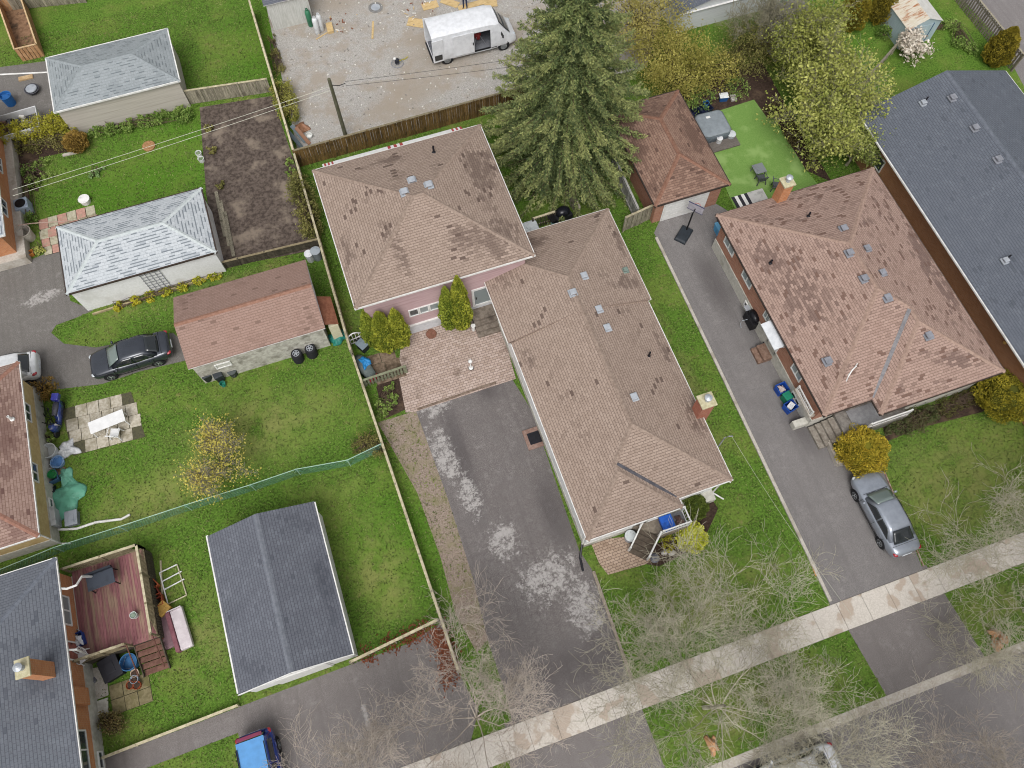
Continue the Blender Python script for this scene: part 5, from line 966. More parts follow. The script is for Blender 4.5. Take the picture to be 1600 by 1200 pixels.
def plank(label, a, b, w, th=.05, m=None, z=0.03, name='plank', cat='plank', group=None):
    a, b = P(*a), P(*b); return MB().beam((a.x, a.y, z), (b.x, b.y, z), w, th).build(name, m or M_ply, label=label, cat=cat, group=group, bevel=.006)
plank('yellow plank standing out on the gravel alone', (583, 34), (582, 61), .14); plank('thin pale batten beside the gas cylinders', (494, 62), (512, 51), .07)
bxw = thing('tool_box', 'short wooden box lying beside the gas cylinders', 'box', tuple(P(516, 46)), R(-4)); MB().box(-.2, .2, -.42, .42, 0, .2).build('body', M_ply, bxw, bevel=.01); MB().box(-.22, .22, -.44, .44, .2, .23).build('lid', M_ply, bxw)
for i, (a, b, w) in enumerate((((637, 34), (665, 38), .8), ((660, 12), (684, 6), .7), ((690, 0), (716, 9), .6), ((716, 14), (760, 2), .5), ((756, 3), (776, 1), 1.2))): plank(('plywood offcut at the rear of the white van', 'splintered plywood sheet behind the van', 'angled plywood board above the van roof', 'long plywood strip under the standing person', 'square plywood sheet beyond the van cab')[i], a, b, w, .03, z=.03 + i * .004, name='plywood_sheet', cat='plywood')
sc_ = MB(); rr = random.Random(5)
for i in range(46):
    q = P(*rr.choice([(527, 40), (533, 36), (522, 52), (530, 44), (640, 22), (655, 18), (668, 12)])); x, y = q.x + rr.gauss(0, .5), q.y + rr.gauss(0, .4); sc_.obox((x, y, .04), (rr.uniform(.05, .3), rr.uniform(.04, .1), .03), rz3(rr.uniform(0, 3)), rr.randrange(3))
sc_.build('wood_scraps', [M_ply, pm('e6e2da', .9), pm('8a5a44', .9)], label='scattered wood and plaster scraps on the gravel', cat='scraps', kind='stuff')
mh = thing('manhole_cover', 'round grey drain lid set in the gravel', 'manhole cover', tuple(P(587, 12))); MB().lathe([(.52, 0), (.52, .03), (.34, .03), (.34, .035)], n=24).build('ring', mat('ring_grey', '#8b8a88', '#787775', 5, .9), mh); MB().lathe([(.33, .036), (.33, .06), (.1, .06), (.1, .075), (.02, .075)], n=24).build('lid', M_ventl, mh)
# cable reel
cr_ = thing('cable_reel', 'spoked cable reel with yellow lead on the gravel', 'cable reel', tuple(P(621, 100)), R(10))
MB().tube([(.42 * math.cos(k * .3142), .42 * math.sin(k * .3142), .06) for k in range(21)], .022, 5).build('hoop', M_ventg, cr_); s_ = MB()
for k in range(10): s_.tube([(0, 0, .25), (.42 * math.cos(k * .628), .42 * math.sin(k * .628), .06)], .012, 4)
s_.build('spokes', M_ventg, cr_); MB().lathe([(.16, .1), (.16, .4), (.1, .42)], n=12).build('hub', pm('2b2d36'), cr_); MB().lump((-.12, .05, .5), (.13, .13, .1), 1, .1).build('cap', M_white, cr_); MB().tube([(.1, 0, .2), (.4, .1, .1), (.7, .12, .05), (.9, .2, .06)], .03, 5).build('lead', pm('c9c23a'), cr_)
# things leaning at the yard corner
for i, (a, b, c) in enumerate(((455, 196, '6f7d84'), (462, 199, '96705a'), (450, 205, '5e6a70'))): MB().beam(P(a, b, .9), P(a + 22, b + 26, .08), .25, .03).build('board', mat('leanboard%d' % i, '#' + c, None, 4, .8), label=('grey board leaning on the fence corner', 'brown board leaning between two grey ones', 'dark grey board leaning nearest the garden')[i], cat='board')
sheet('sheet_metal', 'rusty bent metal sheet on the gravel by the fence corner', 'metal sheet', P(473, 200), .7, .9, .3, '9a6f54', .3, 81); bucket('bucket', 'white paint bucket on the gravel by the fence corner', 'bucket', P(484, 215), .22, .25, 'e9eae6')
# left yards
ac = thing('air_conditioner', 'grey air conditioner unit at the brick house wall', 'air conditioner', tuple(P(43, 330)), R(4)); MB().box(-.42, .42, -.42, .42, 0, .85).build('body', mat('ac_grey', '#a3b0c0', '#8f9cac', 4, .6), ac, bevel=.06); MB().lathe([(.33, .852), (.33, .87), (.1, .88)], n=18).build('fan_grille', M_iron, ac)
bucket('planter', 'large grey concrete planter at the brick house', 'planter', P(47, 372), .42, .8, '9b948a', m=M_conc); bucket('planter', 'white round planter on the checkered slabs', 'planter', P(135, 316), .34, .35, 'eeece9', lid='f2f0ee'); box_thing('planter', 'small orange planter by the concrete ledge', 'planter', P(49, 399), (.45, .3, .3), 'b9763a', R(8)); MB().tube([P(28, 352, 1.2), P(50, 349, .9), P(110, 345, .5)], .03, 6).build('metal_pipe', pm('b99c90'), label='thin pinkish pipe spanning from brick wall to the slabs', cat='pipe')
MB().lathe([(.42, 0), (.42, .1), (.36, .12), (.05, .12)], P(233, 229), 18).build('tree_stump', mat('stump', '#b58a62', '#8f6a48', 9, .9), label='cut round tree stump in the bright lawn', cat='stump')
for i, (a, b) in enumerate(((312, 243), (316, 252))): bucket('pot', ('white flower pot beside the garden, nearer the grey board fence', 'white flower pot beside the garden, nearer the white garage')[i], 'pot', P(a, b), .2, .3, 'eceeec', fill='7a8a6a', group='white pots by the vegetable garden')
bucket('barrel', 'blue barrel on the asphalt beside the grey-green garage', 'barrel', P(18, 162), .38, .8, '2f6fb4', fill='2c64a4'); fp = thing('fire_pit', 'round pale fire bowl on the asphalt by the garage', 'fire pit', tuple(P(53, 144))); MB().lathe([(.3, 0), (.45, .3), (.5, .32), (.46, .34), (.3, .2)], n=18).build('bowl', mat('bowl_grey', '#5d5d64', '#4c4c52', 5, .8), fp); MB().lathe([(.38, .34), (.36, .38), (.1, .42)], n=18).build('grate', M_ventl, fp)
pen = thing('timber_pen', 'open timber-walled pen in the top left yard', 'pen', (-17, 50, 0), world=True); pa = [P(8, 18), P(44, 12), P(70, 88), P(36, 96)]
for a, b in zip(pa, pa[1:] + pa[:1]):
    n = max(3, int((b - a).length / .22))
    for i in range(n): q = a.lerp(b, (i + .5) / n); d = (b - a).normalized(); MB().obox((q.x, q.y, .55), (.2, .03, 1.1), rz3(math.atan2(d.y, d.x))).build('board', mat('pen_wood', '#c49a72', '#a67c56', 4, .9, rnd=.3), pen)
    MB().beam(a + Vector((0, 0, 1.1)), b + Vector((0, 0, 1.1)), .1, .05).build('top_rail', mat('pen_rail', '#d9bd96', '#c4a67e', 4, .9), pen)
MB().prism([tuple(q)[:2] for q in pa], 0, .03).build('floor', mat('pen_floor', '#9a7a60', '#7c5f48', 4, .95, c='#55463a', cs=1), pen)
plank('pale crate frame on the asphalt below the timber pen', (30, 125), (52, 120), .35, .15, m=mat('crate_wood', '#cdb18c', '#b3966f', 4, .9), name='crate', cat='crate')
MB().tube([P(-10, 117, 2.4), P(74, 113, 2.4)], .05, 6).build('awning_rail', M_gut, label='white horizontal rail reaching the grey-green garage roof', cat='rail')
MB().beam(P(98, 243, .06), P(127, 236, .06), .2, .08).build('stone_edging', M_conc, label='pale stone edging piece below the brown bush', cat='stone')
for i, (a, b) in enumerate(((338, 330), (345, 345), (352, 362))): plank(('long weathered plank beside the white garage, nearest the lawn', 'middle weathered plank beside the white garage', 'weathered plank beside the garden soil')[i], (a, b - 30), (a + 14, b + 40), .22, .06, m=M_wgrey, z=.05 + i * .02)
sb = mat('kraft_paper', '#cda27c', '#b88a62', 5, .9)
for i, (a, b) in enumerate(((1553, 990), (1566, 998), (1556, 1008))): sheet('paper_bag', ('tan yard bag of the kerb cluster nearest the sidewalk', 'tan yard bag of the kerb cluster, between the two others', 'tan yard bag of the cluster nearest the kerb')[i], 'bag', P(a, b), .5, .45, .5, '', i, 90 + i, m=sb, group='tan yard bags by the kerb')
sheet('paper_bag', 'lone tan crumpled yard bag under the large bare tree', 'bag', P(1113, 1164), .5, .8, .4, '', 0, 97, m=sb)
MB().tube([P(1258, 855, .05), P(1275, 900, .05)], .035, 5).build('marker_stake', pm('d9a060'), label='orange-tan stake lying along the driveway edging', cat='stake')
# ------------------------------------------------ utility pole and wires
up = thing('utility_pole', 'grey wooden utility pole standing in the gravel yard', 'utility pole', tuple(P(541, 215)), 0, world=True); q = P(541, 215); top = q + Vector((-.05, .05, 5.2))
MB().tube([q, q.lerp(top, .5), top], [.14, .125, .11], 10).build('shaft', mat('pole_wood', '#6b6a58', '#55543f', 4, .95, stretch=(4, 4, .5)), up); MB().tube([top - Vector((0, 0, .5)), top + Vector((.5, 0, -.7)), top + Vector((.9, 0, -.65))], .025, 5).build('cable_clamp', M_iron, up)
def wire(label, a, b, sag, m=None, r=.014, group=None):
    a, b = Vector(a), Vector(b); pts = [a.lerp(b, i / 14) - Vector((0, 0, sag * 4 * (i / 14) * (1 - i / 14))) for i in range(15)]
    return MB().tube(pts, r, 4).build('overhead_wire', m or M_iron, label=label, cat='wire', group=group)
for i in range(2): wire(('upper', 'lower')[i] + ' of two dark wires from the pole across the gravel yard', top + Vector((.9, 0, -.5 - i * .35)), P(1010 + i * 10, 60 + i * 14, 5.2), .15, group='wires over the gravel yard')
M_wire = mat('pale_wire', '#c9c9b9', '#b5b5a5', 4, .6)
for i in range(2): wire(('upper', 'lower')[i] + ' of two pale wires above the bright lawn and garden', top + Vector((-.1, 0, -.6 - i * .3)), P(20, 296 + i * 10, 3.4), .1, M_wire, .016, 'wires over the bright lawn')
wire('thin service wire falling across the front lawn', (14.9, 9.1, 4.4), P(1330, 960, 5), .3, M_wire, .008)
# ================================================================ vehicles
M_tyre = mat('tyre_rubber', '#2a2a2d', '#1e1e21', 6, .85); M_rim = mat('alloy', '#c6cacd', '#aab0b4', 4, .3, .6); M_cglass = glass('car_glass', '#76837f', .06); M_dglass = glass('dark_car_glass', '#20262a', .04)  # car_glass: pale tone paints the sky's reflection into the windshield
M_red = paint('tail_red', '#b52434', .15, 0, .6, .5); M_lamp = glass('head_lamp', '#c9d0d6', .1); M_trim = mat('black_trim', '#1f2024', '#17181b', 4, .6)
def ring(x, w, z0, z1, crown=.03, tuck=.88, sh=.86):
    zm = z0 + (z1 - z0) * .55
    half = [(w * tuck, z0), (w, z0 + (z1 - z0) * .28), (w * .995, zm), (w * .965, z1 - (z1 - z0) * .14), (w * sh, z1), (w * .45, z1 + crown)]
    return [(x, -y, z) for y, z in half] + [(x, y, z) for y, z in half[::-1]]
def wheel(parent, x, y, r, w=.2):
    s_ = 1 if y > 0 else -1
    t = MB().lathe([(r * .66, -w / 2), (r * .95, -w / 2), (r, -w * .3), (r, w * .3), (r * .95, w / 2), (r * .66, w / 2)], (x, y, r), 24, 'y').build('wheel', M_tyre, parent)
    b = MB().lathe([(r * .66, -.02), (r * .66, .02), (r * .6, .02), (r * .6, -.02)], (x, y + s_ * w * .44, r), 24, 'y'); b.lathe([(r * .15, -.02), (r * .13, .025)], (x, y + s_ * w * .45, r), 10, 'y')
    for k in range(5):
        a = k * 1.2566; M = Matrix.Rotation(-a, 3, 'Y'); b.obox(Vector((x, y + s_ * w * .45, r)) + M @ Vector((r * .36, 0, 0)), (r * .56, .03, r * .17), M)
    b.build('rim', M_rim, t); MB().lathe([(r * .62, -.01), (r * .62, .0)], (x, y + s_ * w * .36, r), 20, 'y').build('brake_disc', pm('4a4b4e'), t)
def glassq(parent, name, quad, m, off=.012, inset=.06, bow=.0):
    q = [Vector(v) for v in quad]; c = sum(q, Vector()) / 4; n = (q[1] - q[0]).cross(q[3] - q[0]).normalized()
    g = [v.lerp(c, inset) for v in q]; nu, nv = 8, 4; vs = []; fs = []
    for j in range(nv + 1):
        for i in range(nu + 1):
            u, v = i / nu, j / nv; p_ = g[0].lerp(g[1], u).lerp(g[3].lerp(g[2], u), v); vs.append(p_ + n * (off + bow * 4 * u * (1 - u)))
    for j in range(nv):
        for i in range(nu): fs.append((j * (nu + 1) + i, j * (nu + 1) + i + 1, (j + 1) * (nu + 1) + i + 1, (j + 1) * (nu + 1) + i))
    o = MB().add(vs, fs).build(name, m, parent, smooth=True); sd = o.modifiers.new('thick', 'SOLIDIFY'); sd.thickness = .008; sd.offset = 1; return o
def car(label, q, ang, pmat, st, cab, wb, r=.32, glassm=None, group=None, extra=None):
    """st: (x, halfwidth, z0, z1) body stations rear to front; cab: base/roof fore-aft positions, widths, heights"""
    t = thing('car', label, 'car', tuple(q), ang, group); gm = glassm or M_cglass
    body = MB().loft([ring(*s_) for s_ in st]).build('body', pmat, t, smooth=True, fix=True); sb_ = body.modifiers.new('sub', 'SUBSURF'); sb_.levels = sb_.render_levels = 1
    bf, br, rf, rr_, bw, rw, zb, zr_ = cab
    def rr4(xf, xr, w, z, nose=.12):
        xs = [xr, xr + .05, (xr + xf) / 2, xf - .06, xf]; ys = [w * .8, w * .96, w, w * .96, w * .82]
        mid = nose
        ptsR = [(x, -y, z) for x, y in zip(xs, ys)]; ptsL = [(x, y, z) for x, y in zip(xs, ys)]
        return ptsR + [(xf + mid, -w * .3, z), (xf + mid, w * .3, z)] + ptsL[::-1] + [(xr - mid * .5, w * .3, z), (xr - mid * .5, -w * .3, z)]
    cb_ = MB().loft([rr4(bf, br, bw, zb), rr4(rf + .05, rr_ - .05, rw + .03, zr_ - .07, .07), rr4(rf - .06, rr_ + .06, rw - .05, zr_ - .015, .05), rr4(rf - .35, rr_ + .35, rw * .7, zr_ + .012, .0)]).build('cabin', pmat, t, smooth=True, fix=True)
    zt = zr_ - .075; e_ = .035
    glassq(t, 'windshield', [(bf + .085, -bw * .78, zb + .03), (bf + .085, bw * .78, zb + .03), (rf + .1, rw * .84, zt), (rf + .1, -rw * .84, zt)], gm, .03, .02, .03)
    glassq(t, 'rear_window', [(br - .05, bw * .76, zb + .05), (br - .05, -bw * .76, zb + .05), (rr_ - .08, -rw * .82, zt), (rr_ - .08, rw * .82, zt)], M_dglass, .02, .03, .03)
    for s_ in (-1, 1):
        xm = (rf + rr_) / 2 + .05
        def sd_(x0b, x1b, x0t, x1t):
            quad = [(x0b, s_ * (bw * .985), zb + .05), (x1b, s_ * (bw * .985), zb + .05), (x1t, s_ * (rw + .032), zt + .005), (x0t, s_ * (rw + .032), zt + .005)]
            return quad if s_ < 0 else [quad[1], quad[0], quad[3], quad[2]]
        glassq(t, 'side_window', sd_(xm + .03, bf - .2, xm + .03, rf - .02), M_dglass, .016, .03); glassq(t, 'side_window', sd_(br + .3, xm - .03, rr_ + .08, xm - .03), M_dglass, .016, .03)
        MB().lump((bf - .25, s_ * (bw + .14), zb + .06), (.07, .11, .075), 2, 0).build('mirror', pmat, t, smooth=True)
        for x in (wb / 2, -wb / 2):
            wmax = max(s__[1] for s__ in st); wheel(t, x + extra.get('wx', 0) if extra else x, s_ * (wmax - .1), r)
            MB().lathe([(r * 1.16, -.02), (r * 1.16, .02)], (x + (extra.get('wx', 0) if extra else 0), s_ * (wmax - .035), r * 1.02), 24, 'y').build('wheel_arch', M_trim, t)
        xf, xr = st[-2][0], st[1][0]; wf, wr = st[-2][1], st[1][1]
        MB().lump((xf - .05, s_ * wf * .8, st[-2][3] - .06), (.14, .14, .05), 2, .02).build('headlight', M_lamp, t, smooth=True); MB().lump((xr + .1, s_ * wr * .86, st[1][3] - .13), (.16, .15, .08), 2, .02).build('taillight', M_red, t, smooth=True)
        for xd in (xm + .25, xm - .75): MB().box(xd - .1, xd + .1, s_ * (wmax + .0) - .012, s_ * wmax + .016, zb - .16, zb - .12).build('door_handle', pmat, t)
    wmax = max(s__[1] for s__ in st); sm_ = MB()
    for s_ in (-1, 1):
        for xd in ((rf + rr_) / 2 + .05, bf - .05, br + .45): sm_.box(xd - .007, xd + .007, s_ * wmax - .01 * s_ - .014, s_ * wmax - .01 * s_ + .014, .32, zb - .02)
        sm_.box(st[1][0] + .5, st[-2][0] - .6, s_ * wmax - .012, s_ * wmax + .012, .3, .33)
    zh = lambda x: np.interp(x, [s__[0] for s__ in st], [s__[3] for s__ in st])
    for xh in (bf + .16, br - .12): sm_.box(xh - .008, xh + .008, -wmax * .8, wmax * .8, zh(xh) - .03, zh(xh) + .028)
    sm_.build('panel_seams', M_trim, t); MB().beam((bf + .13, -.5, zb + .045), (bf + .1, .1, zb + .06), .02).beam((bf + .13, .1, zb + .045), (bf + .1, .62, zb + .06), .02).build('wiper', M_trim, t)
    MB().box(st[0][0] - .025, st[0][0] + .08, -.26, .26, .55, .68).build('plate', pm('dfe3ea'), t); MB().box(st[-1][0] - .06, st[-1][0] + .02, -.45, .45, .4, .52).build('grille', M_trim, t)
    return t
SED = [(-2.36, .62, .42, .8), (-2.28, .78, .3, .98), (-1.95, .87, .24, 1.03), (-1.3, .9, .22, 1.0), (-.4, .905, .21, .97), (.5, .905, .21, .96), (1.05, .9, .22, .94), (1.5, .88, .23, .88), (1.95, .85, .25, .8), (2.2, .76, .28, .72), (2.3, .6, .36, .6)]
CAB = (1.02, -1.72, .3, -1.02, .8, .61, .93, 1.44)
p1, p2 = P(1331, 752), P(1400, 858); mid = P(1369, 807); d = p1 - p2; ang = math.atan2(d.y, d.x)
car('silver-grey sedan parked on the grey driveway', (22.2, 3.45, .01), R(90), paint('silver_grey', '#a9b0bc', .3, .45, .5, .7), SED, CAB, 2.72)
car('black sedan parked beside the brown-shingled garage', (P(211, 562).x, P(211, 562).y, .01), R(180), paint('car_black', '#3c414b', .25, .3, .5, .8), SED, CAB, 2.72)
HAT = [(-2.0, .66, .42, .9), (-1.93, .8, .3, 1.05), (-1.7, .87, .24, 1.02), (-1.0, .9, .22, .98), (0, .9, .21, .96), (.6, .9, .21, .95), (1.2, .89, .22, .92), (1.6, .86, .24, .84), (1.95, .78, .28, .74), (2.1, .6, .36, .6)]
car('white hatchback half under the tan house eave', (P(20, 588).x - .15, P(20, 588).y, .01), R(176), paint('car_silver', '#eceef0', .3, .05, .5, .7), HAT, (.95, -1.6, .35, -1.1, .8, .62, .93, 1.46), 2.5)
SUV = [(-2.2, .7, .5, 1.0), (-2.12, .84, .38, 1.08), (-1.8, .9, .3, 1.06), (-1.0, .93, .28, 1.04), (0, .93, .28, 1.03), (.6, .93, .28, 1.02), (1.2, .92, .3, 1.0), (1.7, .9, .32, .94), (2.05, .82, .36, .84), (2.2, .64, .44, .7)]
q = P(411, 1180, .9)
sv = car('bright blue sport utility vehicle at the edge of the cracked driveway', (q.x - .25, q.y - 1.05, .01), R(-90), paint('suv_blue', '#1f3f9e', .25, .2, .5, .8), SUV, (1.0, -2.0, .45, -1.7, .83, .68, 1.02, 1.66), 2.6, .35)
MB().box(-1.85, .5, -.66, .66, 1.672, 1.69).build('roof_panel', paint('suv_roof', '#5aa0e0', .3, .2, .5, .6), sv, bevel=.008); MB().box(-2.06, -1.9, -.6, .6, 1.64, 1.67).build('spoiler', pm('7f3050', .4), sv, bevel=.01)
for s_ in (-1, 1): MB().beam((-1.6, s_ * .63, 1.74), (.3, s_ * .63, 1.74), .035, .03).build('roof_rail', M_trim, sv)
q = P(1242, 1212, .9); car('white car parked at the kerb under the large bare tree', (q.x, -6.35, -.115), R(180), paint('car_white', '#e6e8ee', .3, .1, .5, .7), SED, CAB, 2.72)
# ---------------------------------------------------------------- white van with open doors
vf, vr = P(785, 73, .35), P(700, 94, .35); d = vf - vr; vang = math.atan2(d.y, d.x); mid = (vf + vr) / 2 + Vector((0, 1.0, 0))
van = thing('van', 'white cargo van with open side and rear doors', 'van', (mid.x, mid.y, .01), vang); M_van = paint('van_white', '#eef0f4', .35, 0, .5, .4); M_in = mat('van_interior', '#77797f', '#5f6167', 3, .8)
X = [-2.95, -2.5, -1.6, -.1, 1.15, 1.75, 2.15, 2.6, 2.95, 3.05]; TOP = [2.5, 2.53, 2.53, 2.52, 2.5, 2.36, 1.75, 1.2, .98, .75]; WD = [1.0, 1.02, 1.02, 1.02, 1.02, 1.0, .98, .94, .82, .7]; ZB = [.45, .42, .42, .42, .42, .42, .42, .42, .42, .5]
def vring(x, w, zb, zt):
    h = zt - zb; rt = .9 if zt > 2 else (.86 if zt > 1.5 else .94)
    half = [(w * .95, zb), (w, zb + h * .12), (w, zb + h * .3), (w * .99, zb + h * .48), (w * (.5 + rt / 2), zb + h * .8), (w * rt, zb + h * .95), (w * .72, zt), (w * .3, zt + .02)]
    return [(x, -y, z) for y, z in half] + [(x, y, z) for y, z in half[::-1]]
rings = [vring(x, w, b_, t_) for x, w, b_, t_ in zip(X, WD, ZB, TOP)]; nR = len(rings[0]); vb = MB(); vs = [v for r_ in rings for v in r_]; fs = []
for i in range(len(X) - 1):
    for k in range(nR):
        if i == 3 and k in (0, 1, 2, 3): continue                     # sliding-door opening, right side
        fs.append((i * nR + k, i * nR + (k + 1) % nR, (i + 1) * nR + (k + 1) % nR, (i + 1) * nR + k))
fs.append(tuple((len(X) - 1) * nR + k for k in range(nR)))
o = vb.add(vs, fs).build('body', M_van, van, smooth=True); sd = o.modifiers.new('thick', 'SOLIDIFY'); sd.thickness = .05; sd.offset = -1
bv = o.modifiers.new('edge', 'EDGE_SPLIT'); bv.split_angle = R(35)
MB().box(-2.9, 1.6, -.92, .92, .48, .52).build('cargo_floor', M_in, van); MB().box(1.55, 1.6, -.9, .9, .52, 2.2).build('bulkhead', M_in, van)
MB().box(-.4, .1, .3, .8, .52, 1.3).build('tool_rack', pm('3b3d44'), van); MB().lump((.5, -.1, .95), (.25, .2, .3), 2, .2, 3).build('tool_bag', pm('a83c3c'), van); MB().tube([(.5, -.1, 1.2), (.1, -.5, .55)], .02, 5).tube([(.5, -.1, 1.2), (.9, -.55, .55)], .02, 5).tube([(.5, -.1, 1.2), (.55, .3, .55)], .02, 5).build('tripod', M_ventg, van)
MB().obox((-.78, -1.07, 1.42), (1.5, .05, 1.72)).build('sliding_door', M_van, van, bevel=.02); MB().box(-.15, -.08, -1.12, -1.095, 1.2, 1.42).build('door_handle', M_trim, van)
for s_, a in ((-1, R(12)), (1, R(-12))):                                # rear doors swung right round to the sides
    dr = MB().obox((-2.62, s_ * 1.1, 1.4), (.78, .05, 1.85), rz3(a * .3)).build('rear_door', M_van, van, bevel=.02); MB().obox((-2.62, s_ * 1.132, .86), (.55, .012, .45), rz3(a * .3)).build('rear_door_window', M_dglass, dr)
MB().box(-3.05, -2.96, -.95, .95, .35, .5).build('bumper', M_trim, van, bevel=.02)
glassq(van, 'windshield', [(2.18, -.8, 1.72), (2.18, .8, 1.72), (1.78, .78, 2.33), (1.78, -.78, 2.33)], M_dglass, .03, .02, .05); glassq(van, 'windshield', [(2.6, -.86, 1.24), (2.6, .86, 1.24), (2.17, .8, 1.74), (2.17, -.8, 1.74)], M_dglass, .025, .02, .05)
for s_ in (-1, 1):
    quad = [(1.3, s_ * 1.0, 1.42), (2.12, s_ * .985, 1.3), (1.85, s_ * .93, 2.0), (1.3, s_ * .95, 2.06)]; glassq(van, 'side_window', quad if s_ < 0 else [quad[1], quad[0], quad[3], quad[2]], M_dglass, .02, .04)
    for x in (-2.0, 2.1): wheel(van, x, s_ * .9, .35, .23); MB().lathe([(.42, -.02), (.42, .02)], (x, s_ * .99, .4), 24, 'y').build('wheel_arch', M_trim, van)
    MB().box(-1.5, 1.6, s_ * 1.02 - .015, s_ * 1.02 + .015, .5, .62).build('side_strip', M_trim, van); MB().lump((2.0, s_ * 1.17, 1.4), (.07, .12, .17), 1, 0).build('mirror', M_trim, van); MB().lump((2.9, s_ * .66, .95), (.15, .16, .14), 2, 0).build('headlight', M_lamp, van, smooth=True)
MB().box(1.45, 1.52, -1.035, -1.01, 1.05, 1.2).build('door_handle', M_trim, van)
# ---------------------------------------------------------------- open white pickup behind the yellow hedge
pk = thing('pickup_truck', 'white pickup bed loaded with scrap behind the yellow hedge', 'truck', tuple(P(40, 208)), R(3)); L_ = 5.0
b = MB().box(-2.4, 1.3, -.92, -.86, .5, 1.1).box(-2.4, 1.3, .86, .92, .5, 1.1).box(-2.46, -2.401, -.92, .92, .5, 1.1).box(1.301, 1.36, -.92, .92, .5, 1.1); b.build('bed', paint('truck_white', '#dfe0e2', .4), pk, bevel=.015); MB().box(-2.4, 1.3, -.86, .86, .5, .55).build('bed_floor', pm('4a4a50', .9), pk)
MB().loft([ring(*s_) for s_ in ((-4.6, .8, .4, .85), (-4.3, .9, .35, 1.0), (-3.6, .92, .3, 1.05), (-2.6, .92, .3, 1.08))]).build('hood', MATS['truck_white'], pk, smooth=True); MB().loft([[(x, -w, z) for x, w, z in ((-3.7, .85, 1.05), (-2.5, .85, 1.05))] + [(-2.5, .85, 1.05), (-3.7, .85, 1.05)], [(-3.2, -.7, 1.7), (-2.55, -.7, 1.7), (-2.55, .7, 1.7), (-3.2, .7, 1.7)]]).build('cab', MATS['truck_white'], pk)
for x in (-3.8, -.6):
    for s_ in (-1, 1): wheel(pk, x, s_ * .86, .36)
rr = random.Random(9)
for i in range(14): MB().obox((rr.uniform(-2.1, 1.0), rr.uniform(-.6, .6), rr.uniform(.6, .95)), (rr.uniform(.2, .9), rr.uniform(.08, .3), rr.uniform(.05, .25)), rz3(rr.uniform(0, 3))).build('scrap', pm(rr.choice(('b9aa98', '6a6a70', 'd9d6d0', '7a5f52', '38383e')), .8), pk)
# ---------------------------------------------------------------- person beside the van (head and shoulders are beyond the picture)
def person(label, q, ang):
    me = bpy.data.meshes.new('person'); J = {'pel': (0, 0, .95), 'bel': (0, .01, 1.1), 'che': (0, .0, 1.32), 'nec': (0, 0, 1.5), 'hea': (0, .02, 1.62), 'top': (0, .02, 1.74)}
    for s_, n in ((-1, 'r'), (1, 'l')): J.update({n + 'hip': (s_ * .1, 0, .9), n + 'kne': (s_ * .12, .02, .5), n + 'ank': (s_ * .13, -.02, .09), n + 'toe': (s_ * .15, .15, .05), n + 'sho': (s_ * .19, 0, 1.43), n + 'elb': (s_ * .25, .0, 1.13), n + 'wri': (s_ * .22, .18, .98), n + 'han': (s_ * .2, .27, .95)})
    names = list(J); E_ = [('pel', 'bel'), ('bel', 'che'), ('che', 'nec'), ('nec', 'hea'), ('hea', 'top')]
    for n in 'rl': E_ += [('pel', n + 'hip'), (n + 'hip', n + 'kne'), (n + 'kne', n + 'ank'), (n + 'ank', n + 'toe'), ('che', n + 'sho'), (n + 'sho', n + 'elb'), (n + 'elb', n + 'wri'), (n + 'wri', n + 'han')]
    rad = {'pel': .15, 'bel': .14, 'che': .16, 'nec': .06, 'hea': .1, 'top': .07, 'hip': .1, 'kne': .065, 'ank': .05, 'toe': .045, 'sho': .07, 'elb': .045, 'wri': .035, 'han': .04}
    me.from_pydata([J[n] for n in names], [(names.index(a), names.index(b)) for a, b in E_], [])
    o = link('person', me, None, Vector(q), label=label, cat='person'); o.rotation_euler = (0, 0, ang)
    sk = o.modifiers.new('skin', 'SKIN')
    for i, n in enumerate(names): k = rad.get(n, rad.get(n[1:])); me.skin_vertices[0].data[i].radius = (k, k * .85)
    me.skin_vertices[0].data[0].use_root = True
    ss = o.modifiers.new('sub', 'SUBSURF'); ss.levels = ss.render_levels = 2
    t = NT('person_clothes'); oc = t.n('TexCoord').outputs['Object']; sx = t.n('SeparateXYZ'); t.put(sx.inputs[0], oc); z = sx.outputs[2]
    col = t.mix(t.math('GREATER_THAN', z, .1), C('#2a2a2c'), C('#2c3a5a')); col = t.mix(t.math('GREATER_THAN', z, .97), col, C('#3a3d44')); col = t.mix(t.math('GREATER_THAN', z, 1.5), col, C('#b98a70')); col = t.mix(t.math('GREATER_THAN', z, 1.69), col, C('#3a2e26')); me.materials.append(t.done(col, .85)); return o
person('person in dark blue jeans standing on plywood behind the white van', P(727, 13), R(150))
# ================================================================ vegetation
def np_mesh(name, V, F, m, parent=None, loc=None, smooth=False, **tags):
    me = bpy.data.meshes.new(name); V = np.asarray(V, np.float32); F = np.asarray(F, np.int32); k = F.shape[1]
    off = np.array(BASE.get(parent.name, (0, 0, 0))) if parent else np.zeros(3)
    if loc is not None and not parent: off = np.array(loc)
    me.vertices.add(len(V)); me.vertices.foreach_set('co', (V - off.astype(np.float32)).ravel()); me.loops.add(F.size); me.loops.foreach_set('vertex_index', F.ravel())
    me.polygons.add(len(F)); me.polygons.foreach_set('loop_start', np.arange(0, F.size, k, dtype=np.int32)); me.polygons.foreach_set('loop_total', np.full(len(F), k, np.int32))
    if smooth: me.polygons.foreach_set('use_smooth', np.ones(len(F), bool))
    me.materials.append(m); me.update(calc_edges=True); return link(name, me, parent, Vector(loc) if (loc is not None and not parent) else None, **tags)
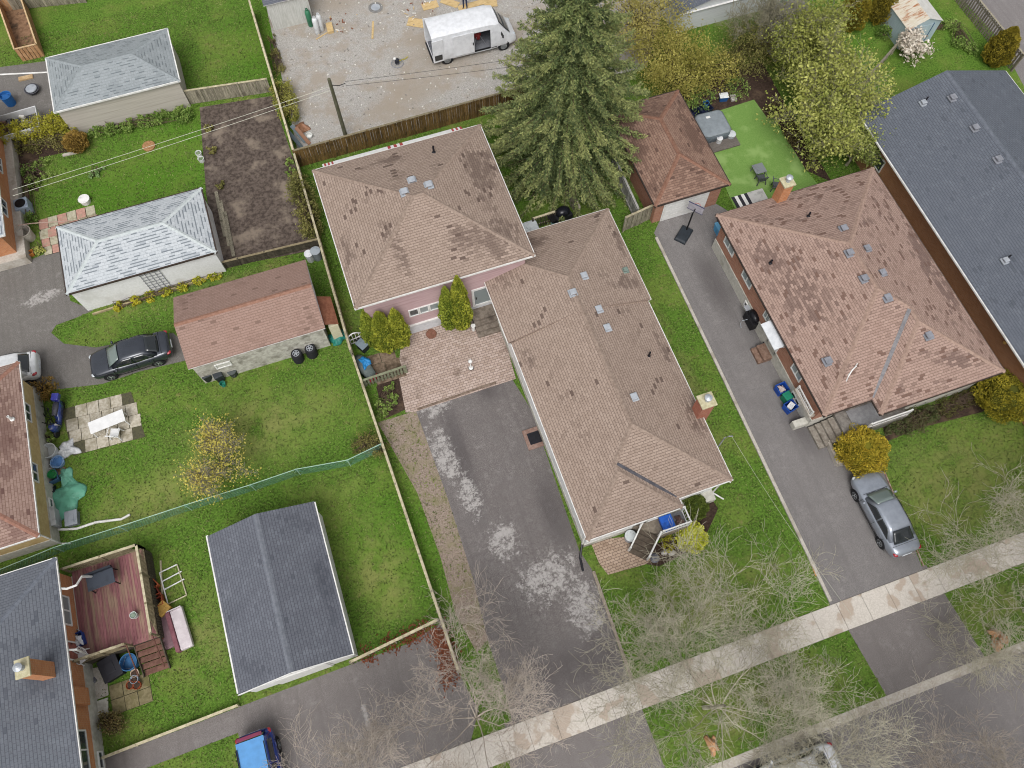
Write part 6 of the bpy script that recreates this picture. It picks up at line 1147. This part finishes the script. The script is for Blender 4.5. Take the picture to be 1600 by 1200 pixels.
def leaves(c, size, up=.4, aspect=.55, dirs=None, sj=.5, g=None):
    """diamond leaf quads at centres c"""
    g = g or rng; n = len(c); s = (size * (1 + sj * g.uniform(-1, 1, n)))[:, None]
    d = g.normal(size=(n, 3)) if dirs is None else dirs + .45 * g.normal(size=(n, 3)); d /= np.linalg.norm(d, axis=1)[:, None] + 1e-9
    nn = g.normal(size=(n, 3)); nn[:, 2] += up * 2.5; w = np.cross(d, nn); w /= np.linalg.norm(w, axis=1)[:, None] + 1e-9
    V = np.stack([c - d * s * .5, c + w * s * aspect * .5, c + d * s * .5, c - w * s * aspect * .5], 1).reshape(-1, 3)
    return V, np.arange(4 * n).reshape(-1, 4)
def sticks(p0, p1, r0, r1, k=3):
    p0, p1 = np.asarray(p0, float), np.asarray(p1, float); d = p1 - p0; d /= np.linalg.norm(d, axis=1)[:, None] + 1e-9
    a = np.cross(d, np.where(np.abs(d[:, 2:3]) < .9, [[0, 0, 1.]], [[1., 0, 0]])); a /= np.linalg.norm(a, axis=1)[:, None]; b = np.cross(d, a); n = len(p0); R0, R1 = np.asarray(r0)[:, None], np.asarray(r1)[:, None]; vs = []
    for P_, R_ in ((p0, R0), (p1, R1)):
        for j in range(k): t = j * 2 * math.pi / k; vs.append(P_ + (a * math.cos(t) + b * math.sin(t)) * R_)
    V = np.stack(vs, 1).reshape(-1, 3); base = (np.arange(n) * 2 * k)[:, None]
    return V, np.concatenate([base + np.array([[j, (j + 1) % k, k + (j + 1) % k, k + j]]) for j in range(k)], 0)
def grow(base, trunk_h, limb_len, nlimb, seed, spread=(35, 70), r0=.16, decay=.6, levels=5, trop=.12, rmin=.009, kids=(4, 3, 3, 3), lean=(0, 0), nseg=4):
    """branching skeleton: arrays of segments and twig tips"""
    rr = random.Random(seed); seg = []; tips = []
    b = Vector(base); t = b + Vector((lean[0], lean[1], trunk_h)); m = b.lerp(t, .5) + Vector((rr.uniform(-.08, .08), rr.uniform(-.08, .08), 0)); seg += [(b, m, r0 * 1.25, r0), (m, t, r0, r0 * .85)]
    q = []
    for i in range(nlimb):
        az = i * 2 * math.pi / nlimb + rr.uniform(-.4, .4); el = R(90 - rr.uniform(*spread)); s = t.lerp(b, rr.uniform(0, .62 if levels > 4 else .3))
        q.append((s, Vector((math.cos(az) * math.cos(el), math.sin(az) * math.cos(el), math.sin(el))), limb_len * rr.uniform(.8, 1.15), r0 * (.55 if levels < 5 else .4), 0))
    while q:
        p_, d, L, r_, lv = q.pop(); n = nseg + 1 if lv < 2 else 4; st = L / n
        for i in range(n):
            d = (d + Vector((rr.gauss(0, .2), rr.gauss(0, .2), rr.gauss(0, .16) + trop * (.6 if lv else 1)))).normalized(); e = p_ + d * st; ra = max(rmin, r_ * (1 - .55 * i / n)); rb = max(rmin * .8, r_ * (1 - .55 * (i + 1) / n)); seg.append((p_, e, ra, rb)); p_ = e
            if lv < levels - 1 and (i > 0 or lv > 0):
                for c_ in range(kids[min(lv, len(kids) - 1)] if i < n - 1 else kids[min(lv, len(kids) - 1)] + 1):
                    if rr.random() < .54: continue
                    ax = Vector((rr.gauss(0, 1), rr.gauss(0, 1), rr.gauss(0, 1))).normalized(); dd = Matrix.Rotation(R(rr.uniform(28, 62)), 3, d.cross(ax).normalized()) @ d
                    q.append((p_, dd, L * decay * rr.uniform(.7, 1.15), max(rmin, rb * .62), lv + 1))
        if lv >= levels - 2: tips.append(p_)
    a = np.array([[*x[0], *x[1], x[2], x[3]] for x in seg]); return a, np.array([tuple(x) for x in tips])
def tree(label, base, barkm, leafm=None, group=None, name='tree', lsize=.1, lper=0, ljit=.18, cat='tree', up=.4, aspect=.6, **kw):
    t = thing(name, label, cat, tuple(base), 0, group, world=True); a, tips = grow(base, **kw)
    thick = a[:, 6] > .035; V, F = sticks(a[thick, :3], a[thick, 3:6], a[thick, 6], a[thick, 7], 7); np_mesh('trunk', V, F, barkm, t, smooth=True)
    V, F = sticks(a[~thick, :3], a[~thick, 3:6], a[~thick, 6], a[~thick, 7], 3); np_mesh('twigs', V, F, barkm, t)
    if leafm and lper:
        c = np.repeat(tips, lper, 0) + rng.normal(size=(len(tips) * lper, 3)) * ljit; c = c[c[:, 2] > .1]; V, F = leaves(c, lsize, up, aspect); np_mesh('crown', V, F, leafm, t)
    return t
M_bark = mat('pale_bark', '#cac4b0', '#b2ac98', 8, .95, c='#98917e', cs=1.5); M_bark2 = mat('pinkish_bark', '#cdc1b4', '#b5a89c', 8, .95); M_bark4 = mat('greygreen_bark', '#a8a38c', '#8f8a74', 8, .95); M_bark3 = mat('brown_bark', '#6d5c4c', '#54463a', 8, .95)
# ---- bare street trees
BK = dict(spread=(30, 74), r0=.09, rmin=.0078, levels=5, kids=(2, 3, 3, 3), decay=.66, trop=.03)
def bare(label, base, seed, limb, n, bark=M_bark, trunk=3.8, **kw): k = dict(BK); k.update(kw); return tree(label, base, bark, None, 'bare street trees', trunk_h=trunk, limb_len=limb, nlimb=n, seed=seed, **k)
bare('large bare pale-barked tree between sidewalk and kerb', P(1100, 1106), 3, 4.3, 9, trunk=4.2)
bare('bare tree leaning over the brick bungalow front lawn and sidewalk', P(1600, 955), 5, 4.6, 9)
bare('bare tree on the grass strip between the two driveways', P(748, 1122), 8, 3.2, 8, trunk=3.4, spread=(25, 68), bark=M_bark2, kids=(2, 2, 3, 2))
bare('bare pinkish-twigged tree over the cracked driveway entrance', P(640, 1275), 12, 3.1, 7, M_bark2, kids=(2, 2, 3, 2))
bare('bare tree reaching over the street beyond the kerb', P(1500, 1285, -.12), 21, 4.2, 8, M_bark2)
# ---- spruce
def spruce(label, base, H, Rb, seed):
    rr = np.random.default_rng(seed); t = thing('spruce_tree', label, 'tree', tuple(base), 0, None, True); b = np.array(base); C_ = []; D_ = []; S_ = []; T_ = []; p0 = []; p1 = []; ra = []; rb = []
    h = .8; wi = 0
    while h < H - .15:
        f = h / H; Rr = Rb * (1 - f) ** .8 + .12; n = max(5, int(10 * (1 - f) + 5)); az0 = rr.uniform(0, 6.28)
        for k in range(n):
            az = az0 + k * 2 * np.pi / n + rr.normal() * .12; L = Rr * rr.uniform(.78, 1.14); dh = np.array([np.cos(az), np.sin(az), 0]); hh = h + rr.normal() * .12
            m = max(4, int(L / .3)); s = np.linspace(0, 1, m + 1); droop = (.72 - .7 * f) * L
            pts = b + dh * (L * s)[:, None]; pts[:, 2] = b[2] + hh + L * .12 * s - droop * s ** 1.5 + .16 * L * s ** 5; sidev = np.array([-dh[1], dh[0], 0]); pts += sidev * (rr.normal() * .12 * L * s ** 2)[:, None]
            p0 += list(pts[:-1]); p1 += list(pts[1:]); ra += list(.05 * (1 - s[:-1] * .8) * (1.1 - f)); rb += list(.05 * (1 - s[1:] * .8) * (1.1 - f))
            def brush(A, B, cnt, rad, tip=0):
                u = rr.uniform(0, 1, cnt)[:, None]; ax = (B - A) / (np.linalg.norm(B - A) + 1e-6); off = rr.normal(size=(cnt, 3)); off -= (off @ ax)[:, None] * ax; off /= np.linalg.norm(off, axis=1)[:, None] + 1e-6; q = A + (B - A) * u + off * (rad * rr.uniform(.35, 1, cnt))[:, None]
                C_.append(q); D_.append(off * .75 + ax * .8 + np.array([0, 0, -.1])); S_.append(np.full(cnt, .1 + rad * .45)); T_.append(np.full(cnt, tip) + (off[:, 2] > .45) * (rr.random(cnt) < .5))  # lighter set holds the tips and half the upper-side needles
            for j in range(m):
                if s[j] < .08: continue
                brush(pts[j], pts[j + 1], int(70 * L / m) + 8, .12 + .07 * (1 - f) * (.4 + .6 * math.sin(math.pi * min(1, s[j] * .9 + .1))), int(s[j] > .62))
                for sd in (-1, 1):
                    if rr.random() < .3: continue
                    l2 = (.25 + .5 * (1 - s[j])) * min(1.0, L * .36) * rr.uniform(.7, 1.2); d2 = dh * .8 + sidev * sd * .75; d2 /= np.linalg.norm(d2); e = pts[j] + d2 * l2; e[2] -= l2 * rr.uniform(.25, .6); brush(pts[j], e, int(70 * l2) + 5, .1, int(s[j] > .75))
        h += .33 + .12 * (1 - f); wi += 1
    c = np.concatenate(C_); d = np.concatenate(D_); s = np.concatenate(S_); tp = np.concatenate(T_) > 0
    V, F = leaves(c[tp], s[tp], .3, .34, d[tp]); np_mesh('branch_tips_upper', V, F, leafmat('spruce_tips_upper', ['#46583a', '#647648', '#829056', '#a0a468'], .2, .7, .6), t)
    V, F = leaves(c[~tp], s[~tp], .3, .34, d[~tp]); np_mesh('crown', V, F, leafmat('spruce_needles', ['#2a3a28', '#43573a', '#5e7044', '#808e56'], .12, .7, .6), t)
    zz = np.linspace(0, H, 14); cc = b + np.stack([.05 * np.sin(zz), .05 * np.cos(zz * 1.3), zz], 1); rd = .3 * (1 - zz / H) + .02; p0 += list(cc[:-1]); p1 += list(cc[1:]); ra += list(rd[:-1]); rb += list(rd[1:])
    V, F = sticks(p0, p1, np.array(ra), np.array(rb), 5); np_mesh('trunk', V, F, M_bark3, t)
    return t
spruce('tall olive-green spruce behind the long brown roof', P(882, 254), 16.8, 6.5, 4)
# ---- arborvitae columns
def column(label, base, h, r_, cols, seed, group=None, name='arborvitae', n=9000, lean=0.0, power=1.0, cat='shrub', round_=False):
    g = np.random.default_rng(seed); t = thing(name, label, cat, tuple(base), 0, group, True); b = np.array(base)
    u = g.uniform(0, 1, n) ** .85; th = g.uniform(0, 6.283, n)
    prof = lambda u: (np.sin(np.pi * np.clip(u, 0.02, .98)) ** .55 if round_ else np.sin(np.pi * np.clip(u, .01, .985) ** .68) ** .6 * (1.12 - .3 * u))
    bump = 1 + .1 * np.sin(th * 5 + u * 9 + seed) + .08 * np.sin(th * 9 - u * 21) + .06 * np.sin(th * 3 + u * 30)
    rad = r_ * prof(u) * bump * (1 - .22 * g.uniform(0, 1, n) ** 2); c = b + np.stack([rad * np.cos(th), rad * np.sin(th), u * h], 1)
    d = np.stack([np.cos(th) * .5, np.sin(th) * .5, np.full(n, .9)], 1); V, F = leaves(c, .12 if not round_ else .11, .1, .5, d, g=g); np_mesh('foliage', V, F, leafmat('leaf_' + cols[0], ['#' + c_ for c_ in cols], .15, .65, 1.6), t)
    rings = []
    for i in range(9): z = h * (.03 + .9 * i / 8); k = float(prof(np.array([z / h]))[0]) * r_ * .74; rings.append([(b[0] + k * math.cos(j * .5236), b[1] + k * math.sin(j * .5236), b[2] + z) for j in range(12)])
    MB().loft(rings).build('stem', mat('core_' + cols[0], '#' + cols[0], None, 5, .95), t); return t  # added dark inner core that keeps the leaf shell from showing through
AV = ('5c6c22', '818f2e', '9ca436', 'b2b244'); AV2 = ('506620', '748c2c', '8fa036', 'a5ac44')
column('front arborvitae of the clump by the arched gate', P(607, 543), 4.3, .72, AV, 2, 'arborvitae clump by the arched gate'); column('left arborvitae of the clump by the arched gate', P(586, 537), 4.0, .52, AV2, 3, 'arborvitae clump by the arched gate'); column('right arborvitae of the clump, nearest the pink wall windows', P(629, 538), 4.3, .56, AV, 5, 'arborvitae clump by the arched gate')
column('tall arborvitae beside the pink wing entry steps', P(723, 511), 5.8, .58, AV, 7, 'arborvitae by the entry steps'); column('smaller darker arborvitae behind the tall one at the entry', P(704, 511), 4.7, .5, AV2, 8, 'arborvitae by the entry steps')
AV3 = ('4f4a16', '75701f', '8d8228', '9f8f33'); column('pointed olive arborvitae beside the slatted street fence', P(1550, 97), 3.0, .95, AV3, 11); column('olive arborvitae left of the blue shed, nearer the felt shed', P(1325, 42), 3.2, 1.0, AV3, 12, 'olive arborvitae near the blue shed', n=7000); column('olive arborvitae left of the blue shed, nearer the magnolia', P(1370, 32), 3.0, .9, AV3, 13, 'olive arborvitae near the blue shed', n=7000)
column('golden orange globe shrub in the concrete planter', P(1338, 712), 1.7, 1.35, ('75701e', 'a09a2c', 'beb23a', 'ccb444'), 15, name='globe_shrub', round_=True, n=14000); column('olive-yellow round shrub at the bungalow front corner', P(1556, 628), 1.9, 1.55, ('55581c', '7f8226', 'a5a034', 'b8aa3c'), 16, name='globe_shrub', round_=True, n=14000)
column('clipped dark green globe shrub by the front porch', P(1083, 795), .9, .68, ('3f4f1f', '566a28', '6b7e34', '7c8a3e'), 17, name='globe_shrub', round_=True, n=7000); column('bright yellow mound shrub in the mulch bed', P(1078, 842), .75, .8, ('a8ad28', 'd0d534', 'e8e84a', 'f2ee70'), 18, name='globe_shrub', round_=True, n=6000); column('brown dormant round bush at the end of the yellow hedge', P(126, 232), 1.3, .75, ('5f4a22', '83692f', '9a7d3c', 'a88c48'), 19, name='globe_shrub', round_=True, n=6000)
# ---- leafy bushes and trees
def bush(label, centers, leafm, n, lsize, group=None, name='shrub', base=None, cat='shrub', bark=None, up=.3, nst=26):
    """loose bush: leaf clumps scattered through several lobes on visible stems"""
    b = base or P(*centers[0][:2]); t = thing(name, label, cat, tuple(b), 0, group, True); C_ = []; p0 = []; p1 = []
    for (px, py, z, rx, rz_) in centers:
        q = np.array(P(px, py, z)); k = int(n * rx * rx / sum(c[3] ** 2 for c in centers)); nc = max(5, k // 26); cl = rng.normal(size=(nc, 3)); cl /= np.linalg.norm(cl, axis=1)[:, None]; cl *= rng.uniform(.3, 1, nc)[:, None] ** .6; cl *= [rx, rx, rz_]
        idx = rng.integers(0, nc, k); c = q + cl[idx] + rng.normal(size=(k, 3)) * rx * .13; C_.append(c)
        for j in range(min(nst, nc)): p0.append([b[0] + rng.normal() * .15, b[1] + rng.normal() * .15, b[2]]); p1.append(q + cl[j])
    c = np.concatenate(C_); c[:, 2] = np.maximum(c[:, 2], .04); V, F = leaves(c, lsize, up, .6); np_mesh('foliage', V, F, leafm, t)
    p0, p1 = np.array(p0), np.array(p1); mid = (p0 + p1) / 2 + rng.normal(size=p0.shape) * .15; mid[:, 2] += .15; V, F = sticks(np.concatenate([p0, mid]), np.concatenate([mid, p1]), np.full(2 * len(p0), .022), np.full(2 * len(p0), .012), 4); np_mesh('stems', V, F, bark or M_bark3, t); return t
L_yel = leafmat('leaf_olive_yellow', ['#75752f', '#949340', '#ada54c', '#bcb266']); L_yg = leafmat('leaf_yellow_green', ['#757f34', '#979f42', '#b0b454', '#c4c474'], .35); L_ol = leafmat('leaf_olive', ['#565a2c', '#74773a', '#8d8c4c', '#a09a5e']); L_gr = leafmat('leaf_green', ['#4c6e28', '#688e34', '#86a648', '#a3b666']); L_fors = leafmat('leaf_forsythia', ['#a59f28', '#c9c22c', '#e0d838', '#a8a648']); L_sp = leafmat('leaf_spring', ['#b5ad58', '#cbc36a', '#ddd488', '#c9ba60'], .3)
L_mag = leafmat('petal_white', ['#a89a8a', '#c4b8aa', '#d8cfc4', '#e4ddd2'], .15)
bush('large olive-yellow shrub behind the spruce and brick garage', [(1050, 120, 1.6, 2.0, 1.2), (1085, 112, 1.6, 2.0, 1.2), (1120, 105, 1.4, 1.7, 1.1), (1030, 85, 2.2, 2.2, 1.4), (1065, 75, 2.0, 2.0, 1.4)], L_yel, 16000, .12); bush('tall loose yellow shrub at the edge of the gravel yard', [(1000, 40, 2.5, 2.4, 1.8), (1035, 40, 2.6, 2.2, 1.6), (970, 20, 2.2, 2.0, 1.6), (1020, 5, 2.8, 2.2, 1.6)], leafmat('leaf_amber', ['#7f7a3a', '#a09848', '#b5aa58', '#c0b470']), 9000, .12)
bush('grey-olive thicket in front of the white building', [(1160, 75, 1.8, 2.0, 1.2), (1185, 60, 2.0, 2.0, 1.3), (1205, 85, 1.6, 1.8, 1.1), (1145, 100, 1.2, 1.4, .9)], L_ol, 8000, .1); bush('low green ground shrub beside the brick garage roof', [(1078, 168, .4, 1.0, .5), (1098, 150, .4, 1.0, .4), (1150, 135, .3, 1.0, .3)], L_gr, 2500, .11); bush('low dark bush on the earth beside the turf', [(1215, 175, .4, .8, .4), (1240, 215, .4, .7, .4)], leafmat('leaf_dark', ['#3a3324', '#52482e', '#6a6038', '#7a7044']), 1800, .09)
tree('yellow-green leafing tree overhanging the slate roof', P(1268, 185), M_bark4, L_yg, lsize=.17, lper=4, ljit=.26, trunk_h=1.4, limb_len=2.8, nlimb=8, seed=31, spread=(20, 70), r0=.13, levels=4, kids=(3, 3, 3)); tree('bushy yellow-green tree between artificial turf and slate house', P(1288, 243), M_bark4, leafmat('leaf_yg2', ['#6a7632', '#8a9540', '#a5ab50', '#babb6c'], .35), lsize=.17, lper=5, ljit=.26, trunk_h=.9, limb_len=2.2, nlimb=8, seed=33, spread=(20, 75), r0=.11, levels=4, kids=(3, 3, 3)); tree('loose olive-green tree beside the felt-roofed shed', P(1232, 118), M_bark4, leafmat('leaf_yg3', ['#5c6628', '#7d8634', '#98a044', '#adb060'], .35), lsize=.16, lper=5, ljit=.24, trunk_h=1.5, limb_len=2.4, nlimb=8, seed=35, spread=(20, 70), r0=.12, levels=4, kids=(3, 3, 3)); tree('rounded green tree between bungalow roof and slate roof', P(1322, 258), M_bark4, leafmat('leaf_yg5', ['#5a6e2a', '#7b8e3c', '#97a650', '#aeb46c'], .4), lsize=.15, lper=6, ljit=.22, trunk_h=1.0, limb_len=1.5, nlimb=7, seed=37, spread=(20, 75), r0=.09, levels=4, kids=(3, 3, 2))
tree('grey bare tree in front of the white building', P(1185, 85), M_bark4, None, trunk_h=1.8, limb_len=2.4, nlimb=7, seed=39, spread=(15, 55), r0=.1, levels=5, kids=(3, 3, 2, 2))
tree('small sparse tree with yellow spring leaves on the back lawn', P(352, 728), mat('grey_bark', '#a09a8c', '#8a8476', 7, .95), L_sp, name='small_tree', lsize=.1, lper=2, ljit=.2, trunk_h=.7, limb_len=1.7, nlimb=7, seed=41, spread=(15, 70), r0=.06, levels=4, kids=(3, 3, 3), rmin=.008)
tree('white-flowering magnolia bush beside the blue shed', P(1412, 84), M_bark3, L_mag, name='magnolia', lsize=.2, lper=5, ljit=.15, trunk_h=.25, limb_len=.9, nlimb=9, seed=43, spread=(15, 65), r0=.06, levels=3, kids=(3, 3), cat='shrub')
bush('bright yellow-green hedge along the white pickup', [(10, 212, .8, .7, .7), (35, 205, .8, .8, .7), (60, 200, .8, .8, .7), (85, 196, .8, .8, .7), (105, 192, .8, .7, .7), (5, 232, .5, .5, .5)], L_fors, 9000, .1, name='hedge', cat='hedge'); bush('straggly olive bushes under the yellow hedge', [(30, 225, .3, .8, .35), (60, 222, .3, .9, .35), (95, 218, .3, .9, .35), (110, 205, .4, .6, .4)], L_ol, 4000, .09)
bush('row of leafy perennials along the beige garage wall', [(175, 202, .25, .5, .3), (200, 196, .25, .5, .3), (225, 190, .25, .55, .3), (250, 184, .25, .6, .3), (285, 178, .3, .7, .35), (150, 205, .25, .5, .25)], L_gr, 5200, .13, nst=4); bush('scrappy plants along the brick house foundation', [(45, 265, .2, .6, .3), (50, 285, .25, .5, .3), (65, 255, .2, .5, .25), (75, 275, .2, .4, .25), (45, 345, .3, .5, .4)], L_gr, 2600, .11); bush('small bright green plant at the concrete ledge', [(60, 392, .2, .35, .2)], L_yg, 350, .12)
bush('olive bush pressed between garden soil and pink house fence', [(470, 300, 1.0, .9, .9), (478, 330, 1.0, .8, .9), (485, 355, .8, .8, .7), (465, 285, .8, .7, .7)], L_ol, 6500, .1); bush('yellow-green bush along the gravel side of the fence', [(440, 140, .7, .8, .7), (446, 160, .7, .8, .7), (452, 178, .6, .7, .6)], leafmat('leaf_yg4', ['#6a6e2a', '#8c9236', '#a3a648', '#b0ac60']), 4200, .1); bush('thin scrub along the fence base by the gravel', [(430, 85, .2, .5, .25), (434, 110, .25, .5, .3), (425, 60, .15, .4, .2)], L_ol, 1400, .08)
for i, (a, b) in enumerate(((452, 255), (455, 270), (345, 290), (330, 235), (325, 200))): bush(('large-leaved green plant at the garden soil edge, upper one', 'large-leaved green plant at the garden soil edge, lower one', 'brown-green plant between white garage and soil', 'grey-leaved plant beside the white pots', 'low green plant in the corner by the grey board fence')[i], [(a, b, .2, .32, .2)], L_gr if i < 2 else L_ol, 260, .14)
bush('flower strip with yellow daffodils along the white garage', [(185, 478, .15, .35, .15), (210, 470, .15, .35, .15), (235, 462, .15, .4, .15), (260, 455, .15, .4, .15), (285, 447, .15, .4, .15), (310, 438, .15, .4, .15), (335, 430, .15, .4, .15)], leafmat('leaf_daffodil', ['#5f7f30', '#7f9f40', '#9ab458', '#d5c440'], .3), 4200, .12, nst=3); bush('weedy green shrub in the small patio bed', [(600, 632, .3, .45, .3), (612, 622, .25, .4, .25), (608, 605, .2, .35, .2), (597, 645, .2, .35, .2)], L_gr, 1900, .11)
bush('scrubby bush at the junction of the green mesh fence', [(575, 690, .5, .7, .45), (592, 700, .5, .6, .45), (560, 698, .3, .5, .3)], L_ol, 2600, .08); bush('sprawling green bush in the bungalow front bed', [(1408, 662, .35, .75, .4), (1430, 655, .35, .8, .4), (1452, 645, .3, .7, .35), (1395, 670, .2, .5, .25)], leafmat('leaf_sage', ['#55683a', '#74884e', '#8fa066', '#6d5f48']), 4200, .1); bush('dry brown plants under the bungalow front eave', [(1480, 635, .25, .7, .3), (1505, 625, .25, .6, .3), (1525, 615, .3, .5, .3)], leafmat('leaf_drybrown', ['#5a4636', '#74603f', '#857049', '#6f7a3e']), 2200, .09)
bush('small yellow-green plant between boulder and yellow shrub', [(1045, 850, .2, .45, .22)], L_fors, 700, .09); bush('spindly orange-leaved shrub beside the white hatchback', [(68, 610, .6, .7, .55), (75, 600, .7, .5, .4)], leafmat('leaf_orange_olive', ['#7a6a30', '#9a8a3c', '#ad9a48', '#8a6a3a']), 1300, .09); bush('small green plant by the tan house wall', [(80, 685, .2, .35, .25)], L_gr, 300, .12); bush('brown dried bush beside the narrow drive', [(180, 1132, .4, .6, .4), (168, 1126, .35, .5, .35)], leafmat('leaf_dry', ['#6a5638', '#8a7448', '#a08a5a', '#8a8a5a']), 1700, .09); bush('pale hosta-like plant in the bright lawn', [(146, 273, .15, .35, .15), (158, 264, .12, .25, .12)], leafmat('leaf_palegreen', ['#8fae74', '#adc492', '#c9d9b4', '#7f9a60']), 320, .16); bush('overgrown bush by the slate house wall', [(1380, 275, .8, .7, .7), (1390, 290, .6, .5, .5)], L_ol, 2200, .1); bush('green climbers beside the slatted fence', [(1490, 40, .3, .7, .35), (1500, 65, .25, .6, .3), (1520, 75, .3, .5, .3), (1380, 50, .4, .6, .4)], L_gr, 2600, .12)
sheet('tarp', 'teal tarp hanging by the shrubs at the top fence', 'tarp', P(1225, 8), 1.6, 1.6, .7, '1f8a72', .4, 44)
# ---- leaf litter and lawn grass
ll = np.concatenate([np.stack([np.array(P(a, b))[:2] + rng.normal(size=2) * s for _ in range(n)]) for a, b, s, n in ((688, 995, .28, 500), (697, 1020, .28, 450), (703, 1045, .25, 350), (660, 985, .25, 200), (640, 995, .25, 200), (610, 1008, .25, 150), (575, 1025, .25, 120), (700, 1060, .3, 150))])
V, F = leaves(np.column_stack([ll, rng.uniform(.02, .09, len(ll))]), .11, 1.2, .7); np_mesh('leaf_litter', V, F, leafmat('litter', ['#6a3a24', '#8f5030', '#a86a44', '#7d4a34'], .1), loc=tuple(P(690, 1000)), label='drift of rust-brown fallen leaves along the fence foot', cat='leaves', kind='stuff')
def inside(pts, poly):
    x, y = pts[:, 0], pts[:, 1]; r_ = np.zeros(len(pts), bool); j = len(poly) - 1
    for i in range(len(poly)):
        xi, yi = poly[i][0], poly[i][1]; xj, yj = poly[j][0], poly[j][1]
        with np.errstate(divide='ignore', invalid='ignore'): c = ((yi > y) != (yj > y)) & (x < (xj - xi) * (y - yi) / (yj - yi + 1e-12) + xi)
        r_ ^= c; j = i
    return r_
N = 210000; gp_ = np.column_stack([rng.uniform(-24, 34, N), rng.uniform(-4.7, 54, N)])
px = gp_ @ np.array([[math.cos(YAW), math.sin(YAW)], [-math.sin(YAW), math.cos(YAW)]]); rel = np.column_stack([gp_, np.full(N, -CAM_H)]); fw_, rt_, dn_ = (np.array(v) for v in (_fw, _rt, _dn)); dep = rel @ fw_; u = 800 + FPX * (rel @ rt_) / dep; v = 600 + FPX * (rel @ dn_) / dep
keep = (u > -80) & (u < 1680) & (v > -60) & (v < 1260); gp_ = gp_[keep]; bad = np.zeros(len(gp_), bool)
for h_ in HOLES: bad |= inside(gp_, h_)
gp_ = gp_[~bad]; c = np.column_stack([gp_, rng.uniform(.02, .05, len(gp_))]); d = rng.normal(size=(len(c), 3)) * .6; d[:, 2] += .8
V, F = leaves(c, .14, .2, .3, d); np_mesh('grass', V, F, leafmat('grass_blades', ['#384a1c', '#50662a', '#6c8040', '#8f985c'], .3, .8, .5), label='short grass blades growing over the lawns', cat='grass', kind='stuff')
sp = np.column_stack([rng.uniform(-10, 20, 900), rng.uniform(37, 54, 900)]); bad = ~inside(sp, [tuple(P(*q))[:2] for q in ((425, 30), (470, 240), (780, 160), (990, 100), (1000, 0), (600, -60), (420, -40))]); sp = sp[~bad]
rk = MB()
for x, y in sp: rk.obox((x, y, .02), (random.uniform(.04, .12), random.uniform(.04, .1), random.uniform(.03, .07)), rz3(random.uniform(0, 3)), random.randrange(3))
rk.build('loose_stones', [pm('c9c4bd', .95), pm('8f8a84', .95), pm('e0dcd5', .95)], label='loose stones scattered over the gravel yard', cat='stones', kind='stuff')
